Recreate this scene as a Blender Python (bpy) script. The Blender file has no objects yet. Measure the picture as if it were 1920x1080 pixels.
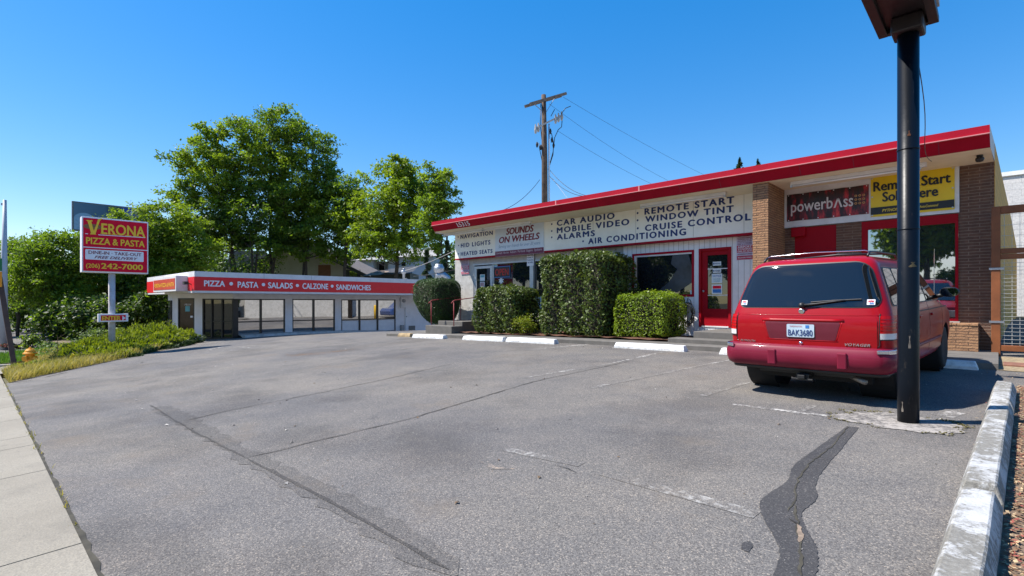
import bpy, bmesh, math, random
import numpy as np
from mathutils import Vector, Matrix
SC = bpy.context.scene
COL = SC.collection
R = math.radians
RNG = np.random.default_rng(7)
random.seed(7)

# ------------------------------------------------------------------ camera, sky, sun, exposure
H = 1.30                       # eye height above the datum of the lot (X along the shop front, Y into the shop, metres)
FPX, CPX, HOR = 955.0, 960.0, 565.0
YAW = math.atan2(955.0, 1000.0)
cs, sn = math.cos(YAW), math.sin(YAW)
cam_d = bpy.data.cameras.new('camera')
cam_d.sensor_width = 36.0
cam_d.lens = FPX / 1920 * 36
cam_d.shift_y = 25.0 / 1920
cam_d.clip_start = 0.05
cam_d.clip_end = 3000
cam = bpy.data.objects.new('camera', cam_d)
COL.objects.link(cam)
cam.location = (0, 0, H)
cam.rotation_euler = (R(90), 0, YAW)
SC.camera = cam

SUN_FROM = Vector((-0.58, -0.45, 1.0)).normalized()      # towards the sun
SUN_EL = math.asin(SUN_FROM.z)
SUN_AZ = math.atan2(SUN_FROM.x, SUN_FROM.y)
world = bpy.data.worlds.new('World')
SC.world = world
world.use_nodes = True
wt = world.node_tree
bg = wt.nodes['Background']
sky = wt.nodes.new('ShaderNodeTexSky')
sky.sky_type = 'NISHITA'
sky.sun_disc = False
sky.sun_elevation = SUN_EL
sky.sun_rotation = SUN_AZ
sky.altitude = 100
sky.air_density = 1.0
sky.dust_density = 0.15
sky.ozone_density = 2.2
hs = wt.nodes.new('ShaderNodeHueSaturation')
hs.inputs['Saturation'].default_value = 2.0
hs.inputs['Hue'].default_value = 0.509
hs.inputs['Value'].default_value = 1.72
gm = wt.nodes.new('ShaderNodeGamma')
gm.inputs[1].default_value = 0.58
wt.links.new(sky.outputs[0], gm.inputs[0])
wt.links.new(gm.outputs[0], hs.inputs['Color'])
# fair-weather clouds low over the far side of the street (opposite the shop)
tc = wt.nodes.new('ShaderNodeTexCoord')
sx = wt.nodes.new('ShaderNodeSeparateXYZ')
wt.links.new(tc.outputs['Generated'], sx.inputs[0])
mp = wt.nodes.new('ShaderNodeMapping')
mp.inputs['Scale'].default_value = (2.2, 2.2, 5.0)
wt.links.new(tc.outputs['Generated'], mp.inputs[0])
cn = wt.nodes.new('ShaderNodeTexNoise')
cn.inputs['Scale'].default_value = 1.6
cn.inputs['Detail'].default_value = 7
wt.links.new(mp.outputs[0], cn.inputs['Vector'])
cr = wt.nodes.new('ShaderNodeMapRange')
cr.inputs[1].default_value = 0.54
cr.inputs[2].default_value = 0.68
wt.links.new(cn.outputs[0], cr.inputs[0])
my = wt.nodes.new('ShaderNodeMapRange')          # only where Y points across the street
my.inputs[1].default_value = -0.15
my.inputs[2].default_value = -0.45
wt.links.new(sx.outputs[1], my.inputs[0])
mz = wt.nodes.new('ShaderNodeMapRange')
mz.inputs[1].default_value = 0.75
mz.inputs[2].default_value = 0.35
wt.links.new(sx.outputs[2], mz.inputs[0])
m1 = wt.nodes.new('ShaderNodeMath'); m1.operation = 'MULTIPLY'
m2 = wt.nodes.new('ShaderNodeMath'); m2.operation = 'MULTIPLY'
wt.links.new(cr.outputs[0], m1.inputs[0]); wt.links.new(my.outputs[0], m1.inputs[1])
wt.links.new(m1.outputs[0], m2.inputs[0]); wt.links.new(mz.outputs[0], m2.inputs[1])
cm = wt.nodes.new('ShaderNodeMixRGB')
cm.inputs[2].default_value = (6.0, 6.1, 6.3, 1)
wt.links.new(m2.outputs[0], cm.inputs[0])
wt.links.new(hs.outputs[0], cm.inputs[1])
wt.links.new(cm.outputs[0], bg.inputs['Color'])
bg.inputs['Strength'].default_value = 0.105

sun_d = bpy.data.lights.new('sun', 'SUN')
sun_d.energy = 4.1
sun_d.angle = R(0.5)
sun_d.color = (1.0, 0.95, 0.88)
sun = bpy.data.objects.new('sun', sun_d)
COL.objects.link(sun)
sun.rotation_euler = (-SUN_FROM).to_track_quat('-Z', 'Y').to_euler()
SC.view_settings.view_transform = 'Standard'
SC.view_settings.look = 'None'
SC.view_settings.gamma = 1
SC.view_settings.exposure = 1.1
SC.cycles.max_bounces = 6
SC.cycles.transparent_max_bounces = 12

# ------------------------------------------------------------------ measured points
def W(px, py, d):
    x = (px - CPX) / FPX * d
    return (x*cs - d*sn, x*sn + d*cs, (HOR - py)/FPX*d + H)
def onB(px, py, b):
    dx = (px - CPX)/FPX
    d = b/(dx*sn + cs)
    return (dx*d*cs - d*sn, (HOR - py)/FPX*d + H)          # a, z
def onA(px, py, a):
    dx = (px - CPX)/FPX
    d = a/(dx*cs - sn)
    return (dx*d*sn + d*cs, (HOR - py)/FPX*d + H)          # b, z

# lie of the land: a gently twisted surface through surveyed heights
_cp = [(-3.43,.447,-1.45),(-10,.447,-1.70),(-17.5,.447,-1.99),(-.2,3,-1.27),(0,8.9,-1.16),(-.65,6.45,-1.22),
       (-2.8,7.9,-1.215),(-4.8,10.85,-1.127),(-12,10.85,-1.20),(-14,10.85,-1.21),(-28,8,-1.87),(-28,21,-2.2),
       (-.2,11.2,-1.11),(2,11,-1.1),(-21.6,3.7,-1.93),(-25.4,6.6,-1.88),(4,2,-1.2),(-20,12,-1.55)]
_A = np.array([[1,a,b,a*b,a*a,b*b,a*a*b,a*b*b] for a,b,z in _cp]); _z = np.array([z for *_,z in _cp])
_co = np.linalg.lstsq(np.vstack([_A, np.diag([0,0,0,0,0.05,0.2,0.5,1.0])]), np.concatenate([_z, np.zeros(8)]), rcond=None)[0]
def G(a, b):
    a = min(max(a, -30.0), 6.0); b = min(max(b, -3.0), 22.0)
    return float(np.dot(_co, [1,a,b,a*b,a*a,b*b,a*a*b,a*b*b])) + H
def gp(px, py, dz=0.0):
    dx = (px - CPX)/FPX; k = (HOR - py)/FPX
    lo, hi = 0.5, 400.0
    for _ in range(50):
        d = (lo + hi)/2
        a = dx*d*cs - d*sn; b = dx*d*sn + d*cs
        if k*d + H > G(a, b) + dz: lo = d
        else: hi = d
    return (a, b)

# ------------------------------------------------------------------ mesh helpers
def link(o, parent=None):
    COL.objects.link(o)
    if parent is not None: o.parent = parent
    return o
def wloc(o):
    v = Vector((0,0,0))
    while o is not None:
        v += o.location; o = o.parent
    return v
def tag(o, label=None, cat=None, group=None, kind=None):
    if label: o['label'] = label
    if cat: o['category'] = cat
    if group: o['group'] = group
    if kind: o['kind'] = kind
    return o
def thing(name, label, cat, loc=(0,0,0), group=None, rotz=0):
    o = bpy.data.objects.new(name, None)
    o.location = loc; o.rotation_euler = (0,0,rotz); o.empty_display_size = .1
    link(o)
    return tag(o, label, cat, group)

class MB:
    def __init__(s): s.v = []; s.f = []; s.m = []
    def add(s, vs, fs, mi=0):
        n = len(s.v); s.v += [tuple(map(float, p)) for p in vs]
        for f in fs: s.f.append(tuple(i+n for i in f)); s.m.append(mi)
        return s
    def box(s, x0,x1,y0,y1,z0,z1, mi=0):
        if x0>x1: x0,x1=x1,x0
        if y0>y1: y0,y1=y1,y0
        if z0>z1: z0,z1=z1,z0
        return s.add([(x0,y0,z0),(x1,y0,z0),(x1,y1,z0),(x0,y1,z0),(x0,y0,z1),(x1,y0,z1),(x1,y1,z1),(x0,y1,z1)],
              [(0,3,2,1),(4,5,6,7),(0,1,5,4),(1,2,6,5),(2,3,7,6),(3,0,4,7)], mi)
    def obox(s, c, ax, ay, az, mi=0):
        c, ax, ay, az = map(Vector, (c, ax, ay, az))
        vs = [c+ax*i+ay*j+az*k for k in (-1,1) for i,j in ((-1,-1),(1,-1),(1,1),(-1,1))]
        return s.add(vs, [(0,3,2,1),(4,5,6,7),(0,1,5,4),(1,2,6,5),(2,3,7,6),(3,0,4,7)], mi)
    def bar(s, p, q, w, h, mi=0):
        p, q = Vector(p), Vector(q); d = (q-p); L = d.length; d.normalize()
        up = Vector((0,0,1)) if abs(d.z) < .95 else Vector((0,1,0))
        r = d.cross(up).normalized(); u = r.cross(d)
        return s.obox((p+q)/2, d*(L/2), r*(w/2), u*(h/2), mi)
    def tube(s, pts, r, n=8, cap=True, mi=0):
        pts = [Vector(p) for p in pts]; rs = r if hasattr(r,'__len__') else [r]*len(pts)
        rings = []; prev = None
        for i,p in enumerate(pts):
            t = (pts[min(i+1,len(pts)-1)] - pts[max(i-1,0)])
            t = t.normalized() if t.length > 1e-9 else Vector((0,0,1))
            if prev is None:
                a = t.orthogonal().normalized()
            else:
                a = prev - t*prev.dot(t)
                a = a.normalized() if a.length > 1e-6 else t.orthogonal().normalized()
            prev = a; b = t.cross(a)
            rings.append([p + (a*math.cos(2*math.pi*k/n) + b*math.sin(2*math.pi*k/n))*rs[i] for k in range(n)])
        vs = [v for rg in rings for v in rg]; fs = []
        for i in range(len(rings)-1):
            for k in range(n):
                fs.append((i*n+k, i*n+(k+1)%n, (i+1)*n+(k+1)%n, (i+1)*n+k))
        if cap:
            fs.append(tuple(range(n-1,-1,-1))); fs.append(tuple(range((len(rings)-1)*n, len(rings)*n)))
        return s.add(vs, fs, mi)
    def lathe(s, prof, c=(0,0,0), axis='Z', n=24, mi=0):
        vs = []; c = Vector(c)
        for r,h in prof:
            for k in range(n):
                t = 2*math.pi*k/n; x,y = r*math.cos(t), r*math.sin(t)
                vs.append(c + (Vector((x,y,h)) if axis=='Z' else Vector((h,x,y)) if axis=='X' else Vector((x,h,y))))
        fs = []
        for i in range(len(prof)-1):
            for k in range(n): fs.append((i*n+k, i*n+(k+1)%n, (i+1)*n+(k+1)%n, (i+1)*n+k))
        if prof[0][0] > 1e-6: fs.append(tuple(range(n-1,-1,-1)))
        if prof[-1][0] > 1e-6: fs.append(tuple(range((len(prof)-1)*n, len(prof)*n)))
        return s.add(vs, fs, mi)
    def prism(s, poly, f0, f1, mi=0):
        """poly in 2-D; f0/f1 map a 2-D point to the near and far 3-D points"""
        n = len(poly)
        return s.add([f0(*p) for p in poly]+[f1(*p) for p in poly],
            [tuple(range(n)), tuple(range(2*n-1,n-1,-1))]+[(i,(i+1)%n,n+(i+1)%n,n+i) for i in range(n)], mi)
    def build(s, name, mat, parent=None, smooth=False, bevel=0, segs=2, local=False, recalc=True, label=None):
        me = bpy.data.meshes.new(name)
        o = bpy.data.objects.new(name, me)
        off = Vector((0,0,0)) if (parent is None or local) else wloc(parent)
        me.from_pydata([(x-off.x, y-off.y, z-off.z) for x,y,z in s.v], [], s.f)
        for m in (mat if isinstance(mat,(list,tuple)) else [mat]): me.materials.append(m)
        if any(s.m): me.polygons.foreach_set('material_index', s.m)
        if recalc:
            bm = bmesh.new(); bm.from_mesh(me); bmesh.ops.recalc_face_normals(bm, faces=bm.faces); bm.to_mesh(me); bm.free()
        if smooth:
            me.polygons.foreach_set('use_smooth', [True]*len(me.polygons))
        if bevel:
            md = o.modifiers.new('bevel','BEVEL'); md.width = bevel; md.segments = segs; md.limit_method = 'ANGLE'; md.angle_limit = R(40)
        link(o, parent)
        if label: o['label'] = label
        return o

def quads(name, V, mat, parent=None, mi=None):
    """V: (N,4,3) array of separate quads -> one mesh"""
    N = len(V)
    me = bpy.data.meshes.new(name); o = bpy.data.objects.new(name, me)
    off = np.array(wloc(parent)) if parent is not None else np.zeros(3)
    co = (V.reshape(-1,3) - off).astype(np.float32)
    me.vertices.add(4*N); me.vertices.foreach_set('co', co.ravel())
    me.loops.add(4*N); me.loops.foreach_set('vertex_index', np.arange(4*N, dtype=np.int32))
    me.polygons.add(N); me.polygons.foreach_set('loop_start', np.arange(0,4*N,4, dtype=np.int32))
    try: me.polygons.foreach_set('loop_total', np.full(N,4,dtype=np.int32))
    except Exception: pass
    for m in (mat if isinstance(mat,(list,tuple)) else [mat]): me.materials.append(m)
    if mi is not None: me.polygons.foreach_set('material_index', np.asarray(mi, dtype=np.int32))
    me.update(calc_edges=True)
    return link(o, parent)
def unit(a): return a/np.maximum(np.linalg.norm(a,axis=1,keepdims=True),1e-9)
def leafquads(P, N, size, asp=.55, up=None):
    """rhombic leaves at P facing N"""
    n = unit(N); t = np.random.default_rng(len(P)).normal(size=P.shape) if up is None else up
    t = unit(t - n*np.sum(t*n,axis=1,keepdims=True)); b = np.cross(n,t)
    s = size[:,None]
    return np.stack([P+t*s, P+b*s*asp, P-t*s, P-b*s*asp], axis=1)

# ------------------------------------------------------------------ lettering
def text_shape(body, bold=0.0, space=1.0, shear=0.0):
    cu = bpy.data.curves.new('t','FONT'); cu.body = body; cu.size = 1; cu.offset = bold; cu.space_character = space; cu.shear = shear
    cu.resolution_u = 3
    o = bpy.data.objects.new('t', cu); COL.objects.link(o)
    dg = bpy.context.evaluated_depsgraph_get()
    me = o.evaluated_get(dg).to_mesh()
    vs = [(v.co.x, v.co.y) for v in me.vertices]; fs = [tuple(p.vertices) for p in me.polygons]
    o.evaluated_get(dg).to_mesh_clear()
    bpy.data.objects.remove(o); bpy.data.curves.remove(cu)
    return vs, fs
CAP = 0.72
def put_text(mb, body, fn, x0, x1, z0, z1, mi=0, bold=0.0, **kw):
    """fit body between x0..x1, baseline z0, cap line z1; fn maps (x,z) to 3-D; bold = strokes widened by overlaid passes"""
    vs, fs = text_shape(body, **kw)
    xs = [p[0] for p in vs]; lo, hi = min(xs)-bold, max(xs)+bold
    kx = (x1-x0)/(hi-lo); kz = (z1-z0)/CAP
    o = Vector(fn(x0,z0)); nrm = (Vector(fn(x0+.01,z0))-o).cross(Vector(fn(x0,z0+.01))-o).normalized()
    passes = [(0,0)] if bold <= 0 else [(-bold,0),(bold,0),(0,bold*.6),(0,-bold*.6)] if bold < .03 else [(-bold,0),(bold,0),(0,bold*.6),(0,-bold*.6),(-bold*.5,bold*.4),(bold*.5,-bold*.4)]
    for k,(dx,dz) in enumerate(passes):
        mb.add([Vector(fn(x0+(x+dx-lo)*kx, z0+(z+dz)*kz))+nrm*(.0006*k) for x,z in vs], fs, mi)
def text_B(mb, body, l, r, yb, yt, b, mi=0, **kw):
    a0, z0 = onB(l, yb, b); a1, _ = onB(r, yb, b); z1 = onB(l, yt, b)[1]
    put_text(mb, body, lambda x,z: (x,b,z), a0, a1, z0, z1, mi, **kw)
def text_A(mb, body, l, r, yb, yt, a, mi=0, **kw):
    b0, z0 = onA(l, yb, a); b1, _ = onA(r, yb, a); z1 = onA(l, yt, a)[1]
    put_text(mb, body, lambda x,z: (a,x,z), b0, b1, z0, z1, mi, **kw)

# ------------------------------------------------------------------ materials
class NT:
    def __init__(s, name):
        s.mat = bpy.data.materials.new(name); s.mat.use_nodes = True
        s.t = s.mat.node_tree; s.p = s.t.nodes['Principled BSDF']; s.out = s.t.nodes['Material Output']
    def n(s, typ, **kw):
        nd = s.t.nodes.new('ShaderNode'+typ)
        for k,v in kw.items():
            if k.startswith('i'):
                nd.inputs[int(k[1:])].default_value = v
            else: setattr(nd, k, v)
        return nd
    def l(s, a, b): s.t.links.new(a, b)
    def pos(s): return s.n('NewGeometry').outputs['Position']
    def obj(s): return s.n('TexCoord').outputs['Object']
    def noise(s, vec, scale, detail=4, rough=.55):
        nd = s.n('TexNoise'); nd.inputs['Scale'].default_value = scale; nd.inputs['Detail'].default_value = detail; nd.inputs['Roughness'].default_value = rough
        s.l(vec, nd.inputs['Vector']); return nd.outputs[0]
    def ramp(s, fac, stops):
        nd = s.n('ValToRGB'); cr_ = nd.color_ramp
        while len(cr_.elements) > 1: cr_.elements.remove(cr_.elements[0])
        cr_.elements[0].position = stops[0][0]; cr_.elements[0].color = (*stops[0][1],1)
        for p,c in stops[1:]:
            e = cr_.elements.new(p); e.color = (*c,1)
        s.l(fac, nd.inputs[0]); return nd.outputs[0]
    def math(s, op, a, b=None):
        nd = s.n('Math', operation=op)
        for i,x in enumerate((a,b)):
            if x is None: continue
            if isinstance(x,(int,float)): nd.inputs[i].default_value = x
            else: s.l(x, nd.inputs[i])
        return nd.outputs[0]
    def mix(s, fac, a, b, mode='MIX'):
        nd = s.n('MixRGB', blend_type=mode)
        for i,x in enumerate((fac,a,b)):
            if isinstance(x,(int,float)): nd.inputs[i].default_value = x
            elif isinstance(x,tuple): nd.inputs[i].default_value = (*x,1)
            else: s.l(x, nd.inputs[i])
        return nd.outputs[0]
    def mr(s, v, a, b, c=0.0, d=1.0):
        nd = s.n('MapRange'); s.l(v, nd.inputs[0])
        for i,x in enumerate((a,b,c,d)): nd.inputs[i+1].default_value = x
        return nd.outputs[0]
    def bump(s, h, strength=.3, dist=.02):
        nd = s.n('Bump'); nd.inputs['Strength'].default_value = strength; nd.inputs['Distance'].default_value = dist
        s.l(h, nd.inputs['Height']); s.l(nd.outputs[0], s.p.inputs['Normal'])
    def col(s, c):
        if isinstance(c, tuple): s.p.inputs['Base Color'].default_value = (*c,1)
        else: s.l(c, s.p.inputs['Base Color'])
    def set(s, **kw):
        for k,v in kw.items(): s.p.inputs[k.replace('_',' ')].default_value = v
def M(name, c, rough=.6, var=.12, vs=4.0, metal=0, bump=0, bs=60, ior=1.5, coat=0, dirt=0, dirtc=(.12,.10,.08), ds=2.5):
    t = NT(name); ob = t.obj()
    nz = t.noise(ob, vs, 5)
    c0 = tuple(x*(1-var) for x in c); c1 = tuple(min(1,x*(1+var)) for x in c)
    cc = t.mix(t.mr(nz,.3,.7), c0, c1)
    if dirt:
        dn = t.noise(ob, ds, 8, .7)
        cc = t.mix(t.math('MULTIPLY', t.mr(dn,.47,.62), dirt), cc, dirtc)
    t.col(cc); t.set(Roughness=rough, Metallic=metal, IOR=ior)
    if coat: t.p.inputs['Coat Weight'].default_value = coat; t.p.inputs['Coat Roughness'].default_value = .05
    if bump: t.bump(t.noise(ob, bs, 4), bump, .01)
    return t.mat

def asphalt(name, paint=None, tint=1.0, seal=False, wear=.5):
    t = NT(name); P = t.pos()
    big = t.noise(P, .35, 4); mid = t.noise(P, 1.7, 6, .6); fine = t.noise(P, 22, 3)
    v = t.n('TexVoronoi', feature='F1'); v.inputs['Scale'].default_value = 150; t.l(P, v.inputs['Vector'])
    sep = t.n('SeparateColor'); t.l(v.outputs['Color'], sep.inputs[0])
    stone = t.ramp(sep.outputs[0], [(0,(.072,.070,.070)),(.4,(.112,.110,.110)),(.75,(.152,.149,.146)),(.92,(.19,.182,.17)),(1,(.30,.27,.235))] if not seal else
        [(0,(.038,.038,.041)),(.7,(.052,.053,.057)),(.94,(.072,.072,.075)),(1,(.14,.135,.13))])
    bl = t.noise(P, .22, 5, .6); lane = t.noise(P, .6, 5, .55)
    basec = t.mix(t.mr(big,.40,.60), (.95*tint,.92*tint,.89*tint), (1.13*tint,1.07*tint,.99*tint))
    c = t.mix(1.0, stone, basec, 'MULTIPLY')
    c = t.mix(t.mr(bl,.46,.60,0,.8), c, t.mix(1.0, c, (.80,.82,.88), 'MULTIPLY'))
    c = t.mix(t.mr(lane,.50,.64,0,.8), c, t.mix(1.0, c, (.74,.73,.73), 'MULTIPLY'))
    c = t.mix(t.mr(mid,.40,.68,0,.55), c, t.mix(1.0, c, (1.32,1.27,1.2), 'MULTIPLY'))
    br = t.noise(P, .8, 7, .65)
    c = t.mix(t.mr(br,.58,.74,0,.45), c, (.16,.125,.09))
    oil = t.noise(P, .55, 6, .6)
    c = t.mix(t.mr(oil,.58,.74,0,.45), c, (.035,.035,.037))
    if paint:
        wn = t.noise(P, 16, 6, .75); wb = t.noise(P, 2.2, 3)
        f = t.math('ADD', t.mr(wn,.42,.6,-.5,.5), t.mr(wb,.3,.7,-.4+wear,.4+wear))
        fc = t.math('MINIMUM', t.math('MAXIMUM', f, 0.0), .95)
        c = t.mix(fc, c, paint)
    t.col(c); t.set(Roughness=.88, IOR=1.35)
    h = t.math('ADD', t.math('MULTIPLY', v.outputs['Distance'], -1.0), t.math('MULTIPLY', fine, .6))
    t.bump(h, .22 if not seal else .15, .006)
    return t.mat

def brick(name, c1, c2, mortar, bw=.30, bh=.058, ms=.008, strength=.6, rough=.85, distort=0):
    t = NT(name); P = t.pos(); s_ = t.n('SeparateXYZ'); t.l(P, s_.inputs[0])
    u = t.math('ADD', s_.outputs[0], s_.outputs[1]); zz = s_.outputs[2]
    if distort:
        zz = t.math('ADD', zz, t.mr(t.noise(P, 6, 3), 0,1,-distort,distort))
    cb = t.n('CombineXYZ'); t.l(u, cb.inputs[0]); t.l(zz, cb.inputs[1])
    b = t.n('TexBrick'); t.l(cb.outputs[0], b.inputs['Vector'])
    b.inputs['Color1'].default_value = (*c1,1); b.inputs['Color2'].default_value = (*c2,1); b.inputs['Mortar'].default_value = (*mortar,1)
    b.inputs['Scale'].default_value = 1; b.inputs['Mortar Size'].default_value = ms; b.inputs['Brick Width'].default_value = bw; b.inputs['Row Height'].default_value = bh
    b.inputs['Mortar Smooth'].default_value = .3; b.offset = .5
    nz = t.noise(P, 9, 6, .7)
    c = t.mix(1.0, b.outputs[0], t.ramp(nz, [(.25,(.62,.6,.6)),(.6,(1.05,1.0,.95)),(.85,(1.35,1.2,1.05))]), 'MULTIPLY')
    t.col(c); t.set(Roughness=rough)
    h = t.math('ADD', t.math('MULTIPLY', b.outputs[1], -1.0), t.math('MULTIPLY', t.noise(P, 30, 5, .7), .9))
    t.bump(h, strength, .03)
    return t.mat

def leafmat(name, c0, c1, c2=None, rough=.5, trans=.35, scale=.6, spec=.4):
    t = NT(name); ob = t.obj()
    nz = t.noise(ob, scale, 3); n2 = t.noise(ob, scale*9, 2)
    f = t.math('ADD', t.math('MULTIPLY', nz, .55), t.math('MULTIPLY', n2, .45))
    st = [(.32,c0),(.62,c1)] + ([(.72,c2)] if c2 else [])
    c = t.ramp(f, st)
    t.col(c); t.set(Roughness=rough, **{'Specular_IOR_Level':spec})
    tr = t.n('BsdfTranslucent'); t.l(t.mix(1.0, c, (1.5,1.55,.6), 'MULTIPLY'), tr.inputs[0])
    ms = t.n('MixShader'); ms.inputs[0].default_value = trans
    t.l(t.p.outputs[0], ms.inputs[1]); t.l(tr.outputs[0], ms.inputs[2]); t.l(ms.outputs[0], t.out.inputs[0])
    return t.mat

m_white = M('white_paint', (.72,.72,.72), .55, .06, 3, dirt=.25, dirtc=(.4,.38,.34))
m_cream = M('cream_board', (.90,.87,.79), .6, .03, 2, dirt=.12, dirtc=(.45,.42,.36))
m_offwhite = M('off_white_wall', (.66,.65,.66), .7, .05, 2, dirt=.2, dirtc=(.38,.36,.34))
m_redf = M('red_fascia', (.36,.002,.018), .6, .10, 1.5, dirt=.25, dirtc=(.25,.004,.016), ior=1.25)
m_redd = M('red_door_paint', (.32,.002,.010), .55, .1, 2, ior=1.25)
m_pinkedge = M('pale_flashing', (.60,.22,.22), .5, .1)
m_navy = M('navy_lettering', (.012,.035,.16), .6, .1)
m_black = M('black_metal', (.012,.013,.016), .45, .2)
m_alu = M('aluminium_frame', (.52,.54,.57), .4, .08, metal=.55)
m_dark = M('dark_void', (.01,.01,.011), .8, .2)
m_steel = M('galvanised_steel', (.36,.37,.39), .48, .15, metal=.9)
m_conc = M('concrete', (.33,.31,.28), .9, .14, 3, bump=.3, bs=50, dirt=.5, dirtc=(.18,.165,.145))
m_concd = M('weathered_concrete', (.13,.12,.108), .9, .2, 3, bump=.4, bs=60, dirt=.6, dirtc=(.09,.085,.075))
m_soffit = M('soffit_paint', (.86,.75,.54), .7, .05)
m_wood = M('old_pole_wood', (.075,.05,.036), .9, .3, 5, bump=.4)
m_signred = M('sign_red', (.72,.003,.032), .5, .06, ior=1.25)
m_signyel = M('sign_yellow', (.92,.55,.02), .45, .05)
m_signwhite = M('sign_white', (.80,.78,.82), .45, .04)
m_maroon = M('maroon_lettering', (.20,.01,.035), .5, .1)
def glass(name, c=(.012,.016,.02), ior=1.8, rough=.015):
    t = NT(name); ob = t.obj()
    t.col(c); t.set(Roughness=rough, IOR=ior)
    t.bump(t.noise(ob, 1.3, 2), .012, .05)
    return t.mat
m_glass = glass('window_glass', (.010,.013,.018), 1.9)
m_glassr = glass('restaurant_glass', (.04,.034,.028), 6.0)
m_glassb = glass('mirror_bright_glass', (.02,.03,.035), 4.6)

# ------------------------------------------------------------------ ground, lot, pavement
def sheet(name, poly, mat, dz, step=.6, parent=None, zf=None):
    bm = bmesh.new()
    bm.faces.new([bm.verts.new((x,y,0)) for x,y in poly])
    xs = [p[0] for p in poly]; ys = [p[1] for p in poly]
    for ax,lo,hi in ((0,min(xs),max(xs)),(1,min(ys),max(ys))):
        k = math.ceil(lo/step+1e-6)
        while k*step < hi-1e-6:
            co = (k*step,0,0) if ax == 0 else (0,k*step,0); no = (1,0,0) if ax == 0 else (0,1,0)
            bmesh.ops.bisect_plane(bm, geom=bm.verts[:]+bm.edges[:]+bm.faces[:], dist=1e-5, plane_co=co, plane_no=no); k += 1
    for v in bm.verts: v.co.z = (zf or G)(v.co.x, v.co.y) + dz
    bmesh.ops.triangulate(bm, faces=bm.faces)
    bmesh.ops.recalc_face_normals(bm, faces=bm.faces)
    if sum(f.normal.z for f in bm.faces) < 0: bmesh.ops.reverse_faces(bm, faces=bm.faces)
    me = bpy.data.meshes.new(name); bm.to_mesh(me); bm.free()
    me.materials.append(mat); me.polygons.foreach_set('use_smooth',[True]*len(me.polygons))
    o = bpy.data.objects.new(name, me); link(o, parent); o['kind'] = 'structure'
    return o
tg = NT('earth'); Pq = tg.pos()
tg.col(tg.ramp(tg.noise(Pq,.25,6,.65), [(.3,(.05,.06,.022)),(.5,(.09,.085,.04)),(.7,(.13,.11,.065))])); tg.set(Roughness=.95)
tg.bump(tg.noise(Pq,6,5), .5, .05)
def far_lat(a, b):                      # fall of the land beyond the lot, rising wooded slope in the far distance
    return G(a,b)
gx = sorted(set([-700,-400,-250,-160,-110,-80,-60]+list(np.arange(-50,21,2.))+[30,45,70,110,180,300,500,700]))
gy = sorted(set([-700,-400,-250,-160,-110,-80,-60,-45,-30,-20,-14]+list(np.arange(-10,41,2.))+[50,65,90,130,200,350,700]))
mb = MB(); nx, ny = len(gx), len(gy)
mb.v = [(x,y,G(x,y)-.14) for y in gy for x in gx]
mb.f = [(j*nx+i, j*nx+i+1, (j+1)*nx+i+1, (j+1)*nx+i) for j in range(ny-1) for i in range(nx-1)]; mb.m = [0]*len(mb.f)
tag(mb.build('ground', tg.mat, smooth=True, recalc=False), kind='structure')

m_asph = asphalt('worn_asphalt')
LOT = [(30,.447),(30,30),(-27.9,30),(-27.9,7.6),(-26.6,7.0),(-25.4,6.55),(-23.6,5.3),(-21.6,3.75),(-19.6,2.2),(-18.2,1.05),(-17.45,.447)]
lot = sheet('parking_lot', LOT, m_asph, 0.0, .4)

# painted stall lines, seals, cracks, stains: thin sheets on the asphalt
def strip_poly(pts, w):
    pts = [Vector((*p,0)) for p in pts]; L = []; Rr = []
    ws = w if hasattr(w,'__len__') else [w]*len(pts)
    for i,p in enumerate(pts):
        t = (pts[min(i+1,len(pts)-1)]-pts[max(0,i-1)]).normalized(); n = Vector((-t.y,t.x,0))
        L.append(p+n*ws[i]/2); Rr.append(p-n*ws[i]/2)
    return L, Rr
def smooth_line(p, n=8):
    p = [p[0]]+list(p)+[p[-1]]; o = []
    for i in range(1,len(p)-2):
        a,b_,c,d = (np.array(q,float) for q in p[i-1:i+3])
        for k in range(n):
            t = k/n; o.append(tuple(.5*((2*b_)+(c-a)*t+(2*a-5*b_+4*c-d)*t*t+(3*b_-a-3*c+d)*t**3)))
    return o+[tuple(p[-1])]
def ribbon(name, pts, w, mat, dz=.003, wob=0, sub=.12):
    out = [pts[0]]
    for p,q in zip(pts,pts[1:]):
        L = math.dist(p,q); n = max(1,int(L/sub))
        out += [(p[0]+(q[0]-p[0])*k/n, p[1]+(q[1]-p[1])*k/n) for k in range(1,n+1)]
    if wob: out = [(x+random.uniform(-wob,wob), y+random.uniform(-wob,wob)) for x,y in out]
    wl = [w*random.uniform(.6,1.3) if wob else w for _ in out]
    if wob: wl[0] = wl[-1] = w*.1
    Lp,Rp = strip_poly(out, wl); mb = MB(); n = len(out)
    mb.v = [(p.x,p.y,G(p.x,p.y)+dz) for p in Lp+Rp]
    mb.f = [(i,n+i,n+i+1,i+1) for i in range(n-1)]; mb.m = [0]*(n-1)
    return tag(mb.build(name, mat, lot, recalc=False), kind='structure')
m_line = asphalt('worn_white_paint', (.52,.50,.47), wear=.22)
m_linef = asphalt('faded_white_paint', (.40,.385,.36), wear=-.06)
def pl(name, px, w, mat, **kw): return ribbon(name, [gp(*p) for p in px], w, mat, **kw)
pl('parking_line', [(985,708),(1146,682)], .10, m_linef)
pl('parking_line', [(1146,682),(1242,660)], .10, m_line)
pl('parking_line', [(1110,727),(1205,708)], .10, m_linef)
pl('parking_line', [(1318,742),(1402,717)], .10, m_linef)
pl('parking_line', [(1205,708),(1402,668)], .09, m_linef)
pl('parking_line', [(1372,758),(1600,786)], .09, m_line)
pl('parking_line', [(1490,776),(1528,760)], .08, m_linef)
pl('parking_line', [(1640,792),(1840,797)], .08, m_linef)
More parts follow.
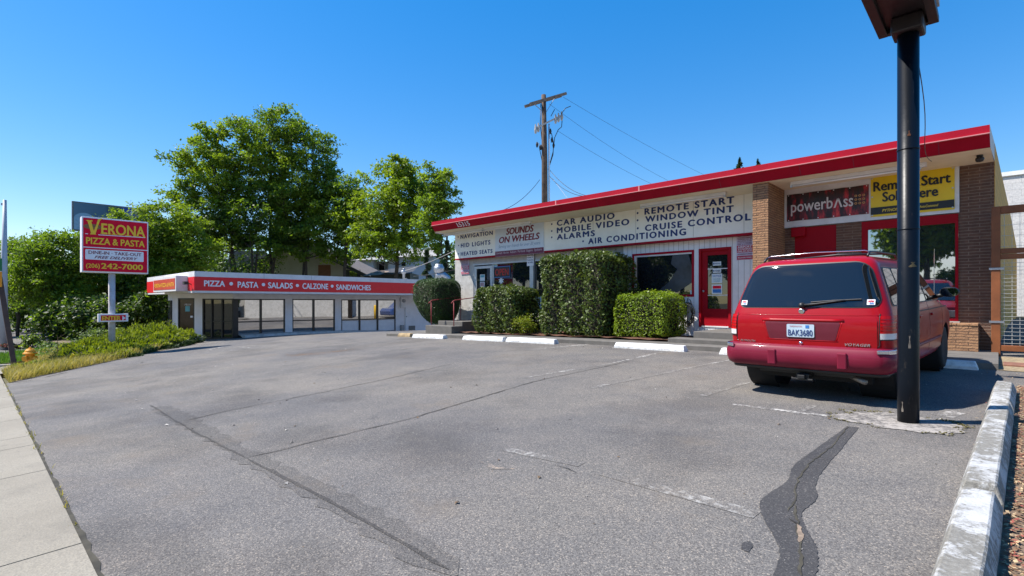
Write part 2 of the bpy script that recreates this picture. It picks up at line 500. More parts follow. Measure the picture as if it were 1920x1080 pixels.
pl('parking_line', [(946,842),(1090,872)], .11, m_linef)
pl('parking_line', [(1130,886),(1420,966)], .13, m_linef)
pl('parking_line', [(1000,655),(1110,645)], .09, m_line)
pl('parking_line', [(1030,656),(1096,648)], .09, m_linef)
pl('parking_line', [(855,647),(945,640)], .09, m_linef)
pl('parking_line', [(505,652),(545,642)], .09, m_linef)
pl('parking_line', [(388,657),(418,650),(470,651.5)], .10, m_line)
pl('parking_line', [(392,657),(440,657),(472,652)], .10, m_linef)
pl('parking_line', [(1770,781),(1797,772)], .16, m_line)
pl('parking_line', [(1740,716),(1770,717)], .10, m_linef)
m_seal = asphalt('tar_seal', seal=True)
m_crack = M('crack_dirt', (.018,.016,.014), .95, .3)
m_crackm = M('mossy_crack', (.045,.040,.028), .95, .5, 8)
def sealp(name, L, Rr, dz=.0038):
    """irregular band between two pixel polylines of equal length"""
    lp = [gp(*p) for p in L]; rp = [gp(*p) for p in Rr]
    def dens(q): return [(x+random.gauss(0,.002),y+random.gauss(0,.002)) for x,y in smooth_line(q,10)]
    lp, rp = dens(lp), dens(rp); n = len(lp); mb = MB(); K = 4
    for i in range(n):
        for k in range(K+1):
            x = lp[i][0]+(rp[i][0]-lp[i][0])*k/K; y = lp[i][1]+(rp[i][1]-lp[i][1])*k/K
            mb.v.append((x,y,G(x,y)+dz))
    mb.f = [(i*(K+1)+k, i*(K+1)+k+1, (i+1)*(K+1)+k+1, (i+1)*(K+1)+k) for i in range(n-1) for k in range(K)]; mb.m = [0]*len(mb.f)
    return tag(mb.build(name, m_seal, lot), kind='structure')
sealp('tar_patch', [(1588,800),(1530,842),(1490,872),(1475,903),(1440,927),(1424,945),(1432,975),(1452,1010),(1462,1040),(1448,1082)],
                   [(1610,802),(1575,845),(1545,880),(1530,908),(1532,935),(1505,962),(1510,990),(1528,1020),(1534,1050),(1530,1082)])
sealp('tar_patch', [(1393,1018),(1390,1026),(1394,1034)], [(1405,1015),(1411,1024),(1404,1036)])
pl('crack', [(1590,800),(1560,838),(1520,868),(1498,895),(1492,918),(1489,945),(1478,960)], .010, m_crackm, dz=.007, wob=.008, sub=.05)
pl('crack', [(1489,945),(1496,985),(1502,1030),(1500,1082)], .014, m_crackm, dz=.007, wob=.008, sub=.04)
pl('crack', [(1478,972),(1490,982),(1499,984)], .012, m_crack, dz=.0075, wob=.006, sub=.03)
pl('crack', [(1497,985),(1502,1000),(1499,1020)], .028, M('crumbled_tan',(.20,.15,.11),.95,.4,20), dz=.0072, wob=.008, sub=.03)
m_seam = asphalt('dark_seam', tint=.45)
m_seam2 = asphalt('smooth_seam', tint=.78)
pl('seam', [(282,760),(360,808),(462,860)], .022, m_seam, dz=.006, wob=.008)
pl('seam', [(462,860),(560,910),(680,975),(840,1070)], .03, m_seam, dz=.006, wob=.006)
pl('seam', [(300,762),(470,858),(570,908),(700,975),(860,1078)], .22, m_seam2, dz=.003, wob=.02)
pl('seam', [(462,860),(600,826),(760,788),(900,746),(1000,716),(1180,678)], .018, m_seam, dz=.007, wob=.012)
pl('crack', [(345,790),(440,768),(600,737),(720,712),(850,682)], .016, m_crack, dz=.007, wob=.02)
pl('crack', [(1040,872),(1065,880),(1082,889)], .014, m_seam, dz=.007, wob=.02)
pl('crack', [(82,708),(128,698)], .05, m_crack, dz=.007, wob=.02)
pl('crack', [(20,719),(70,712)], .06, m_seal, dz=.007, wob=.03)
pl('crack', [(264,681),(268,679)], .06, m_crack, dz=.007, wob=.01)
pl('crack', [(420,661),(500,656),(600,650)], .02, m_crack, dz=.007, wob=.02)
m_rust = asphalt('rusty_stain', (.13,.085,.055), wear=.35)
pl('stain', [(535,664),(600,662),(660,655)], .75, m_rust, dz=.003, wob=.25, sub=.5)
pl('stain', [(905,868),(960,880)], .10, asphalt('tan_stain', (.42,.32,.24), wear=.1), dz=.003, wob=.05)
# pale rough concrete footing round the pole
mb = MB(); c = (-.65,6.42); N = 40
pts = [(c[0]+(.62 if math.cos(t)<0 else .40)*abs(math.cos(t))**.6*math.copysign(1,math.cos(t))*random.uniform(.88,1.1), c[1]+.36*abs(math.sin(t))**.6*math.copysign(1,math.sin(t))*random.uniform(.85,1.12)) for t in np.linspace(0,2*math.pi,N,endpoint=False)]
mb.v = [(x,y,G(x,y)+.006) for x,y in pts]+[(c[0],c[1],G(*c)+.012)]
mb.f = [(i,(i+1)%N,N) for i in range(N)]; mb.m = [0]*N
tag(mb.build('concrete_footing', asphalt('pale_footing', (.34,.31,.28), wear=.55), lot), kind='structure')
# moss fringe round the footing
vs = []
for i in range(420):
    t = random.uniform(0, 2*math.pi); k = random.randrange(N); p = pts[k]
    if p[1] < c[1]-.05 and random.random() < .6: continue
    q = (p[0]+random.gauss(0,.025), p[1]+random.gauss(0,.025)); z = G(*q)+.008
    s = random.uniform(.005,.013); an = random.uniform(0,6.3)
    vs.append([(q[0]+s*math.cos(an+j*1.57), q[1]+s*math.sin(an+j*1.57), z+(s*.8 if j%2 else 0)) for j in range(4)])
m_moss = M('moss', (.13,.115,.04), .95, .35, 20)
tag(quads('moss', np.array(vs), m_moss), kind='stuff', label='thin yellowish moss round the foot of the black pole', cat='moss')

# pavement: slabs with open joints
tm = NT('pavement_concrete'); Pp = tm.pos()
cc = tm.ramp(tm.noise(Pp,.7,6,.6), [(.3,(.215,.190,.148)),(.55,(.285,.255,.202)),(.75,(.345,.312,.252))])
cc = tm.mix(tm.mr(tm.noise(Pp,90,2),.35,.66,0,.6), cc, (.145,.132,.11))
cc = tm.mix(tm.mr(tm.noise(Pp,1.4,8,.7),.50,.68,0,.55), cc, (.14,.125,.10))
cc = tm.mix(tm.mr(tm.noise(Pp,5.5,6,.7),.62,.72,0,.5), cc, (.10,.09,.075))
tm.col(cc); tm.set(Roughness=.92); tm.bump(tm.noise(Pp,70,4), .35, .01)
joints = [12,8,4.8,3.2,1.6,0,-1.55,-2.6,-4.0,-6.32,-7.8,-8.5,-10.2,-12,-13.8,-15.6,-17.4,-19.4,-21.8]
mb = MB()
for j0,j1 in zip(joints,joints[1:]):
    x1, x0 = j0-.007, j1+.007
    n = max(1,int((x1-x0)/.8))
    for k in range(n):
        u0 = x0+(x1-x0)*k/n; u1 = x0+(x1-x0)*(k+1)/n
        mb.add([(u0,-1.9,G(u0,-1.9)),(u1,-1.9,G(u1,-1.9)),(u1,.43,G(u1,.43)),(u0,.43,G(u0,.43))],[(0,1,2,3)])
        for p,q in ((0,1),(1,2),(2,3),(3,0)):
            if (k>0 and (p,q)==(3,0)) or (k<n-1 and (p,q)==(1,2)): continue
            vv = mb.v[-4:] if False else None
b0 = len(mb.v)
top = [tuple(v) for v in mb.v]
mb.v = [(x,y,z+.012) for x,y,z in top]+[(x,y,z-.05) for x,y,z in top]
qf = list(mb.f)
for f in qf:
    for p,q in zip(f, f[1:]+f[:1]): mb.f.append((p,q,q+b0,p+b0)); mb.m.append(0)
tag(mb.build('sidewalk', tm.mat, recalc=False), kind='structure')
sheet('sidewalk_bed', [(13,-2.0),(13,.447),(-21.8,.447),(-21.8,-2.0)], m_concd, -.03, 1.5)
# kerb and street
mb = MB()
xs_ = np.arange(-120,40.1,4)
for u0,u1 in zip(xs_,xs_[1:]):
    mb.add([(u0,-2.2,G(u0,-2.2)-.2),(u1,-2.2,G(u1,-2.2)-.2),(u1,-2.2,G(u1,-2.2)+.01),(u0,-2.2,G(u0,-2.2)+.01),
            (u0,-1.92,G(u0,-1.92)+.01),(u1,-1.92,G(u1,-1.92)+.01)], [(0,1,2,3),(3,2,5,4)])
tag(mb.build('kerb', m_conc, recalc=False), kind='structure')
sheet('road', [(40,-2.2),(-120,-2.2),(-120,-13),(40,-13)], m_asph, -.12, 4.0)
# concrete pad, cross kerb and lawn at the far left
sheet('side_path', [(-21.8,-1.9),(-21.8,.9),(-22.6,1.25),(-26.0,1.25),(-26.0,-1.9)], tm.mat, .0, 1.0)
mb = MB(); mb.box(-26.25,-26.0,-1.9,1.9,G(-26,0)-.1,G(-26,0)+.13)
tag(mb.build('cross_kerb', m_conc, bevel=.02), kind='structure')
m_lawn = M('lawn', (.045,.085,.012), .95, .35, 2)
sheet('lawn', [(-26.25,-1.9),(-26.25,2.4),(-33,2.4),(-33,-1.9)], m_lawn, .10, 1.0)
sheet('side_road', [(-33,-6),(-33,6),(-60,8),(-60,-8)], m_asph, -.05, 3.0)
m_bed = M('dry_verge_soil', (.13,.10,.055), .95, .35, 3, bump=.5, bs=30)
VERGE = [(-17.4,.5),(-18.2,1.07),(-19.6,2.22),(-21.6,3.77),(-23.6,5.32),(-25.4,6.57),(-26.6,7.02),(-27.4,7.3),(-32,6.9),(-40,7.5),(-40,2.3),(-26.3,2.3),(-26.1,1.27),(-22.6,1.27),(-21.7,.9),(-21.7,.5)]
sheet('verge', VERGE, m_bed, .012, 1.0)

def inside(p, poly):
    x,y = p; c = False
    for i in range(len(poly)):
        (x0,y0),(x1,y1) = poly[i-1], poly[i]
        if (y0>y)!=(y1>y) and x < (x1-x0)*(y-y0)/(y1-y0)+x0: c = not c
    return c
def blades(name, pts, h0, h1, mat, w=.008, lean=.5, label=None, cat='grass', kind='stuff'):
    n = len(pts); rg = np.random.default_rng(n)
    P = np.array([(x,y,G(x,y)+z0) for x,y,z0 in pts]); an = rg.uniform(0,2*np.pi,n); h = rg.uniform(h0,h1,n)
    dr = np.stack([np.cos(an),np.sin(an),np.zeros(n)],1); sd = np.stack([-np.sin(an),np.cos(an),np.zeros(n)],1)
    ln = rg.uniform(0,lean,n)*h
    mid = P + np.array([0,0,1])*(h*.55)[:,None] + dr*(ln*.35)[:,None]
    top = P + np.array([0,0,1])*h[:,None] + dr*ln[:,None]
    ww = (w*rg.uniform(.6,1.5,n))[:,None]
    V = np.stack([P-sd*ww, P+sd*ww, mid+sd*ww*.8, mid-sd*ww*.8],1); V2 = np.stack([mid-sd*ww*.8, mid+sd*ww*.8, top+sd*ww*.1, top-sd*ww*.1],1)
    o = quads(name, np.concatenate([V,V2]), mat)
    return tag(o, label, cat, kind=kind)
m_grass = leafmat('verge_grass', (.17,.17,.035), (.46,.36,.12), (.58,.46,.22), rough=.7, trans=.3, scale=.9)
m_lawngrass = leafmat('lawn_grass', (.06,.14,.015), (.12,.22,.025), rough=.7, trans=.3, scale=.8)
gpts = []
while len(gpts) < 24000:
    a = random.uniform(-27,-17.4); b = random.uniform(.5,6)
    if not inside((a,b), VERGE): continue
    # dense near the lot edge and the pavement, thinner where the juniper grows
    e = (a+17.4)*-.627*0 + 0
    if b > 1.0+(-17.6-a)*.55+ .6: continue
    if math.sin(a*3.1+b*2.3)+math.sin(a*7.3-b*5.1) < random.uniform(-2.4,.8): continue
    gpts.append((a,b,0))
blades('verge_grass', gpts, .07, .33, m_grass, .006, 1.0, 'dry yellow-green grass and weeds along the lot edge')
gpts = [(random.uniform(-33,-26.3), random.uniform(-1.5,2.35), .1) for _ in range(9000)]
blades('lawn_grass', gpts, .06, .2, m_lawngrass, .014, .5, 'bright green lawn strip beyond the cross kerb')
# fringe of weeds along the pavement edge
gpts = []
for k in range(700):
    a = random.uniform(-17.3,-3); 
    if math.sin(a*2.1)+math.sin(a*5.7) < random.uniform(-.5,1.9): continue
    gpts.append((a, .44+random.gauss(0,.015), 0))
blades('edge_weeds', gpts, .01, .06, m_grass, .004, 1.2, 'tiny weeds in the joint between pavement and asphalt', 'weeds')
mb = MB()
ed = list(np.arange(-17.4,2,.12)); wd = [max(.002,random.gauss(.012,.008)) for _ in ed]
for (u0,w0),(u1,w1) in zip(zip(ed,wd),zip(ed[1:],wd[1:])):
    mb.add([(u0,.43,G(u0,.44)+.005),(u1,.43,G(u1,.44)+.005),(u1,.447+w1,G(u1,.45)+.005),(u0,.447+w0,G(u0,.45)+.005)],[(0,1,2,3)])
tag(mb.build('edge_dirt', m_crackm, lot, recalc=False), kind='structure')

# loose grit and scraps on the asphalt
vs = []; mi = []
for k in range(1500):
    a = random.uniform(-14,1.5); b = random.uniform(1.2,10.6)
    if random.random() < .35: b = 10.75-abs(random.gauss(0,.12)); a = random.uniform(-14,-3)
    z = G(a,b)+.005; s = random.uniform(.003,.010) if random.random() < .93 else random.uniform(.012,.025); an = random.uniform(0,6.3)
    ca,sa = math.cos(an),math.sin(an); vs.append([(a+s*ca,b+s*sa,z),(a-s*.6*sa,b+s*.6*ca,z+s*.6),(a-s*ca,b-s*sa,z+.001),(a+s*.6*sa,b-s*.6*ca,z+s*.3)]); mi.append(random.choice((0,0,1,2,2)))
tag(quads('grit', np.array(vs), [M('grit_brown',(.14,.09,.05),.9,.3,20),M('grit_pale',(.5,.47,.42),.9,.2,20),M('grit_grey',(.22,.21,.2),.9,.2,20)], mi=mi),'loose grit and leaf scraps scattered over the asphalt','grit',kind='stuff')

# ------------------------------------------------------------------ the audio shop
B = 13.80                                             # plane of its front wall
def wall_panel(mb, a0, a1, z0, z1, b, holes, depth=.12, mi=0, fn=None):
    fn = fn or (lambda x,z,y: (x,y,z))
    xs = sorted({a0,a1,*[h[0] for h in holes],*[h[1] for h in holes]}); zs = sorted({z0,z1,*[h[2] for h in holes],*[h[3] for h in holes]})
    for x0,x1 in zip(xs,xs[1:]):
        for u0,u1 in zip(zs,zs[1:]):
            cx,cz = (x0+x1)/2,(u0+u1)/2
            if any(h[0]<cx<h[1] and h[2]<cz<h[3] for h in holes) or not (a0<cx<a1 and z0<cz<z1): continue
            mb.add([fn(x0,u0,b),fn(x1,u0,b),fn(x1,u1,b),fn(x0,u1,b)],[(0,1,2,3)],mi)
    for x0,x1,u0,u1 in holes:
        mb.add([fn(x0,u0,b),fn(x1,u0,b),fn(x1,u1,b),fn(x0,u1,b),fn(x0,u0,b+depth),fn(x1,u0,b+depth),fn(x1,u1,b+depth),fn(x0,u1,b+depth)],
               [(0,4,5,1),(1,5,6,2),(2,6,7,3),(3,7,4,0)],mi)
m_stucco = M('grey_stucco', (.48,.465,.44), .92, .12, 6, bump=.6, bs=70, dirt=.35, dirtc=(.26,.245,.22))
ts = NT('white_board_siding'); Ps = ts.pos(); sp = ts.n('SeparateXYZ'); ts.l(Ps, sp.inputs[0])
fr = ts.math('FRACT', ts.math('DIVIDE', sp.outputs[0], .150)); gr = ts.math('LESS_THAN', fr, .06)
cb = ts.mix(ts.mr(ts.noise(Ps,2.5,6,.6),.3,.7),(.72,.72,.73),(.82,.82,.82))
cb = ts.mix(ts.mr(ts.noise(Ps,1.1,8,.7),.55,.8,0,.4), cb, (.40,.37,.32))
ts.col(ts.mix(gr, cb, (.22,.22,.22))); ts.set(Roughness=.6); ts.bump(ts.math('MULTIPLY',gr,-1.0),.6,.02)
m_siding = ts.mat
m_roman = brick('roman_brick', (.165,.088,.056), (.125,.066,.044), (.24,.17,.125), .33, .062, .008, .5)
m_split = brick('split_face_brick', (.42,.24,.125), (.33,.18,.095), (.10,.06,.04), .36, .055, .006, 1.0, distort=.02)
m_ochre = brick('ochre_block_wall', (.78,.44,.10), (.70,.40,.10), (.42,.25,.07), .42, .21, .008, .25)

shop = thing('shop_building', 'long low shop with red slanted fascia, cream lettered boards and brick pillars', 'building', (-8.2, B, G(-8.2,13.4)))
zf = -.72 + H                                     # floor of the shop
door_l = (-15.35,-14.22,zf,1.5+H); win_l = (-14.22,-8.62,-.29+H,1.5+H)
mb = MB(); wall_panel(mb, -16.48,-8.32,-.3,2.75+H, B, [door_l, win_l], .10)
mb.add([(-16.48,B,-.6),(-16.48,B,2.95+H),(-16.48,31,2.95+H),(-16.48,31,-.6)],[(0,1,2,3)])
mb.box(-16.48,-.2,30.9,31,-.6,2.95+H)
mb.build('stucco_wall', m_stucco, shop, recalc=False)
d_r = (-6.0,-5.12,-.70+H,1.45+H); w_r = (-8.05,-6.17,.16+H,1.41+H)
mb = MB(); wall_panel(mb,-8.32,-4.17,-.3,2.75+H,B-.012,[d_r,w_r],.11)
mb.box(-8.40,-8.30,B-.035,B-.004,0,1.73+H)
mb.build('siding_wall', m_siding, shop, recalc=False)
# brick part of the front
a_l,_ = onB(1490,430,B); a_d2,_ = onB(1568,430,B); a_w0,_ = onB(1616,430,B); a_w1,_ = onB(1797,430,B)
z_lint = onB(1471,428,B)[1]; z_lint2 = onB(1796,395,B)[1]; z_sill = onB(1790,602,B)[1]
rdoor = (a_l,a_d2,.15,z_lint-.02); rwin = (a_w0,a_w1,z_sill,z_lint-.02)
mb = MB(); wall_panel(mb,-3.83,-.06,-.3,z_lint-.01,B,[rdoor,rwin],.10)
mb.add([(a_w1+.02,B,z_lint-.01),(-.06,B,z_lint-.01),(-.06,B,2.75+H),(a_w1+.02,B,2.75+H)],[(0,1,2,3)])
mb.build('brick_wall', m_roman, shop, recalc=False)
mb = MB(); mb.box(-4.17,-3.83,12.54,B+.05,-.3,2.75+H); mb.build('brick_pillar', m_split, shop)
mb = MB(); mb.box(a_w0-.4,-.28,13.2,B-.004,-.2,-.47+H); mb.build('brick_plinth', m_split, shop)
# stone cap irregularities
mb = MB()
x = a_w0-.4
while x < -.30:
    w = min(random.uniform(.15,.4), -.28-x); mb.box(x+.003,x+w-.003,13.17+random.uniform(0,.03),B-.01,-.468+H,-.44+H+random.uniform(0,.015)); x += w
mb.build('plinth_cap', m_split, shop)
mb = MB(); mb.box(a_w0-.02,a_w1+.03,B-.12,B-.002,z_sill-.075,z_sill-.005); mb.build('window_sill', m_conc, shop, bevel=.006)
mb = MB()                                            # ochre flank, slightly splayed, beyond the brick end
q = [(-.05,B-.002),(.30,25.0),(.78,42.0),(.5,42.0),(-.2,31),(-.2,B+.1)]
mb.prism(q, lambda x,y:(x,y,-.5), lambda x,y:(x,y,3.1+H)); mb.build('flank_wall', m_ochre, shop)
# roof with slanted two-step fascia
prof_hi = [(12.30,3.115),(12.30,2.965)]; 
ends = lambda y: (-16.12 - (y-12.3)*.25, -.11 + (y-12.3)*.03)
mb = MB()
def frow(prof, mb=mb):
    n = len(prof); vs = []
    for y,z in prof:
        l,r = ends(y); vs += [(l,y,z+H),(r,y,z+H)]
    mb.add(vs,[(2*i,2*i+1,2*i+3,2*i+2) for i in range(n-1)])
frow([(12.30,3.115),(12.30,2.975)])
frow([(12.30,2.965),(12.325,2.955),(12.49,2.752)])
mb.add([(ends(12.30)[0],12.30,3.115+H),(ends(12.3)[0],12.30,2.955+H),(ends(12.49)[0],12.49,2.752+H),(ends(12.8)[0],12.8,2.752+H),(ends(12.8)[0],12.8,3.115+H)],[(0,1,2,3,4)])
mb.build('fascia', m_redf, shop, recalc=False)
mb = MB(); l,r = ends(12.3); mb.box(l-.005,r,12.270,12.34,2.957+H,2.974+H)
for px in (1042,1198): # butt joints in the flashing
    a = onB(px,380,12.30)[0]; mb.box(a-.02,a+.02,12.294,12.31,2.975+H,3.118+H)
mb.build('flashing', m_pinkedge, shop)
mb = MB(); l0,r0 = ends(12.49); l1,r1 = -16.50,-.05
mb.add([(l0,12.48,2.75+H),(r0,12.48,2.75+H),(r1,B+.3,2.75+H),(l1,B+.3,2.75+H)],[(0,1,2,3)])
mb.build('soffit', m_soffit, shop, recalc=False)
mb = MB(); mb.add([(ends(12.3)[0],12.31,3.113+H),(ends(12.3)[1],12.31,3.113+H),(.32,31,3.113+H),(-16.55,31,3.113+H)],[(0,1,2,3)])
mb.add([(r0,12.49,2.755+H),(ends(12.31)[1],12.31,2.96+H),(ends(12.31)[1],12.31,3.11+H),(-.05,13.9,3.11+H),(-.05,13.9,2.755+H)],[(0,1,2,3,4)])
mb.add([(-16.52,12.8,2.755+H),(-16.52,12.8,3.11+H),(-16.52,31,3.11+H),(-16.52,31,2.755+H)],[(0,1,2,3)])
mb.build('roof', M('roof_edge', (.62,.60,.56), .8, .1), shop, recalc=False)
for px in (905,985,1120,1275,1350,1500,1600,1760):
    a = onB(px,380,12.40)[0]; mb = MB(); mb.add([(a-.006,12.320,2.954+H),(a+.006,12.320,2.954+H),(a+.006,12.486,2.752+H),(a-.006,12.486,2.752+H)],[(0,1,2,3)]); mb.build('fascia_joint', m_maroon, shop, recalc=False)
# cream board with hand lettering, standing proud of the wall
BB = 13.55
zb0 = onB(853.3,487.6,BB)[1]; zb1 = onB(853.3,485.4,BB)[1]; ab0 = onB(853.3,460,BB)[0]; ab1 = -4.175
mb = MB(); mb.box(ab0,ab1,BB,B-.002,zb1+.002,2.745+H); board = mb.build('lettering_board', m_cream, shop)
mb = MB(); mb.box(ab0-.008,ab1-.001,BB-.012,B-.002,zb0,zb1); mb.build('red_trim', m_redf, shop)
yb = BB-.004
for px in (1112,1192,1300,1395):
    a = onB(px,420,BB)[0]; mb = MB(); mb.box(a-.004,a+.004,BB-.002,BB+.003,zb1+.01,2.74+H); mb.build('board_seam', m_conc, board)
L = [('NAVIGATION',863.3,923.9,447.8,440.6),('HID LIGHTS',863.9,919.4,464.2,456.4),('HEATED SEATS',863.9,923.3,479.6,472.6),
     ('CAR AUDIO',1043.9,1152.6,423.6,413.2),('MOBILE VIDEO',1043.9,1180,437.2,426.8),('ALARMS',1043.9,1115.6,449.6,439.5),
     ('AIR CONDITIONING',1102.8,1286.5,457.5,446.8),('REMOTE START',1208.3,1377,402.4,391.0),('WINDOW TINT',1209.8,1376,416.6,405.6),('CRUISE CONTROL',1209.2,1408,433.2,421.8)]
for body,l_,r_,y0,y1 in L:
    mb = MB(); text_B(mb, body, l_, r_, y0, y1, yb, bold=.046, space=1.28)
    mb.build('lettering', m_navy, board, recalc=False)
mb = MB()
for px,py in ((859,444.4),(860,460.3),(860,475.9),(1034.5,420.2),(1034.5,433.2),(1034.5,445),(1093.2,452.4),(1195.5,399.5),(1195.5,413),(1195.8,428)):
    a,z = onB(px,py,yb); s = .032
    mb.add([(a+s*math.cos(t),yb,z+s*math.sin(t)) for t in np.linspace(0,2*math.pi,10,endpoint=False)],[tuple(range(10))])
mb.build('bullet_dots', m_navy, board, recalc=False)
# house number on the fascia
def fas(x,z):        # slanted lower face
    k = (2.955+H-z)/(2.955-2.752); return (x, 12.325+.165*k-.02, z)
a0,_ = onB(857,420,12.38); a1,_ = onB(880,420,12.38)
mb = MB(); put_text(mb,'15315',fas,a0,a1,2.79+H,2.935+H,bold=.014)
x_ = a0
for k in range(5): # slab serifs under the numerals
    xx = a0+(a1-a0)*(k+.5)/5
    if k in (0,3): mb.add([fas(xx-.045,2.80+H),fas(xx+.045,2.80+H),fas(xx+.045,2.815+H),fas(xx-.045,2.815+H)],[(0,1,2,3)])
mb.build('house_number', m_signwhite, shop, recalc=False)
# fluorescent strips under the soffit
m_tube = M('fluorescent_tube', (.82,.83,.85), .3, .03)
for p,q,b in (((834,402.5),(996,375.5),13.05),((1202,379),(1362,355),12.95),((1483,336.5),(1728,295),12.95)):
    a0 = onB(p[0],p[1],b)[0]; a1 = onB(q[0],q[1],b)[0]
    n = 2 if b > 13 else 1
    for k in range(n):
        u0 = a0+(a1-a0)*k/n; u1 = a0+(a1-a0)*(k+1)/n-.05*(k<n-1)
        mb = MB(); mb.box(u0,u1,b-.06,b+.06,2.67+H,2.748+H); st = mb.build('strip_light', m_white, shop, bevel=.008)
        mb = MB(); mb.tube([(u0+.04,b-.035,2.645+H),(u1-.04,b-.035,2.645+H)],.019,8)
        mb.build('tube', m_tube, st, smooth=True)
        for u in (u0+.02,u1-.02):
            mb = MB(); mb.box(u-.018,u+.018,b-.06,b-.01,2.618+H,2.672+H); mb.build('lamp_holder', m_alu, st)
# left shopfront: aluminium frame, glass door, two big panes
mb = MB(); ff = B+.045
def fr_(x0,x1,z0,z1,y0=None,y1=None): mb.box(x0,x1,y0 or B+.01,y1 or B+.09,z0,z1)
t = .05
fr_(-15.35,-8.62,1.44+H,1.498+H,B-.02); fr_(-15.35,-15.29,zf,1.44+H); fr_(-14.27,-14.17,-.23+H,1.44+H)
fr_(-14.27,-14.17,zf,-.29+H)
a_m = onB(998,540,B)[0]; fr_(a_m-.09,a_m+.09,-.23+H,1.44+H,B-.05); fr_(-8.68,-8.62,-.23+H,1.44+H); fr_(-14.17,-8.62,-.288+H,-.23+H,B-.03)
mb.build('shopfront_frame', m_alu, shop, bevel=.006)
mb = MB(); mb.box(-14.17,a_m-.09,B+.05,B+.06,-.23+H,1.44+H); pane1 = mb.build('window_pane', m_glass, shop)
mb = MB(); mb.box(a_m+.09,-8.68,B+.05,B+.06,-.23+H,1.44+H); mb.build('window_pane', m_glass, shop)
mb = MB(); mb.box(-15.29,-14.27,B+.02,B+.07,zf+.01,zf+.25); mb.box(-15.29,-14.27,B+.02,B+.07,1.30+H,1.40+H)
mb.box(-15.29,-15.17,B+.02,B+.07,zf+.25,1.30+H); mb.box(-14.39,-14.27,B+.02,B+.07,zf+.25,1.30+H)
gd = mb.build('glass_door', m_alu, shop, bevel=.005)
mb = MB(); mb.box(-15.17,-14.39,B+.04,B+.05,zf+.25,1.30+H); mb.build('door_pane', m_glass, gd)
mb = MB(); mb.tube([(-14.33,B+.02,.2+H),(-14.33,B-.05,.2+H),(-14.33,B-.05,-.1+H),(-14.33,B+.02,-.1+H)],.012,8); mb.build('door_handle', m_steel, gd, smooth=True)
# window stickers and posters
def poster(px0,py0,px1,py1,b,base,bars,name='poster',label=None,cat='sticker',rows=None):
    a0,z1 = onB(px0,py0,b); a1,z0 = onB(px1,py1,b)
    mb = MB(); mb.box(a0,a1,b,b+.003,z0,z1)
    o = mb.build(name, base); tag(o, label, cat)
    if bars:
        mb = MB()
        for x0,x1,u0,u1 in bars: 
            mb.add([(a0+(a1-a0)*x0,b-.002,z0+(z1-z0)*u0),(a0+(a1-a0)*x1,b-.002,z0+(z1-z0)*u0),(a0+(a1-a0)*x1,b-.002,z0+(z1-z0)*u1),(a0+(a1-a0)*x0,b-.002,z0+(z1-z0)*u1)],[(0,1,2,3)])
        mb.build('printing', rows or m_navy, o, recalc=False)
    if len(s_lines):
        for body,x0,x1,u0,u1,mt in s_lines:
            mb = MB(); put_text(mb, body, lambda x,z:(x,b-.003,z), a0+(a1-a0)*x0, a0+(a1-a0)*x1, z0+(z1-z0)*u0, z0+(z1-z0)*u1, bold=.02)
            mb.build('lettering', mt, o, recalc=False)
        s_lines.clear()
    return o
s_lines = []
m_paper = M('paper', (.72,.76,.76), .6, .03)
m_teal = M('teal_print', (.12,.36,.42), .6, .1)
m_blue = M('blue_print', (.03,.16,.45), .5, .1)
poster(900,515,909,526.5,B+.036,m_paper,[(.1,.9,.55,.9)],'notice','pale teal notice stuck on the glass shop door','notice',rows=m_teal)
poster(900,528.5,908.5,537.5,B+.036,m_paper,[(.1,.9,.1,.85)],'notice','small pinkish notice below the teal one on the glass door','notice',rows=M('pink_print',(.5,.30,.30),.6))
poster(925,495.5,932.5,500,B+.045,m_paper,[(.1,.9,.3,.7)],'notice','tiny white sticker in the top corner of the window with neon sign','sticker',rows=m_teal)
poster(1003.5,556,1015,581,B+.045,m_paper,[(.2,.4,.35,.75),(.6,.8,.35,.75),(.2,.8,.12,.22)],'notice','white notice with dark bars low in the window beside tall hedge','notice',rows=m_dark)
a0,z1 = onB(926,501,B+.03); a1,z0 = onB(956,519,B+.03)
neon = thing('neon_sign','red neon OPEN sign with blue border hanging in the shop window','neon sign',((a0+a1)/2,B+.03,z0))
def emis(name, c, s):
    t = NT(name); t.col(c); t.p.inputs['Emission Color'].default_value = (*c,1); t.p.inputs['Emission Strength'].default_value = s; return t.mat
mb = MB(); mb.tube([(a0,B+.03,z0),(a1,B+.03,z0),(a1,B+.03,z1),(a0,B+.03,z1),(a0,B+.03,z0)],.014,8); mb.build('border_tube', emis('neon_blue',(.04,.12,.35),.12), neon, smooth=True)
mb = MB(); put_text(mb,'OPEN',lambda x,z:(x,B+.028,z),a0+.07,a1-.07,z0+.07,z1-.07,bold=.01); mb.build('letter_tube', emis('neon_red',(.32,.02,.015),.10), neon, recalc=False)
mb = MB(); mb.box(a0-.02,a1+.02,B+.034,B+.04,z0-.02,z1+.02); mb.build('back_plate', m_black, neon)
c = onB(939.5,526.5,B+.04); mb = MB(); st = [(c[0]+(.16 if k%2 else .075)*math.cos(k*math.pi/8), c[1]+(.16 if k%2 else .075)*math.sin(k*math.pi/8)) for k in range(16)]
mb.prism(st, lambda x,z:(x,B+.042,z), lambda x,z:(x,B+.046,z)); o = mb.build('star_decal', m_paper); tag(o,'white starburst decal under the neon sign in the shop window','decal')
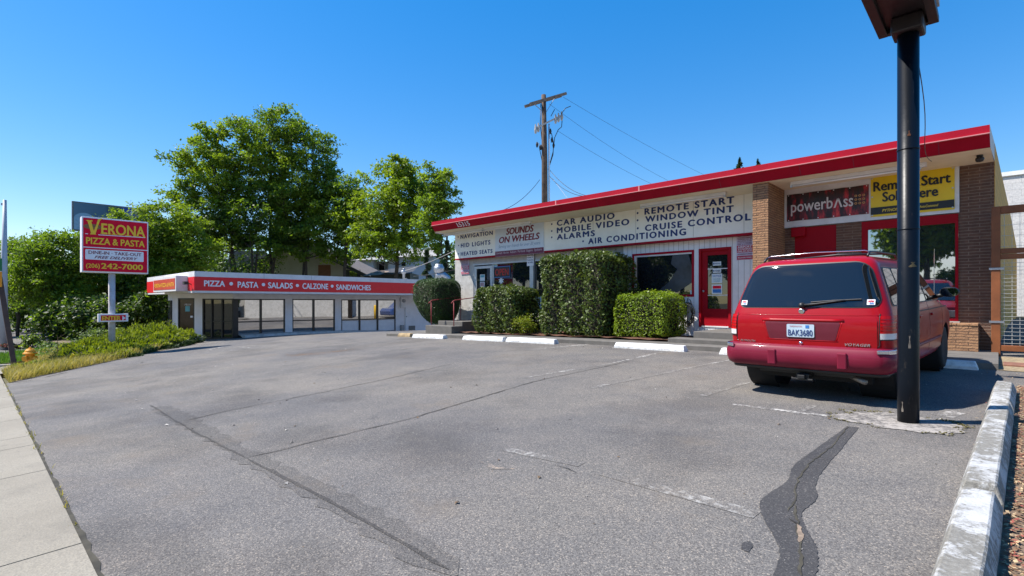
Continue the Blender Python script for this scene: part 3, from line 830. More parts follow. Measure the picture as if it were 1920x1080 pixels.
# white notice plate on the middle mullion
a0,z1 = onB(988,474.5,B-.06); a1,z0 = onB(1001,498,B-.06)
mb = MB(); mb.box(a0,a1,B-.065,B-.055,z0,z1); o = mb.build('notice_plate', m_signwhite, bevel=.003); tag(o,'small white notice plate on the window mullion left of tall hedge','sign')
for k,(bd,y0) in enumerate((('Customer Parking',.78),('ONLY',.58),('All others towed',.40),('24 HRS',.2))):
    mb = MB(); put_text(mb,bd,lambda x,z:(x,B-.067,z),a0+.03,a1-.03,z0+(z1-z0)*y0,z0+(z1-z0)*(y0+.12),bold=.02); mb.build('lettering', m_navy, o, recalc=False)
# SOUNDS ON WHEELS board
bz = BB-.022
a0,zt = onB(928.5,427,bz); a1,_ = onB(1019.5,414,bz); z0 = onB(928.5,482,bz)[1]
mb = MB(); mb.box(a0,a1,bz,BB-.002,z0,zt); sw = mb.build('shop_sign', M('sign_pale_blue', (.66,.72,.80), .5, .03), bevel=.003)
tag(sw,'pale name board with maroon italic letters and maroon town strip on the shop front','sign')
zb = onB(928.5,472,bz)[1]
mb = MB(); mb.box(a0+.004,a1-.004,bz-.004,bz-.001,z0+.006,zb); mb.build('town_strip', M('dark_maroon_strip',(.16,.018,.05),.5), sw)
for bd,l_,r_,y0,y1,kw in (('SOUNDS',948.75,1000.8,440.2,428.2,dict(bold=.045,shear=.18)),('ON WHEELS',935.4,1012,456.2,444.8,dict(bold=.045,shear=.18))):
    mb = MB(); text_B(mb,bd,l_,r_,y0,y1,bz-.003,**kw); mb.build('lettering', m_maroon, sw, recalc=False)
mb = MB(); text_B(mb,'Serving our friends for over 30 years',934.6,1013,465.6,459.8,bz-.003,shear=.45); mb.build('lettering', M('slate_script',(.18,.28,.42),.6), sw, recalc=False)
mb = MB(); text_B(mb,'Everett  Burien  Auburn  Portland  Eugene  Spokane',931,1016,477,472.6,bz-.007,bold=.01); mb.build('lettering', M('pale_pink_lettering',(.62,.48,.52),.6), sw, recalc=False)
# red glazed door in the siding
mb = MB(); x0,x1,u0,u1 = d_r
for bx in ((x0,x0+.07,u0,u1),(x1-.07,x1,u0,u1),(x0+.07,x1-.07,u1-.07,u1)): mb.box(bx[0],bx[1],B-.045,B+.05,bx[2],bx[3])
rd = mb.build('red_door', m_redd, shop, bevel=.006)
gl = [onB(1326,478.5,B)[0], onB(1363.7,478.5,B)[0], onB(1326,579,B)[1], onB(1326,479,B)[1]]
mb = MB(); e = .004
wall_panel(mb, x0+.07,x1-.07,u0+.03,u1-.07,B+.01,[(gl[0],gl[1],gl[2],gl[3])],.03); mb.build('door_leaf', m_redd, rd, recalc=False)
mb = MB(); mb.box(gl[0],gl[1],B+.035,B+.04,gl[2],gl[3]); mb.build('door_pane', m_glass, rd)
mb = MB()
for py in (504,553.5): z = onB(1340,py,B)[1]; mb.box(gl[0],gl[1],B+.028,B+.034,z-.012,z+.012)
mb.build('glazing_bar', m_white, rd)
kx,kz = onB(1320,546,B); mb = MB(); mb.lathe([(.0,-.075),(.028,-.07),(.034,-.05),(.02,-.03),(.016,0),(.03,.004),(.03,.012)],(kx,B+.01,kz),'Y',14); mb.build('door_knob', m_steel, rd, smooth=True)
mb = MB(); mb.box(x0+.07,x1-.07,B-.03,B+.03,u0-.005,u0+.03); mb.build('threshold', m_white, rd)
bq = B+.026
s_lines[:] = [('PANDORA',.2,.9,.3,.72,m_navy)]; poster(1336.5,491,1352,497.5,bq,m_paper,[(.05,.16,.25,.75)],'sticker','narrow white sticker, uppermost on the red door glass','sticker')
s_lines[:] = [('PIONEER',.3,.9,.3,.7,m_navy)]; poster(1336.5,504.5,1352,511.2,bq,m_paper,[(.06,.2,.3,.7)],'sticker','narrow white sticker across the upper glazing bar of red door','sticker')
s_lines[:] = [('NOTICE',.1,.9,.66,.86,m_blue),('FACE MASK',.14,.86,.36,.5,m_teal),('REQUIRED',.2,.8,.14,.28,m_teal)]; poster(1334.5,513.5,1354,530.5,bq,m_paper,None,'notice','pale blue NOTICE sheet in the middle of red door glass','notice')
s_lines[:] = []; poster(1334.5,533.5,1354,551,bq,m_paper,[(.1,.9,.12,.5)],'notice','white sheet with red and blue blocks, lowest on the red door glass','notice',rows=m_blue)
o = bpy.context.scene.objects[-1]
a0,z1 = onB(1336.5,536,bq); a1,z0 = onB(1352,541,bq); mb = MB(); mb.add([(a0,bq-.002,z0),(a1,bq-.002,z0),(a1,bq-.002,z1),(a0,bq-.002,z1)],[(0,1,2,3)])
for ob_ in bpy.data.objects:
    if ob_.get('label','').startswith('white sheet with red and blue'): mb.build('red_printing', m_signred, ob_, recalc=False)
# window in the siding
x0,x1,u0,u1 = w_r
mb = MB()
for bx in ((x0-.03,x0+.03,u0-.03,u1+.03),(x1-.03,x1+.03,u0-.03,u1+.03),(x0+.03,x1-.03,u1-.03,u1+.03),(x0+.03,x1-.03,u0-.03,u0+.03)): mb.box(bx[0],bx[1],B-.035,B+.01,bx[2],bx[3])
sw_ = mb.build('siding_window', m_redf, shop, bevel=.004)
mb = MB()
for bx in ((x0+.03,x0+.09,u0+.03,u1-.03),(x0+.09,x1-.03,u1-.075,u1-.03)): mb.box(bx[0],bx[1],B-.01,B+.04,bx[2],bx[3])
mb.build('inner_frame', m_white, sw_)
mb = MB(); mb.box(x0+.03,x1-.03,B+.045,B+.05,u0+.03,u1-.03); mb.build('window_pane', m_glass, sw_)
poster(1294,544.5,1298.5,551.5,B+.04,m_paper,None,'sticker','tiny white sticker in the corner of the siding window','sticker')
# crumpled silver sunscreen standing inside the siding window
mb = MB()
pts = [(1262,476),(1290,473),(1298,500),(1297,530),(1270,548),(1235,545),(1255,528),(1270,505),(1258,495)]
c = (1280,512)
P3 = [(onB(x,y,B+.042)[0], B+.041+random.uniform(-.012,.0), onB(x,y,B+.042)[1]) for x,y in pts]; cc_ = (onB(*c,B+.04)[0],B+.036,onB(*c,B+.04)[1])
mb.add(P3+[cc_],[(i,(i+1)%9,9) for i in range(9)]); o = mb.build('sunscreen', M('dull_silver_sheet',(.035,.045,.065),.3,.5,3,bump=1,bs=4), recalc=False); tag(o,'crumpled grey sheet leaning behind the siding window','sheet')
# towing notices
m_lilac = M('faded_sign_lilac', (.58,.52,.64), .6, .04); m_signred2 = M('faded_sign_red', (.46,.02,.06), .6, .08)
def towing(px0,py0,px1,py1,label):
    b = B-.026
    a0,z1 = onB(px0,py0,b); a1,z0 = onB(px1,py1,b); hh = z1-z0; w = a1-a0
    mb = MB(); mb.box(a0,a1,b,B-.014,z0,z1); o = mb.build('towing_sign', m_lilac, bevel=.002); tag(o,label,'sign')
    mb = MB(); q = lambda x,z:(x,b-.002,z)
    for u,v_ in ((.30,.58),(.02,.17)): mb.add([q(a0+.01,z0+hh*u),q(a1-.01,z0+hh*u),q(a1-.01,z0+hh*v_),q(a0+.01,z0+hh*v_)],[(0,1,2,3)])
    mb.build('red_field', m_signred2, o, recalc=False)
    q2 = lambda x,z:(x,b-.004,z)
    for bd,u,v_,mt in (('UNAUTHORIZED OR',.93,.965,m_maroon),('IMPROPERLY PARKED',.865,.90,m_maroon),('VEHICLES WILL BE',.80,.835,m_maroon),('IMPOUNDED 24 HRS',.735,.77,m_maroon),('A DAY AT OWNERS',.67,.705,m_maroon),('RISK & EXPENSE',.61,.645,m_maroon),
            ('AIRPORT',.48,.565,m_signwhite),('TOWING',.40,.465,m_signwhite),('(206) 241-6210',.325,.385,m_signwhite),('AUTHORIZED BY OWNER',.21,.26,m_maroon),('VIOLATORS TOWED',.07,.12,m_signwhite)):
        mb = MB(); put_text(mb,bd,q2,a0+w*.07,a1-w*.07,z0+hh*u,z0+hh*v_,bold=.03); mb.build('lettering', mt, o, recalc=False)
towing(1381,441.5,1412,486.5,'faded lilac and red towing notice between the red door and brick pillar')
towing(864.5,486,879.5,514,'faded lilac and red towing notice at the far left end of the shop')
# hose rack, crawl vent
# recessed brick bay: white sign board, red door, red framed window
mb = MB(); mb.box(-3.828,a_w1+.015,B-.03,B-.004,z_lint,2.748+H); mb.build('bay_board', m_white, shop)
mb = MB(); mb.box(rdoor[0],rdoor[1],B+.02,B+.06,rdoor[2],rdoor[3]); o = mb.build('bay_door', m_redd, shop)
mb = MB(); mb.box(rdoor[0]-.05,rdoor[0]+.25,B-.12,B-.003,rdoor[3]-.22,rdoor[3]-.0); mb.build('shutter_box', m_redd, o, bevel=.01)
x0,x1,u0,u1 = rwin
gw = (onB(1627,430,B)[0], onB(1791,430,B)[0], onB(1791,597,B)[1], onB(1627,431,B)[1])
mb = MB(); wall_panel(mb,x0,x1,u0,u1,B-.025,[gw],.06); mb.add([(x0,B-.025,u0),(x0,B+.02,u0),(x0,B+.02,u1),(x0,B-.025,u1)],[(0,1,2,3)])
bw = mb.build('bay_window', m_redd, shop, recalc=False)
mb = MB(); mb.box(gw[0],gw[1],B+.02,B+.03,gw[2],gw[3]); mb.build('window_pane', m_glassb, bw)
# security camera under the soffit
cx_,cz_ = onB(1837,284,13.0); mb = MB(); mb.lathe([(.0,.0),(.05,.0),(.05,-.03),(.03,-.04)],(cx_,13.0,2.748+H),'Z',14); mb.lathe([(.0,-.13),(.05,-.12),(.068,-.08),(.06,-.045),(.0,-.03)],(cx_,13.0,2.748+H),'Z',14)
tag(mb.build('security_camera', m_black, smooth=True),'small black dome camera under the soffit at the right end of the shop','camera')
# junction box and loose wire
a_,z_ = onB(1730,297,12.9); mb = MB(); mb.box(a_-.06,a_+.06,12.86,12.98,2.66+H,2.747+H); tag(mb.build('junction_box', m_white, bevel=.006),'white junction box under the soffit beside the black pole','electric box')

# banners on the bay board
tb = NT('ember_print'); ob_ = tb.pos(); mpn = tb.n('Mapping'); tb.l(ob_, mpn.inputs[0]); mpn.inputs['Scale'].default_value = (5.5,1,1.6)
n1 = tb.noise(mpn.outputs[0],1.2,6,.65)
tb.col(tb.ramp(n1,[(.40,(.012,.004,.006)),(.50,(.05,.004,.007)),(.56,(.26,.008,.016)),(.64,(.60,.02,.03)),(.74,(.80,.16,.06))])); tb.set(Roughness=.4)
bn = B-.045
a0,zt = onB(1475.5,366,bn); a1,zt2 = onB(1629,340.5,bn); z0 = onB(1475.5,416,bn)[1]
mb = MB(); K = 10
for k in range(K+1):
    x = a0+(a1-a0)*k/K; wv = .006*math.sin(k*1.7)
    mb.v += [(x,bn+wv,z0+.006*math.sin(k*.9)),(x,bn+wv,zt+.004*math.sin(k*2.1))]
mb.f = [(2*k,2*k+2,2*k+3,2*k+1) for k in range(K)]; mb.m = [0]*K
pb = mb.build('banner', tb.mat, recalc=False); tag(pb,'dark red banner with silver powerbass lettering on the shop bay','banner')
md = pb.modifiers.new('thick','SOLIDIFY'); md.thickness = .004
m_silver = M('silver_lettering', (.68,.62,.62), .4, .1)
q = lambda x,z:(x,bn-.012,z)
hh = zt-z0; w = a1-a0
mb = MB(); put_text(mb,'powerb',q,a0+w*.055,a0+w*.585,z0+hh*.33,z0+hh*.76,bold=.014); put_text(mb,'ss',q,a0+w*.71,a0+w*.825,z0+hh*.33,z0+hh*.76,bold=.014)
bx0,bx1 = a0+w*.595,a0+w*.70; zb0,zb1 = z0+hh*.33,z0+hh*.66; s_ = .036; mx = (bx0+bx1)/2
mb.add([q(bx0,zb0),q(bx0+s_,zb0),q(mx+s_/2,zb1),q(mx-s_/2,zb1)],[(0,1,2,3)]); mb.add([q(bx1-s_,zb0),q(bx1,zb0),q(mx+s_/2,zb1),q(mx-s_/2,zb1)],[(0,1,2,3)])
mb.build('lettering', m_silver, pb, recalc=False)
mb = MB()
for i in range(3):
    for j in range(3):
        cx_,cz_ = a0+w*(.855+.045*i), z0+hh*(.40+.13*j); r0,r1 = .026,.014
        vs = [q(cx_+r*math.cos(t),cz_+r*math.sin(t)) for r in (r0,r1) for t in np.linspace(0,2*math.pi,12,endpoint=False)]
        mb.add(vs,[(k,(k+1)%12,12+(k+1)%12,12+k) for k in range(12)])
mb.build('ring_marks', M('orange_rings',(.62,.30,.10),.5), pb, recalc=False)
mb = MB()
for k in range(6):
    for zz in (z0+.025,zt-.025):
        cx_ = a0+.04+(w-.08)*k/5; mb.add([q(cx_+.013*math.cos(t),zz+.013*math.sin(t)) for t in np.linspace(0,2*math.pi,8,endpoint=False)],[tuple(range(8))])
mb.build('grommets', m_signwhite, pb, recalc=False)
by = B-.048
a0,zt = onB(1632.5,333.5,by); a1,_ = onB(1790,307.5,by); z0 = onB(1634,407,by)[1]; w = a1-a0; hh = zt-z0
mb = MB(); K = 8
for k in range(K+1):
    x = a0+w*k/K; wv = .006*math.sin(k*2.3+1); mb.v += [(x,by+wv,z0),(x,by+wv,zt)]
mb.f = [(2*k,2*k+2,2*k+3,2*k+1) for k in range(K)]; mb.m = [0]*K
yb_ = mb.build('banner', M('vinyl_yellow',(.78,.55,.008),.4,.05,5), recalc=False); tag(yb_,'yellow banner with black Remote Start Sold Here lettering behind the pole','banner')
md = yb_.modifiers.new('thick','SOLIDIFY'); md.thickness = .004
q = lambda x,z:(x,by-.012,z); q3 = lambda x,z:(x,by-.015,z)
mb = MB(); put_text(mb,'Remote Start',q,a0+w*.035,a1-w*.04,z0+hh*.64,z0+hh*.88,bold=.035); mb.build('lettering', m_black, yb_, recalc=False)
mb = MB(); put_text(mb,'Sold Here',q,a0+w*.15,a0+w*.82,z0+hh*.36,z0+hh*.60,bold=.035); mb.build('lettering', m_black, yb_, recalc=False)
mb = MB(); mb.add([q(a0+.004,z0+hh*.05),q(a1-.004,z0+hh*.05),q(a1-.004,z0+hh*.23),q(a0+.004,z0+hh*.23)],[(0,1,2,3)]); mb.build('black_strip', m_black, yb_, recalc=False)
mb = MB(); put_text(mb,'PYTHON',q3,a0+w*.15,a0+w*.36,z0+hh*.10,z0+hh*.17,bold=.03,shear=.2); put_text(mb,'AutoCommand',q3,a0+w*.60,a0+w*.82,z0+hh*.11,z0+hh*.17,bold=.02,shear=.3)
mb.build('lettering', M('strip_yellow',(.8,.6,.05),.4), yb_, recalc=False)
mb = MB()
for x,zz in ((a0+.03,zt-.03),(a1-.03,zt-.03),(a1-.03,z0+hh*.5),(a1-.03,z0+.04),(a0+.03,z0+hh*.5),(a0+.03,z0+.03)):
    mb.add([q3(x+.016*math.cos(t),zz+.016*math.sin(t)) for t in np.linspace(0,2*math.pi,8,endpoint=False)],[tuple(range(8))])
mb.build('grommets', m_alu, yb_, recalc=False)

# raised walk, planting bed, steps
def walk_z(a,b): return min(G(a,b)+.13, G(a,11.2)+.12+.004*(b-11.2))
mb = MB(); xs_ = list(np.arange(-17.6,.31,.55)); ys_ = [11.2,11.24,11.5,12.5,13.79]
nx = len(xs_)
mb.v = [(x,y,walk_z(x,y)-(.02 if y==11.2 else 0)) for y in ys_ for x in xs_]+[(x,11.2,G(x,11.2)-.1) for x in xs_]
mb.f = [(j*nx+i,j*nx+i+1,(j+1)*nx+i+1,(j+1)*nx+i) for j in range(len(ys_)-1) for i in range(nx-1)]
o_ = len(ys_)*nx; mb.f += [(o_+i,o_+i+1,i+1,i) for i in range(nx-1)]
mb.f += [(0,nx,2*nx,3*nx,4*nx,o_),(nx-1,o_+nx-1,5*nx-1,4*nx-1,3*nx-1,2*nx-1)]; mb.m = [0]*len(mb.f)
tag(mb.build('raised_walk', m_concd, recalc=False), kind='structure')
m_mulch = M('bark_mulch', (.10,.042,.022), .95, .5, 14, bump=1, bs=45)
mb = MB(); bx_ = np.arange(-13.9,-5.85,.25); by_ = np.arange(11.72,13.78,.25)
mb.v = [(x,y,walk_z(x,y)+.02+.05*random.random()*(1 if 11.5<y<13.6 else 0)) for y in by_ for x in bx_]
nx = len(bx_); mb.f = [(j*nx+i,j*nx+i+1,(j+1)*nx+i+1,(j+1)*nx+i) for j in range(len(by_)-1) for i in range(nx-1)]; mb.m=[0]*len(mb.f)
tag(mb.build('planting_bed', m_mulch, recalc=False), kind='structure')
def steps(a0,a1,label,b1=11.58,b2=12.08,zt=None):
    r = thing('concrete_steps', label, 'steps', ((a0+a1)/2, b2, walk_z((a0+a1)/2,b1)))
    zt = zt or -.735+H
    mb = MB(); mb.box(a0,a1,b1,b2-.002,-.1,zt-.155); mb.build('tread', m_concd, r, bevel=.015)
    mb = MB(); mb.box(a0+.42 if a0>-8 else a0+.12,a1,b2,B-.05,-.1,zt); mb.build('landing', m_concd, r, bevel=.015)
    return r
steps(-5.82,-3.85,'grey concrete steps below the red shop door')
steps(-15.55,-14.02,'grey concrete steps with handrails at the left end of the shop')
m_rail = M('pinkish_red_rail_paint',(.30,.04,.04),.6,.15)
for a_,b_,lab in ((-15.42,11.75,'left one of two red pipe handrails on the left steps'),(-14.1,11.75,'red pipe handrail on the left steps, nearer the medium hedge')):
    h = thing('handrail', lab, 'handrail', (a_,b_,walk_z(a_,b_)), 'red handrails on the left steps')
    z0 = -.9+H; zr = z0+.92
    mb = MB(); mb.tube([(a_,b_,z0-.1),(a_,b_,zr-.02)],.017,10); mb.build('post', m_rail, h, smooth=True)
    mb = MB(); mb.tube([(a_,13.2,z0),(a_,13.2,zr+.15)],.017,10); mb.build('post', m_rail, h, smooth=True)
    mb = MB(); mb.tube([(a_,b_-.12,zr-.09),(a_,b_-.02,zr-.01),(a_,b_+.05,zr+.02),(a_,13.2,zr+.17)],.017,10); mb.build('rail', m_rail, h, smooth=True)
# hose coiled on the siding
hx,hz = onB(1291,589,B-.08)
mb = MB(); rg = random.Random(3)
for k in range(7):
    r0 = .26+rg.uniform(-.05,.05); ox,oz = rg.uniform(-.04,.04),rg.uniform(-.05,.05); ph = rg.uniform(0,6)
    mb.tube([(hx+ox+r0*.62*math.cos(t),B-.10+.03*math.sin(t*2+ph)-.008*k,hz+oz+r0*1.05*math.sin(t)) for t in np.linspace(0,2*math.pi,30)],.011,6)
mb.tube([(hx-.10,B-.09,hz+.05),(hx-.02,B-.10,hz+.44),(hx+.06,B-.10,hz+.40),(hx+.14,B-.09,hz+.1)],.012,6)
mb.tube([(hx-.05,B-.05,hz-.3),(hx-.06,B-.05,hz+.3)],.012,6)
o = mb.build('garden_hose', M('hose_rubber',(.03,.034,.03),.5), smooth=True); tag(o,'dark hose coiled on the siding between low hedge and red door','hose')
mb = MB(); x_,z_ = onB(1265,622,B-.03); mb.box(x_-.2,x_+.2,B-.03,B-.013,z_-.1,z_+.1); o = mb.build('crawl_vent', m_dark, shop)
# wheel stops
m_stop = M('painted_wheel_stop',(.74,.74,.73),.75,.08,4,bump=.3,bs=40,dirt=.45,dirtc=(.22,.21,.19),ds=5)
def wheel_stop(a0,a1,b0,label,b1=None,mat=None,w=.2,h=.13):
    mid = ((a0+a1)/2,b0+w/2); b1 = b0 if b1 is None else b1
    mb = MB(); L_ = math.hypot(a1-a0,b1-b0); ax = Vector(((a1-a0)/L_,(b1-b0)/L_,0)); ay = Vector((-ax.y,ax.x,0))
    n = max(3,int(L_/.3)); sec = [(0,-.04),(0,.05),(.035,h),(w-.035,h),(w,.05),(w,-.04)]
    for i in range(n+1):
        s = L_*i/n; ch = .05 if i in (0,n) else 0
        for y,z in sec:
            s2 = s + (ch*(z/h if z>0 else 0))*(1 if i==0 else -1 if i==n else 0)
            p = Vector((a0,b0,0))+ax*s2+ay*(y+random.uniform(-.003,.003)); mb.v.append((p.x,p.y,G(p.x,p.y)+z+random.uniform(-.003,.003)))
    k = len(sec)
    for i in range(n):
        for j in range(k): mb.f.append((i*k+j,i*k+(j+1)%k,(i+1)*k+(j+1)%k,(i+1)*k+j))
    mb.f += [tuple(range(k-1,-1,-1)),tuple(range(n*k,n*k+k))]; mb.m = [0]*len(mb.f)
    o = mb.build('wheel_stop', mat or m_stop, bevel=.008, segs=1); tag(o,label,'wheel stop','painted concrete wheel stops')
    return o
def stop_px(x0,x1,b,label,**kw): return wheel_stop(onB(x0,640,b)[0],onB(x1,640,b)[0],b,label,**kw)
stop_px(1150,1284,10.82,'white wheel stop in front of the low bright hedge')
stop_px(947,1040,10.82,'white wheel stop in front of the small leafy plant')
stop_px(866,943,10.82,'white wheel stop in front of the medium hedge')
stop_px(772,831,10.82,'patchy white wheel stop near the left steps, farthest white one')
stop_px(745,769,11.1,'bare tan wheel stop end, farthest to the left near the restaurant',mat=M('bare_tan_concrete',(.36,.26,.14),.9,.25,6,bump=.4))
stop_px(1347,1480,10.82,'white wheel stop mostly hidden behind the red van')
wheel_stop(-1.55,-.22,11.0,'white wheel stop in shade in front of the van\'s front wheel')
t2 = NT('scuffed_wheel_stop'); o2 = t2.obj()
f1 = t2.noise(o2,5,9,.72); f2 = t2.noise(o2,38,5,.7); f3 = t2.noise(o2,1.3,4,.6)
fm = t2.math('ADD',t2.math('ADD',t2.math('MULTIPLY',f1,.6),t2.math('MULTIPLY',f2,.3)),t2.math('MULTIPLY',f3,.35))
cA = t2.mix(t2.mr(f2,.35,.65),(.16,.15,.13),(.24,.23,.205)); cB = t2.mix(t2.mr(f1,.4,.7),(.36,.36,.355),(.50,.50,.495))
t2.col(t2.mix(t2.mr(fm,.60,.68),cA,cB)); t2.set(Roughness=.92); t2.bump(t2.math('ADD',f2,t2.math('MULTIPLY',fm,1.5)),.5,.02)
m_stop2 = t2.mat
wheel_stop(-.04,.021,1.9,'scuffed white wheel stop at the right edge, nearest the camera',b1=4.15,mat=m_stop2,w=.21,h=.15)
wheel_stop(.023,.117,4.19,'scuffed white wheel stop in line, middle one at the right edge',b1=7.42,mat=m_stop2,w=.21,h=.15)
wheel_stop(.119,.162,7.46,'scuffed white wheel stop in line, farthest one beside the gate',b1=8.95,mat=m_stop2,w=.21,h=.15)
# note: ay points to -a, so the stops extend from their right edge
# leaf litter right of the long stops and along the walls
vs = []; mi = []
for k in range(3800):
    b = random.uniform(1.6,9.6); a = -.09+.029*b+abs(random.gauss(0,.10))
    if random.random() < .12: a = random.uniform(-.2,.9); b = random.uniform(2,12)
    z = G(a,b)+.012+random.random()*.012; s = random.uniform(.006,.02); an = random.uniform(0,6.3); tl = random.uniform(-.5,.5)
    ca,sa = math.cos(an),math.sin(an)
    vs.append([(a+s*ca,b+s*sa,z+s*tl),(a-s*.5*sa,b+s*.5*ca,z),(a-s*ca,b-s*sa,z-s*tl*.2),(a+s*.5*sa,b-s*.5*ca,z)]); mi.append(random.choice((0,0,0,1,1,2)))
o = quads('leaf_litter', np.array(vs), [M('dry_leaf_brown',(.19,.10,.05),.9,.4,30),M('dry_leaf_tan',(.42,.30,.17),.9,.3,30),M('dry_leaf_red',(.28,.07,.05),.9,.3,30)], mi=mi)
tag(o,'dry brown leaf litter beside the long wheel stops','leaves',kind='stuff')
sheet('litter_soil', [(-.07,1.5),(.12,1.5),(.25,6),(.36,9.4),(.1,9.6),(.05,6)], M('litter_soil',(.15,.105,.07),.95,.4,12,bump=.6), .006, .5)
# bare ground and rusty plates in front of the gate
sheet('dirt_patch', [(-.25,11.25),(.15,11.15),(3,11.2),(3.2,13.2),(-.05,13.2),(-.2,12.5)], M('gravelly_dirt',(.26,.20,.12),.95,.4,14,bump=.6), .008, .5)
mb = MB(); 
m_rp = M('rusty_plate',(.22,.10,.065),.85,.3,6,bump=.4)
for x0,x1,lb in ((.06,1.6,'flat brownish plate lying before the gate, nearest the brick plinth'),(1.63,3.1,'flat brownish plate before the gate, farther right')):
    mb = MB(); mb.box(x0,x1,11.75,12.3,G(.8,12)-.01,G(.8,12)+.03); tag(mb.build('rusty_plate', m_rp, bevel=.006),lb,'plate')

# ------------------------------------------------------------------ hedges and shrubs
m_lf_glossy = leafmat('laurel_leaf', (.030,.070,.012), (.12,.155,.025), (.24,.22,.07), rough=.5, trans=.22, scale=5, spec=.4)
m_lf_yew = leafmat('yew_leaf', (.018,.050,.012), (.055,.11,.02), rough=.5, trans=.15, scale=2)
m_lf_lime = leafmat('privet_leaf', (.10,.17,.012), (.27,.36,.025), (.38,.44,.05), rough=.45, trans=.35, scale=2.5)
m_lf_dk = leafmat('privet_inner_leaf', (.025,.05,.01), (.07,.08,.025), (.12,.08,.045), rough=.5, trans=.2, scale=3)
m_twig = M('hedge_twigs',(.028,.022,.014),.9,.4,8)
def hedge(name, label, a0,a1,b0,b1,z0,z1, n, s0,s1, mats, rnd=.18, depth=.12, mixp=(1.,), shape=None, wav=.05, cat='hedge'):
    rg = np.random.default_rng(int(abs(a0)*1000)+n)
    c = np.array([(a0+a1)/2,(b0+b1)/2,(z0+z1)/2]); hlf = np.array([(a1-a0)/2,(b1-b0)/2,(z1-z0)/2])
    root = thing(name, label, cat, (c[0],c[1],z0))
    ar = np.array([hlf[1]*hlf[2],hlf[0]*hlf[2],hlf[0]*hlf[1]]); pr = np.repeat(ar,2); pr[4] *= .25; pr = pr/pr.sum()
    fidx = rg.choice(6,n,p=pr); P = rg.uniform(-1,1,(n,3)); N = np.zeros((n,3))
    ax = fidx//2; sg = np.where(fidx%2==0,-1.,1.); P[np.arange(n),ax] = sg; N[np.arange(n),ax] = sg
    P = P*hlf
    # round the corners
    q = np.clip(P, -(hlf-rnd), hlf-rnd); dlt = P-q; L = np.linalg.norm(dlt,axis=1,keepdims=True)
    dn = dlt/np.maximum(L,1e-6); P = q+dn*rnd; N = unit(dn)
    # uneven clipping and depth
    wv = wav*(np.sin(P[:,:1]*4.1+P[:,2:]*3.3+a0)+np.sin(P[:,1:2]*6.3-P[:,:1]*7.7)+.6*np.sin(P[:,2:]*11+P[:,:1]*9))
    dep = depth*rg.random((n,1))**2
    P = P+N*(wv*.6-dep)+N*(np.where(rg.random((n,1))<.035,rg.uniform(.02,.10,(n,1)),0))
    if shape is not None: P = shape(P, hlf)
    P = P+c
    lv = unit(N*.55+rg.normal(size=(n,3))*.75+np.array([0,0,.25]))
    V = leafquads(P, lv, rg.uniform(s0,s1,n))
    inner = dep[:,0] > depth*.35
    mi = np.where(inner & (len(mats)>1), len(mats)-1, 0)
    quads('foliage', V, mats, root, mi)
    mb = MB(); k = 10
    vs = []
    for i in range(k+1):
        for j in range(k+1):
            pass
    bm = bmesh.new(); bmesh.ops.create_cube(bm, size=2); bmesh.ops.subdivide_edges(bm, edges=bm.edges, cuts=5, use_grid_fill=True)
    cs_ = []
    for v in bm.verts:
        p = np.array(v.co)*(hlf-depth*.9-.03); q_ = np.clip(p,-(hlf-rnd-.05),hlf-rnd-.05); d = p-q_; l = np.linalg.norm(d)
        if l > 1e-6: p = q_+d/l*min(l,rnd)
        p = p+rg.normal(size=3)*.015
        if shape is not None: p = shape(p[None,:],hlf)[0]
        cs_.append(tuple(p+c))
    fs = [tuple(v.index for v in f.verts) for f in bm.faces]; bm.free()
    mb.add(cs_, fs); mb.build('inner_twigs', m_twig, root)
    return root
wz = lambda a,b: walk_z(a,b)
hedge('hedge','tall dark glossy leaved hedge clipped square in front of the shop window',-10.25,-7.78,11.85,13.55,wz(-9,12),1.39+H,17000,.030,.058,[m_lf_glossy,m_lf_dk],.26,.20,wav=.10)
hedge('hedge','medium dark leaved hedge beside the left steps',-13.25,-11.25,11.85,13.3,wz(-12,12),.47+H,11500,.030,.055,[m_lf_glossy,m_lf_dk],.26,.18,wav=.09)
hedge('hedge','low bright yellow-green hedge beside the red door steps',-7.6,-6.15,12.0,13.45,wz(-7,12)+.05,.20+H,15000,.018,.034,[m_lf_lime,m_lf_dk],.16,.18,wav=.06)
def egg(P,h):
    z = P[:,2]/h[2]; k = np.where(z<.1, 1-.52*np.clip((.1-z)/1.1,0,1)**1.4, 1-.10*np.clip(z-.3,0,1)**2)
    Q = P.copy(); Q[:,0] = P[:,0]*k+np.where(z<.1,.18*(.1-z),0); Q[:,1] *= k; return Q
hedge('hedge','smooth rounded dark green topiary bush at the left end of the shop',-17.05,-15.35,11.9,13.4,-.93+H,.89+H,26000,.014,.026,[m_lf_yew],.42,.05,shape=egg,wav=.018)
def small_plant(name,label,c,r,h,n,mats,s=.03,cat='shrub'):
    rg = np.random.default_rng(n); root = thing(name,label,cat,(c[0],c[1],c[2]))
    nc = 26; C = rg.normal(size=(nc,3)); C = unit(C)*rg.uniform(.35,1,(nc,1))*np.array([r,r,h*.5])+np.array([c[0],c[1],c[2]+h*.5]); C[:,2] = np.maximum(C[:,2],c[2]+.08)
    k = rg.integers(0,nc,n); P = C[k]+rg.normal(size=(n,3))*r*.17
    N = unit(rg.normal(size=(n,3))*.8+np.array([0,0,.8])); quads('foliage', leafquads(P,N,rg.uniform(s*.6,s*1.2,n)), mats, root, (rg.random(n)<.35).astype(int)*(len(mats)-1))
    mb = MB()
    for p in C[:14]:
        mb.tube([(c[0]+rg.normal()*.03,c[1]+rg.normal()*.03,c[2]-.03),((c[0]+p[0])/2,(c[1]+p[1])/2,c[2]+(p[2]-c[2])*.6),tuple(p)],[.008,.006,.003],5)
    mb.build('stems', m_twig, root); return root
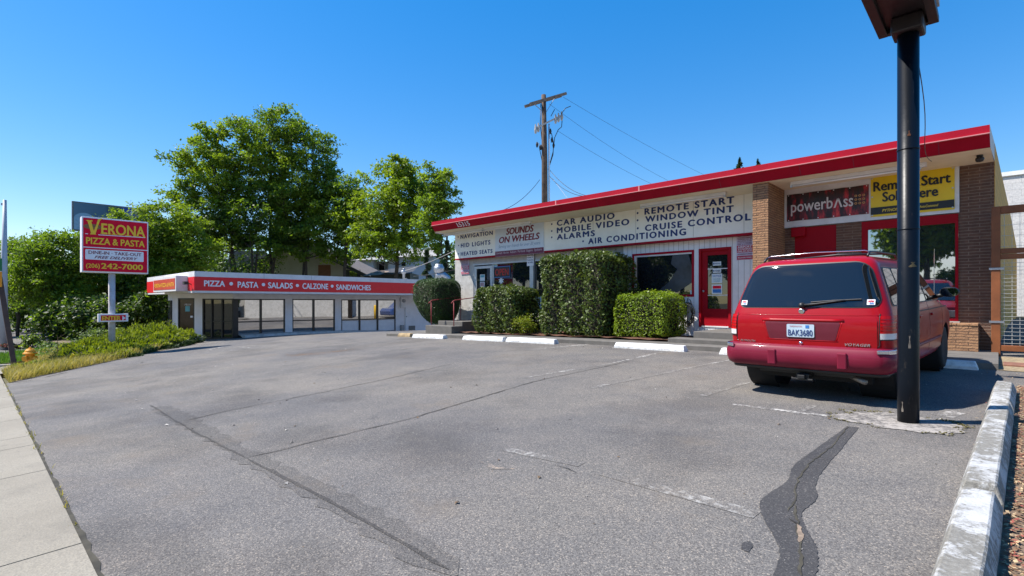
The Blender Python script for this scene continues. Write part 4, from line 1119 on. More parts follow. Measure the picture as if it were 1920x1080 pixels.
m_lf_spirea = leafmat('spirea_leaf',(.12,.15,.015),(.26,.27,.04),(.36,.22,.06),rough=.5,trans=.4,scale=4)
m_lf_pale = leafmat('pale_leaf',(.16,.20,.09),(.30,.34,.18),rough=.5,trans=.35,scale=3)
pc = onB(985,615,12.0)[0]
small_plant('leafy_plant','small yellow-green leafy plant between the two larger hedges',(pc,12.0,wz(pc,12)+.02),.36,.62,1700,[m_lf_spirea,m_lf_lime],.028)
pc = onB(1016,622,12.6)[0]
small_plant('leafy_plant','little pale leaved plant against the stucco under the window',(pc,12.8,wz(pc,12.8)+.02),.2,.42,500,[m_lf_pale],.026)

# juniper sprawling along the lot edge
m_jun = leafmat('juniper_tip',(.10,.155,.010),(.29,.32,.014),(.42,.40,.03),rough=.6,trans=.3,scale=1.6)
m_jund = leafmat('juniper_inner_shade',(.015,.035,.008),(.04,.07,.012),rough=.7,trans=.15,scale=2)
jun = thing('juniper','sprawling yellow-green juniper around the foot of the restaurant sign','shrub',(-23.6,4.3,G(-23.6,4.3)))
rg = np.random.default_rng(5)
P=[];N=[];U=[];SZ=[];MI=[];core = MB()
edge = [(-20.3,2.35),(-21.6,3.45),(-22.6,4.3),(-23.7,5.1),(-24.7,5.8),(-25.6,6.35),(-26.5,6.75)]
mounds = []
for i,(x,y) in enumerate(edge):
    f = i/(len(edge)-1)
    for row,(off,hh,rr) in enumerate(((.6,.30+.34*f,.85),(1.35,.42+.46*f,1.0),(2.1,.40+.44*f,1.0))):
        if f < .2 and row == 2: continue
        mounds.append((x-.627*off+rg.normal()*.12, y-.78*off+rg.normal()*.12, rr*(.85+.3*rg.random())*(.75+.25*min(1,f*3)), hh*(.85+.3*rg.random())*(.6+.4*min(1,f*3))))
for cx_,cy_,r,h in mounds:
    z = G(cx_,cy_); n = int(4800*r)
    u = rg.random(n); th = rg.uniform(0,2*np.pi,n); ph = np.arccos(1-u*.98)
    d = np.stack([np.sin(ph)*np.cos(th),np.sin(ph)*np.sin(th),np.cos(ph)],1)
    lump = 1+.12*np.sin(th*5+cx_*3)+.10*np.sin(ph*9+th*3)
    sh = rg.uniform(.78,1.05,n)
    p = np.array([cx_,cy_,z])+d*np.array([r,r,h])*(lump*sh)[:,None]
    dirn = unit(d*np.array([1,1,.55])+np.array([0,0,.45])+rg.normal(size=(n,3))*.35)
    P.append(p); U.append(dirn); N.append(unit(np.cross(dirn,rg.normal(size=(n,3))))); SZ.append(rg.uniform(.03,.08,n)); MI.append(((sh<.93)|(d[:,2]<.55)).astype(int))  # depths and low flanks take the dark colour, shade put into the foliage
    core.lathe([(r*.86*math.cos(t),z-.1+(h*.82+.1)*math.sin(t)) for t in np.linspace(0,1.5,6)],(cx_,cy_,0),'Z',12)
P=np.concatenate(P);N=np.concatenate(N);U=np.concatenate(U);SZ=np.concatenate(SZ);MI=np.concatenate(MI)
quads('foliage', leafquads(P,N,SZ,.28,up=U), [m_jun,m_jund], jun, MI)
core.build('inner_twigs', m_twig, jun)
# brambles and tall weeds behind it
m_bram = leafmat('bramble_leaf',(.09,.15,.04),(.21,.28,.09),(.30,.33,.16),rough=.6,trans=.3,scale=1.2)
m_bramd = leafmat('bramble_dark',(.02,.04,.012),(.05,.08,.02),rough=.6,trans=.2,scale=1.2)
def bush(name,label,px,pytop,d,wpx,n,mats,s=.09,cat='shrub',group=None,zb=None,flat=.8):
    a,b,z1 = W(px,pytop,d); z0 = G(a,b) if zb is None else zb; r = wpx/2*d/FPX; h = max(.25,z1-z0)
    rg = np.random.default_rng(n+int(px)); root = thing(name,label,cat,(a,b,z0),group)
    nc = max(10,int(n/110)); C = unit(rg.normal(size=(nc,3)))*(rg.random((nc,1))**.4)*np.array([r*.85,r*flat,h*.5])+np.array([a,b,z0+h*.5])
    k = rg.integers(0,nc,n); Pp_ = C[k]+rg.normal(size=(n,3))*np.array([r*.14,r*.14,h*.10]); Pp_[:,2] = np.maximum(Pp_[:,2],z0+.02)
    Nn = unit(rg.normal(size=(n,3))*.8+np.array([0,0,.6])+unit(Pp_-np.array([a,b,z0+h*.4]))*.4)
    quads('foliage', leafquads(Pp_,Nn,rg.uniform(s*.6,s*1.3,n)), mats, root, (rg.random(n)<.4).astype(int)*(len(mats)-1))
    mb = MB()
    for p in C[:min(14,nc)]: mb.tube([(a+rg.normal()*r*.2,b+rg.normal()*r*.2,z0-.05),((a+p[0])/2,(b+p[1])/2,z0+(p[2]-z0)*.5),tuple(p)],[.02,.014,.006],5)
    mb.build('stems', m_twig, root); return root
bush('bramble','pale green bramble thicket to the left of the juniper',140,636,23.5,110,2600,[m_bram,m_bramd],.06)
bush('bramble','greyish green bramble mound right behind the pizza sign post',205,613,25.5,90,2200,[m_bram,m_bramd],.06)
bush('weed_clump','rough weeds between the hydrant and the juniper',100,650,20.5,80,1500,[m_bram,m_grass],.04)
bush('shrub','bright green rounded shrub beyond the orange hydrant',62,628,26,44,1100,[m_lf_lime,m_bramd],.06)
m_lf_red = leafmat('barberry_leaf',(.10,.02,.02),(.24,.05,.05),rough=.6,trans=.2,scale=2)
bush('shrub','dark red barberry beside the far lawn',33,647,27,62,1200,[m_lf_red,m_bramd],.05)
# thin dead stalk
a,b = gp(108,683); mb = MB(); z = G(a,b)
mb.tube([(a,b,z),(a,b,z+.45),(a+.02,b,z+.98)],[.012,.009,.004],5)
for k in range(16):
    h_ = .1+k*.055; an = random.uniform(0,6.3); l_ = random.uniform(.08,.26); mb.tube([(a,b,z+h_),(a+l_*math.cos(an),b+l_*math.sin(an),z+h_+l_*.45)],[.004,.002],4)
tag(mb.build('dead_weed', M('dead_stalk',(.16,.10,.055),.9)),'bare brown weed stalk at the edge of the lot left of the juniper','weed')
m_yelpl = M('yellow_plastic',(.75,.55,.01),.4)
for k,(pts,lab) in enumerate((([(138,666),(134,671),(134,677),(128,681)],'bent yellow plastic strip lying upright in the weeds, larger one'),([(150,667),(156,668),(158,672)],'short yellow plastic strip nearest the juniper'),([(112,686),(114,688)],'yellow scrap at the asphalt edge by the dead weed'))):
    a,b = gp(pts[-1][0],pts[-1][1]+2); d = -a*sn+b*cs
    P3 = [W(x,y-2,d) for x,y in pts]; mb = MB()
    for p,q in zip(P3,P3[1:]): mb.bar(p,q,.05,.07)
    tag(mb.build('yellow_strip', m_yelpl, bevel=.006), lab, 'scrap')

# ------------------------------------------------------------------ the pizza restaurant
AW, AF, BF = -28.6, -27.0, 6.92
m_glassv = glass('vestibule_glass',(.02,.016,.02),1.7)
m_rw = M('restaurant_wall',(.72,.70,.72),.75,.05,2,dirt=.15,dirtc=(.42,.40,.38))
m_red2 = M('restaurant_red_band',(.70,.006,.014),.45,.06)
m_bronze = M('dark_bronze_frame',(.018,.016,.015),.4,.15)
rest = thing('restaurant_building','low white restaurant with red lettered fascia band and dark framed windows','building',(-31,14,G(-28,12)))
zt = onA(365,508.3,AF)[1]; zb = onA(365,548.8,AF)[1]; zr1 = onA(365,518.5,AF)[1]; zr0 = onA(365,544.8,AF)[1]
BE = 27.0
wz0 = G(-28,14)-.6
q_front = lambda x,z,y: (AW-(y-0), x, z)
def winA(l,r,t,b_): b0 = onA(l,600,AW)[0]; b1 = onA(r,600,AW)[0]; return (b0,b1,onA(l,b_,AW)[1],onA(l,t,AW)[1])
W1 = winA(445,534.5,560.3,634); W2 = winA(548.5,628,560.6,630); W3 = winA(640,741.6,561.4,625.5)
P0 = (AW,onA(437,600,AW)[0]); 
x1_,y1_,_ = W(322,600,26.9); P1 = (x1_,y1_)
mb = MB(); wall_panel(mb,P0[1],BE,wz0,zb+.02,0,[W1,W2,W3],.10,fn=q_front)
P1b = W(315,600,27.6)[:2]; P1c = W(318,600,33)[:2]
mb.add([(P1b[0],P1b[1],wz0),(P1c[0],P1c[1],wz0),(P1c[0],P1c[1],zb+.02),(P1b[0],P1b[1],zb+.02)],[(0,1,2,3)])
mb.add([(P1[0],P1[1],zb-.35),(P1b[0],P1b[1],zb-.35),(P1b[0],P1b[1],zb+.02),(P1[0],P1[1],zb+.02)],[(0,1,2,3)])
mb.add([(P1c[0],P1c[1],wz0),(P1c[0],BE,wz0),(P1c[0],BE,zb+.02),(P1c[0],P1c[1],zb+.02)],[(0,1,2,3)])
mb.add([(AW,BE,wz0),(P1c[0],BE,wz0),(P1c[0],BE,zb+.02),(AW,BE,zb+.02)],[(0,1,2,3)])
# chamfered entrance corner
ux,uy = P0[0]-P1[0],P0[1]-P1[1]; LC = math.hypot(ux,uy); ux/=LC; uy/=LC; nxn,nyn = -uy,ux       # inward normal
if nxn*(-1)+nyn*1 < 0: nxn,nyn = -nxn,-nyn
q_ch = lambda x,z,y: (P1[0]+ux*x+nxn*y, P1[1]+uy*x+nyn*y, z)
def tch(px):            # parameter along the chamfer for a pixel column
    dx = (px-CPX)/FPX; rx,ry = dx*cs-sn, dx*sn+cs
    # P1 + t u = s r
    det = ux*(-ry)-uy*(-rx); t = ((-P1[0])*(-ry)-(-P1[1])*(-rx))/det; return t
zch = lambda py: (HOR-py)/FPX*26.7+H
dch = (tch(333.5),tch(364.5),wz0+.02,zch(559)); vch = (tch(381),LC-.02,wz0+.02,zch(560))
mb.build('front_wall', m_rw, rest, recalc=False)
mb = MB(); wall_panel(mb,0,LC,wz0,zb+.02,0,[dch,vch],.10,fn=q_ch); mb.build('entrance_wall', m_rw, rest, recalc=False)
zdoor = zch(636)
mb = MB(); mb.add([(P1[0],P1[1],wz0),(P1b[0],P1b[1],wz0),(P1b[0],P1b[1],zb-.35),(P1[0],P1[1],zb-.35)],[(0,1,2,3)]); mb.build('side_pane', m_glass, rest, recalc=False)
mb = MB(); mb.bar((P1[0],P1[1],wz0+1.4),(P1b[0],P1b[1],wz0+1.4),.06,.06); mb.bar((P1[0]-.02,P1[1]-.02,wz0),(P1[0]-.02,P1[1]-.02,zb-.35),.1,.1); mb.build('side_window_frame', m_bronze, rest)
mb = MB()
def chbox(x0,x1,z0,z1,y0,y1): mb.add([q_ch(x,z,y) for y in (y0,y1) for x,z in ((x0,z0),(x1,z0),(x1,z1),(x0,z1))],[(0,1,2,3),(4,7,6,5),(0,4,5,1),(1,5,6,2),(2,6,7,3),(3,7,4,0)])
chbox(dch[0]+.01,dch[1]-.01,zdoor,dch[3]-.01,.04,.08); bdoor = mb.build('entrance_door', M('brown_door_glass',(.045,.022,.015),.12,.15), rest)
mb = MB(); 
for x0,x1,z0,z1 in ((dch[0],dch[0]+.07,zdoor,dch[3]),(dch[1]-.07,dch[1],zdoor,dch[3]),(dch[0]+.07,dch[1]-.07,dch[3]-.07,dch[3])): chbox(x0,x1,z0,z1,.0,.09)
mb.build('door_frame', m_bronze, bdoor)
mb = MB(); tp0,tp1 = tch(346.5),tch(355); chbox(tp0,tp1,zch(584),zch(574),.030,.035); mb.build('door_notice', m_teal, bdoor)
mb = MB(); put_text(mb,'15321',lambda x,z:q_ch(x,z,.028),tch(345.5),tch(357.5),zch(572.5),zch(569.5),bold=.02,shear=.2); mb.build('door_number', m_signwhite, bdoor, recalc=False)
mb = MB(); chbox(tch(357),tch(361),zch(595.5),zch(592),.0,.05); mb.build('door_handle', m_signwhite, bdoor)
# glazed vestibule
mb = MB(); xs_ = [vch[0],tch(397),tch(416.5),vch[1]]
for x in xs_: chbox(x-.035,x+.035,zdoor-.02,vch[3],-.02,.09)
for x0,x1 in zip(xs_,xs_[1:]):
    chbox(x0+.035,x1-.035,vch[3]-.06,vch[3],.0,.09); chbox(x0+.035,x1-.035,zdoor-.02,zdoor+.10,.0,.09); chbox(x0+.035,x1-.035,zch(602)-.02,zch(602)+.02,.0,.09)
vest = mb.build('vestibule_frame', m_bronze, rest)
for x0,x1 in zip(xs_,xs_[1:]):
    mb = MB(); chbox(x0+.035,x1-.035,zdoor+.10,vch[3]-.06,.045,.05); mb.build('pane', m_glassv, vest)
mb = MB(); mb.box(AW-.05,AW+.05,P0[1]-.02,P0[1]+.20,wz0+.2,W1[3]+.0); mb.build('corner_post', m_bronze, rest)
# windows
def win_frame(Wn, cols, tz, lower_panel=False):
    b0,b1,z0,z1 = Wn; fx0,fx1 = AW-.09,AW-.0
    mb = MB(); cols = [onA(c,600,AW)[0] for c in cols]; zt_ = onA(W3L if False else 560,tz,AW)[1]
    zt_ = tz; xs_ = [b0]+cols+[b1]; t = .045
    for i,x in enumerate(xs_): mb.box(fx0,fx1+.012,x-(t if i else 0),x+(t if i<len(xs_)-1 else 0),z0,z1)
    for p,q in zip(xs_,xs_[1:]):
        for zz in (z0+.03,zt_,z1-.03): mb.box(fx0,fx1+.006,p+t,q-t,zz-.03,zz+.03)
    f = mb.build('window_frame', m_bronze, rest)
    for p,q in zip(xs_,xs_[1:]):
        mb = MB(); mb.box(AW-.07,AW-.06,p+t,q-t,zt_+.03,z1-.06); mb.build('pane', m_glassr, f)
        mb = MB(); mb.box(AW-.07,AW-.06,p+t,q-t,z0+.06,zt_-.03); mb.build('lower_panel' if lower_panel else 'pane', m_rw if lower_panel else m_glassr, f)
tz = onA(490,602.8,AW)[1]
win_frame(W1,[489.5],tz); win_frame(W2,[588.5],onA(588,600.3,AW)[1]); win_frame(W3,[674.5,708.2],onA(690,598.6,AW)[1],True)
# dim dining room seen through the glass: left dark; pale blinds and yellow booths behind the panes are reflections
# utility door, meter, vent on the plain end of the wall
b0,b1 = onA(759,600,AW)[0],onA(783,600,AW)[0]; z1_ = onA(759,560.8,AW)[1]; z0_ = onA(759,621,AW)[1]
mb = MB(); mb.box(AW-.02,AW+.012,b0,b1,z0_,z1_); ud = mb.build('utility_door', m_rw, rest, bevel=.006)
mb = MB(); mb.box(AW+.012,AW+.03,onA(766,615,AW)[0],onA(778,615,AW)[0],onA(766,619.5,AW)[1],onA(766,611,AW)[1]); mb.build('louvre', M('grey_louvre',(.16,.15,.14),.6), ud)
mb = MB(); mb.lathe([(0,.06),(.03,.05),(.03,.012)],(AW,b0+.12,(z0_+z1_)/2-.1),'X',10); mb.build('door_knob', m_bronze, ud)
mb = MB(); m0,m1 = onA(749.5,565,AW)[0],onA(758,565,AW)[0]; mb.box(AW,AW+.18,m0,m1,onA(750,577,AW)[1],onA(750,557.5,AW)[1]); mt = mb.build('meter_box', m_offwhite, rest, bevel=.01)
mb = MB(); mb.lathe([(0,.30),(.10,.28),(.12,.18)],(AW,(m0+m1)/2,onA(754,564,AW)[1]),'X',16); mb.build('meter_dial', m_steel, mt, smooth=True)
mb = MB(); mb.tube([(AW+.05,m1+.05,onA(758,577,AW)[1]),(AW+.05,m1+.05,wz0+.3)],.03,8); mb.tube([(AW+.08,m0-.1,onA(748,556,AW)[1]),(AW+.3,m0-.5,zb)],.02,6); mb.build('conduit', m_offwhite, rest)
mb = MB(); g0 = onA(752,617,AW)[0]; mb.box(AW,AW+.22,g0-.1,g0+.1,wz0+.45,wz0+.9); mb.build('gas_box', M('gas_meter_grey',(.30,.28,.27),.6), rest, bevel=.02)
# roof, fascia
mb = MB()
def band(z0,z1,off):
    x0 = AF+off; y0 = BF-off
    mb.add([(x0,y0,z0),(x0,BE,z0),(x0,BE,z1),(x0,y0,z1)],[(0,1,2,3)]); mb.add([(-36.6,y0,z0),(x0,y0,z0),(x0,y0,z1),(-36.6,y0,z1)],[(0,1,2,3)])
band(zb,zr0,0); band(zr1,zt,.0)
mb.add([(AF,BF,zt),(AF,BE,zt),(AF-.35,BE,zt),(AF-.35,BF+.35,zt)],[(0,1,2,3)]); mb.add([(AF,BF,zt),(AF-.35,BF+.35,zt),(-36.6,BF+.35,zt),(-36.6,BF,zt)],[(0,1,2,3)])
mb.add([(AF-.35,BF+.35,zt),(AF-.35,BE,zt),(AF-.35,BE,zt-.25),(AF-.35,BF+.35,zt-.25)],[(0,1,2,3)])
mb.build('fascia_trim', m_offwhite, rest, recalc=False)
mb = MB(); band(zr0,zr1,.012); band_o = mb.build('fascia_band', m_red2, rest, recalc=False)
mb = MB(); mb.add([(AF,BF,zb),(AF,BE,zb),(-36.6,BE,zb),(-36.6,BF,zb)],[(0,3,2,1)]); mb.build('soffit', m_offwhite, rest, recalc=False)
mb = MB(); mb.add([(AF-.3,BF+.3,zt-.22),(AF-.3,BE,zt-.22),(-36.6,BE,zt-.22),(-36.6,BF+.3,zt-.22)],[(0,1,2,3)])
mb.build('roof', M('roof_membrane',(.42,.42,.42),.85,.15), rest, recalc=False)
for px in (495,584,694,783): # panel joints
    b_ = onA(px,530,AF)[0]; mb = MB(); mb.box(AF+.004,AF+.008,b_-.008,b_+.008,zr1+.02,zt-.01); mb.build('panel_joint', M('joint_grey',(.3,.3,.3)) if px==495 else bpy.data.materials['joint_grey'], rest)
words = [('PIZZA',382.5,422,536.5,525.3),('PASTA',445.5,484.5,538.8,527.6),('SALADS',502.5,549,540,529),('CALZONE',567,615.3,541.3,530.6),('SANDWICHES',630.2,695.5,543,533)]
for bd,l_,r_,y0,y1 in words:
    mb = MB(); text_A(mb,bd,l_,r_,y0,y1,AF+.03,bold=.035); mb.build('lettering', m_signwhite, band_o, recalc=False)
mb = MB()
for px,py in ((433.5,532),(494,533.6),(557.5,535.3),(622.8,536.6)):
    b_,z_ = onA(px,py,AF+.03); mb.add([(AF+.03,b_+.085*math.cos(t),z_+.085*math.sin(t)) for t in np.linspace(0,2*math.pi,12,endpoint=False)],[tuple(range(12))])
mb.build('bullet_dots', m_signwhite, band_o, recalc=False)
# lit box sign on the street face
bx_ = BF-.5
a0,z1_ = onB(288.5,528,bx_); a1,_ = onB(328.5,521.5,bx_); z0_ = onB(288.5,544.5,bx_)[1]; 
z1_ = max(z1_, onB(328.5,521.5,bx_)[1])
mb = MB(); mb.box(a0-.12,a1+.12,bx_,BF-.015,z0_-.10,z1_+.12); box_ = mb.build('box_sign', m_offwhite, rest, bevel=.01)
mb = MB(); mb.box(a0,a1,bx_-.012,bx_-.002,z0_,z1_); mb.build('sign_face', M('orange_sign_face',(.55,.05,.022),.4), box_)
mb = MB(); put_text(mb,'VERONA PIZZA & PASTA',lambda x,z:(x,bx_-.016,z),a0+.18,a1-.15,z0_+.14,z1_-.18,bold=.01); mb.build('lettering', m_signyel, box_, recalc=False)
fx,fz = onB(348,531,BF-.25); mb = MB(); mb.box(fx-.16,fx+.16,BF-.34,BF-.16,fz-.06,fz+.08); mb.tube([(fx,BF-.16,fz),(fx,BF-.014,fz-.05)],.025,8); mb.build('flood_lamp', m_bronze, rest, bevel=.01)
# curb walk along the front
mb = MB(); bs_ = list(np.arange(onA(460,636,-27.7)[0],BE-3,.8))
n = len(bs_); mb.v = [(AW,b_,G(-28,b_)+.13) for b_ in bs_]+[(-27.75,b_,G(-27.75,b_)+.12) for b_ in bs_]+[(-27.72,b_,G(-27.72,b_)-.1) for b_ in bs_]
mb.f = [(k*n+i,k*n+i+1,(k+1)*n+i+1,(k+1)*n+i) for k in range(2) for i in range(n-1)]; mb.f.append((0,n,2*n)); mb.m = [0]*len(mb.f)
tag(mb.build('front_walk', M('painted_walk',(.50,.49,.48),.8,.15,3,dirt=.4), recalc=False), kind='structure')
sheet('entrance_pad', [(AW,P0[1]+1.2),(AW-.2,P0[1]),(P1[0]-.5,P1[1]-.3),(P1[0]+.8,6.95),(-26.9,7.0),(-27.3,9.6)], m_asph, .002, .6)
# roof plant
def W2(px,py,d): return W(px,py,d)
fan = thing('exhaust_fan','shiny round exhaust fan with elbow duct on the restaurant roof','fan',(*W(824,524,37)[:2],zt-.2))
x,y,_ = W(823,520,37); zz = lambda py: (HOR-py)/FPX*37+H
mb = MB(); mb.lathe([(.0,zz(495)),(.26,zz(495.3)),(.30,zz(497.5)),(.30,zz(499)),(.38,zz(500.5)),(.38,zz(506)),(.33,zz(510)),(.24,zz(512)),(.24,zz(513))],(x,y,0),'Z',24); mb.build('fan_head', m_steel, fan, smooth=True)
mb = MB(); mb.tube([(x,y,zz(511)),(x,y,zz(517)),(x,y,zt-.25)],.26,16); mb.tube([(x,y,zz(515)),(x+.25,y+.25,zz(516)),(x+.42,y+.42,zz(520)),(x+.45,y+.45,zt-.25)],.24,14); mb.build('duct', m_steel, fan, smooth=True)
x,y,_ = W(757,510,36); mast = thing('roof_vent','small metal vent pipe with cap on the restaurant roof','vent',(x,y,zt-.2))
z36 = lambda py: (HOR-py)/FPX*36+H
mb = MB(); mb.lathe([(.09,zt-.25),(.09,z36(514)),(.20,z36(511)),(.20,z36(508)),(.06,z36(506)),(.11,z36(504.5)),(.0,z36(503))],(x,y,0),'Z',14); mb.build('vent_pipe', m_steel, mast, smooth=True)
mb = MB()
for i in range(9):
    mb.tube([(x+random.uniform(-.9,.9),y+random.uniform(-.5,.5),zt-.2),(x+random.uniform(-.9,.9),y+random.uniform(-.5,.5),zt+random.uniform(0,.25)),(x+random.uniform(-.9,1.2),y+random.uniform(-.5,.5),zt-.2)],.012,5)
mb.build('wiring', m_alu, mast)
x0_,y0_,_ = W(800,520,38); mb = MB(); mb.box(x0_-1.6,x0_+1.2,y0_-.4,y0_+1.2,zt-.2,zt+.18); o = mb.build('roof_unit', m_steel, bevel=.02); tag(o,'low flat metal unit on the restaurant roof left of the fan','roof unit')
x0_,y0_,_ = W(718,515,37.5); mb = MB(); mb.box(x0_-2.6,x0_+1.6,y0_-1,y0_+1.2,zt-.2,zt+.07); mb.box(x0_-.5,x0_+.6,y0_-.6,y0_+.5,zt+.07,zt+.2); o = mb.build('roof_unit', m_steel, bevel=.02); tag(o,'dull metal ducting along the restaurant roof edge','roof unit')

# ------------------------------------------------------------------ pylon sign
AS = -23.9
b0 = onA(153.3,460,AS)[0]; b1 = onA(278.2,460,AS)[0]; zt_ = onA(153.3,405,AS)[1]; zb_ = onA(152.6,510,AS)[1]
bc = (b0+b1)/2
py_ = thing('pylon_sign','red Verona pizza sign on a white post in the juniper','sign',(AS-.2,bc,G(AS,bc)))
mb = MB(); mb.box(AS-.45,AS-.01,b0,b1,zb_,zt_); mb.build('cabinet', m_signwhite, py_, bevel=.012)
mb = MB(); mb.box(AS-.009,AS+.004,b0+.04,b1-.04,zb_+.05,zt_-.05); face = mb.build('sign_face', m_signred, py_)
af = AS+.009
for bd,l_,r_,y0,y1,mt,kw in (('ERONA',189.8,272.2,438.3,417.9,m_signyel,dict(bold=.03)),('PIZZA & PASTA',161.2,271.4,456.5,444,m_signyel,dict(bold=.03)),
      ('(206)',161.2,187.2,501.4,493.4,m_signyel,dict(bold=.02)),('242-7000',189.6,268.2,503.4,492.9,m_signyel,dict(bold=.03))):
    mb = MB(); text_A(mb,bd,l_,r_,y0,y1,af,**kw)
    if bd == 'ERONA':        # slab serifs
        for px in (191.5,196,206.5,211,217.5,237,243.5,252.5,262,270.5):
            bb,z_ = onA(px,438.0+(px-189)*.09,af); mb.add([(af+.001,bb-.045,z_),(af+.001,bb+.045,z_),(af+.001,bb+.045,z_+.03),(af+.001,bb-.045,z_+.03)],[(0,1,2,3)])
    mb.build('lettering', mt, face, recalc=False)
def polyA(mb,pts,a): mb.add([(a,*onA(x,y,a)) for x,y in pts],[tuple(range(len(pts)))])
mb = MB(); polyA(mb,[(160.5,412.3),(173.5,413),(173.3,415.3),(171,415.4),(176,433),(180.6,421),(183.6,411),(192.3,409),(190.5,411.5),(187.5,413.3),(179,438.4),(180.5,439.8),(168.5,439.3),(170.5,436.5),(164.2,414.8)],af); mb.build('lettering', m_signyel, face, recalc=False)
mb = MB(); e0 = onA(174,425,af); rr = abs(onA(192,425,af)[0]-onA(157,425,af)[0])/2; mb.add([(af-.002,e0[0]+rr*math.cos(t),e0[1]+.10*math.sin(t)) for t in np.linspace(0,2*math.pi,20,endpoint=False)],[tuple(range(20))]); mb.build('pizza_emblem', M('pizza_brown',(.25,.10,.03),.5,.5,30), face, recalc=False)
mb = MB()
for l_,r_,yl,yr in ((159.8,165.2,438,438.4),(184.2,272,440.2,445.6)): polyA(mb,[(l_,yl-.6),(r_,yr-.6),(r_,yr+.6),(l_,yl+.6)],af)
polyA(mb,[(153.8,462),(278.2,469),(278.2,470.6),(153.8,463.6)],af)
polyA(mb,[(161,467.2),(268,472.6),(269.3,474),(269.3,490),(268,491.3),(161,486),(159.8,484.6),(159.8,468.4)],af)
mb.build('white_panel', m_signwhite, face, recalc=False)
for bd,l_,r_,y0,y1,kw in (('DINE-IN · TAKE-OUT',165.9,265.2,475.6,469.4,dict(bold=.02)),('FREE DELIVERY',177,258.5,484.2,479,dict(bold=.02,shear=.35))):
    mb = MB(); text_A(mb,bd,l_,r_,y0,y1,af+.004,**kw); mb.build('lettering', m_maroon, face, recalc=False)
mb = MB(); mb.tube([(AS-.23,bc-.1,G(AS,bc)-.2),(AS-.23,bc-.1,zb_)],.105,18); mb.build('post', M('sign_post_paint',(.52,.50,.52),.6,.08,4,dirt=.4,dirtc=(.30,.17,.10)), py_, smooth=True)
ae = AS+.02
b0,z1_ = onA(184,588.8,ae); b1,_ = onA(240.6,588.6,ae); z0_ = onA(184,604,ae)[1]
mb = MB(); mb.box(ae-.16,ae,b0,b1,z0_,z1_); es = mb.build('enter_sign', m_signwhite, py_, bevel=.01)
mb = MB(); mb.box(ae+.001,ae+.006,b0+.08,b1-.08,z0_+.05,z1_-.05); mb.build('sign_face', m_signred, es)
mb = MB(); text_A(mb,'ENTER',191.3,226.3,600.6,592.6,ae+.009,bold=.04); mb.build('lettering', m_signyel, es, recalc=False)
mb = MB(); polyA(mb,[(229.5,592),(235.8,596.3),(229.5,600.6)],ae+.009); mb.build('arrow', m_signwhite, es, recalc=False)
# hydrant
hx_,hy_,_ = W(56.5,660,17.6); hz_ = G(hx_,hy_)
hyd = thing('fire_hydrant','orange fire hydrant in the dry grass at the left','hydrant',(hx_,hy_,hz_))
m_or = M('hydrant_orange',(.75,.30,.006),.5,.1,6); k_ = 1.0
zo = (HOR-686)/FPX*17.6+H
mb = MB(); mb.lathe([(.17,zo-.1),(.17,zo+.05),(.12,zo+.07),(.12,zo+.40),(.19,zo+.41),(.19,zo+.455),(.15,zo+.47),(.135,zo+.53),(.09,zo+.585),(.03,zo+.60),(.035,zo+.60),(.035,zo+.64),(0,zo+.645)],(hx_,hy_,0),'Z',22); mb.build('barrel', m_or, hyd, smooth=False, bevel=.006)
for sgn in (-1,1):
    mb = MB(); mb.obox((hx_+sgn*.12*cs,hy_+sgn*.12*sn,zo+.28),(.05*cs,.05*sn,0),(-.01,.01,0),(0,0,.01))
    pts = [(hx_+sgn*t*cs,hy_+sgn*t*sn,zo+.27) for t in (.08,.17,.172,.21)]; mb.tube(pts,[.06,.06,.075,.075],14); mb.build('nozzle_cap', m_black if sgn<0 else m_or, hyd)
mb = MB(); mb.tube([(hx_+t*sn,hy_-t*cs,zo+.27) for t in (.08,.18,.182,.22)],[.075,.075,.09,.09],14); mb.build('nozzle_cap', m_or, hyd)
# leaning brown post with street sign, grey pole
px_,py2,_ = W(30,688,16.2); tx,ty,tz_ = W(-1,520,16.2)
sp_ = thing('sign_post','leaning brown steel post with green and orange sign plates at the left edge','sign post',(px_,py2,G(px_,py2)))
mb = MB(); mb.bar((px_,py2,G(px_,py2)-.2),(tx,ty,tz_),.13,.13); mb.build('post', M('rusty_brown_post',(.085,.05,.04),.8,.2,5), sp_, bevel=.01)
x_,y_,z_ = W(-11,513,16.1); 
mb = MB(); mb.obox((x_,y_,z_+.28),(.24*cs,.24*sn,0),(-.012*sn,.012*cs,0),(0,0,.20)); mb.build('green_plate', M('sign_green',(.0,.16,.05),.5), sp_)
mb = MB(); mb.obox((x_,y_,z_-.18),(.24*cs,.24*sn,0),(-.012*sn,.012*cs,0),(0,0,.24)); mb.build('orange_plate', M('sign_orange',(.80,.30,.01),.5), sp_)
x_,y_,_ = W(6,690,27); z0_ = G(x_,y_); zt2 = (HOR-375)/FPX*27+H; xt,yt,_ = W(9,375,27)
gp_ = thing('lamp_pole','tall grey tapered steel street pole at the left edge','street pole',(x_,y_,z0_))
mb = MB(); mb.tube([(x_,y_,z0_-.3),((x_+xt)/2,(y_+yt)/2,(z0_+zt2)/2),(xt,yt,zt2)],[.21,.14,.075],16); mb.build('shaft', M('pole_grey',(.40,.42,.46),.5,.06,2), gp_, smooth=True)
mb = MB(); x2,y2,z2 = W(3,383,27); mb.bar((xt,yt,z2),(x2,y2,z2),.08,.12); mb.build('bracket', m_alu, gp_)
# white car on the far side street

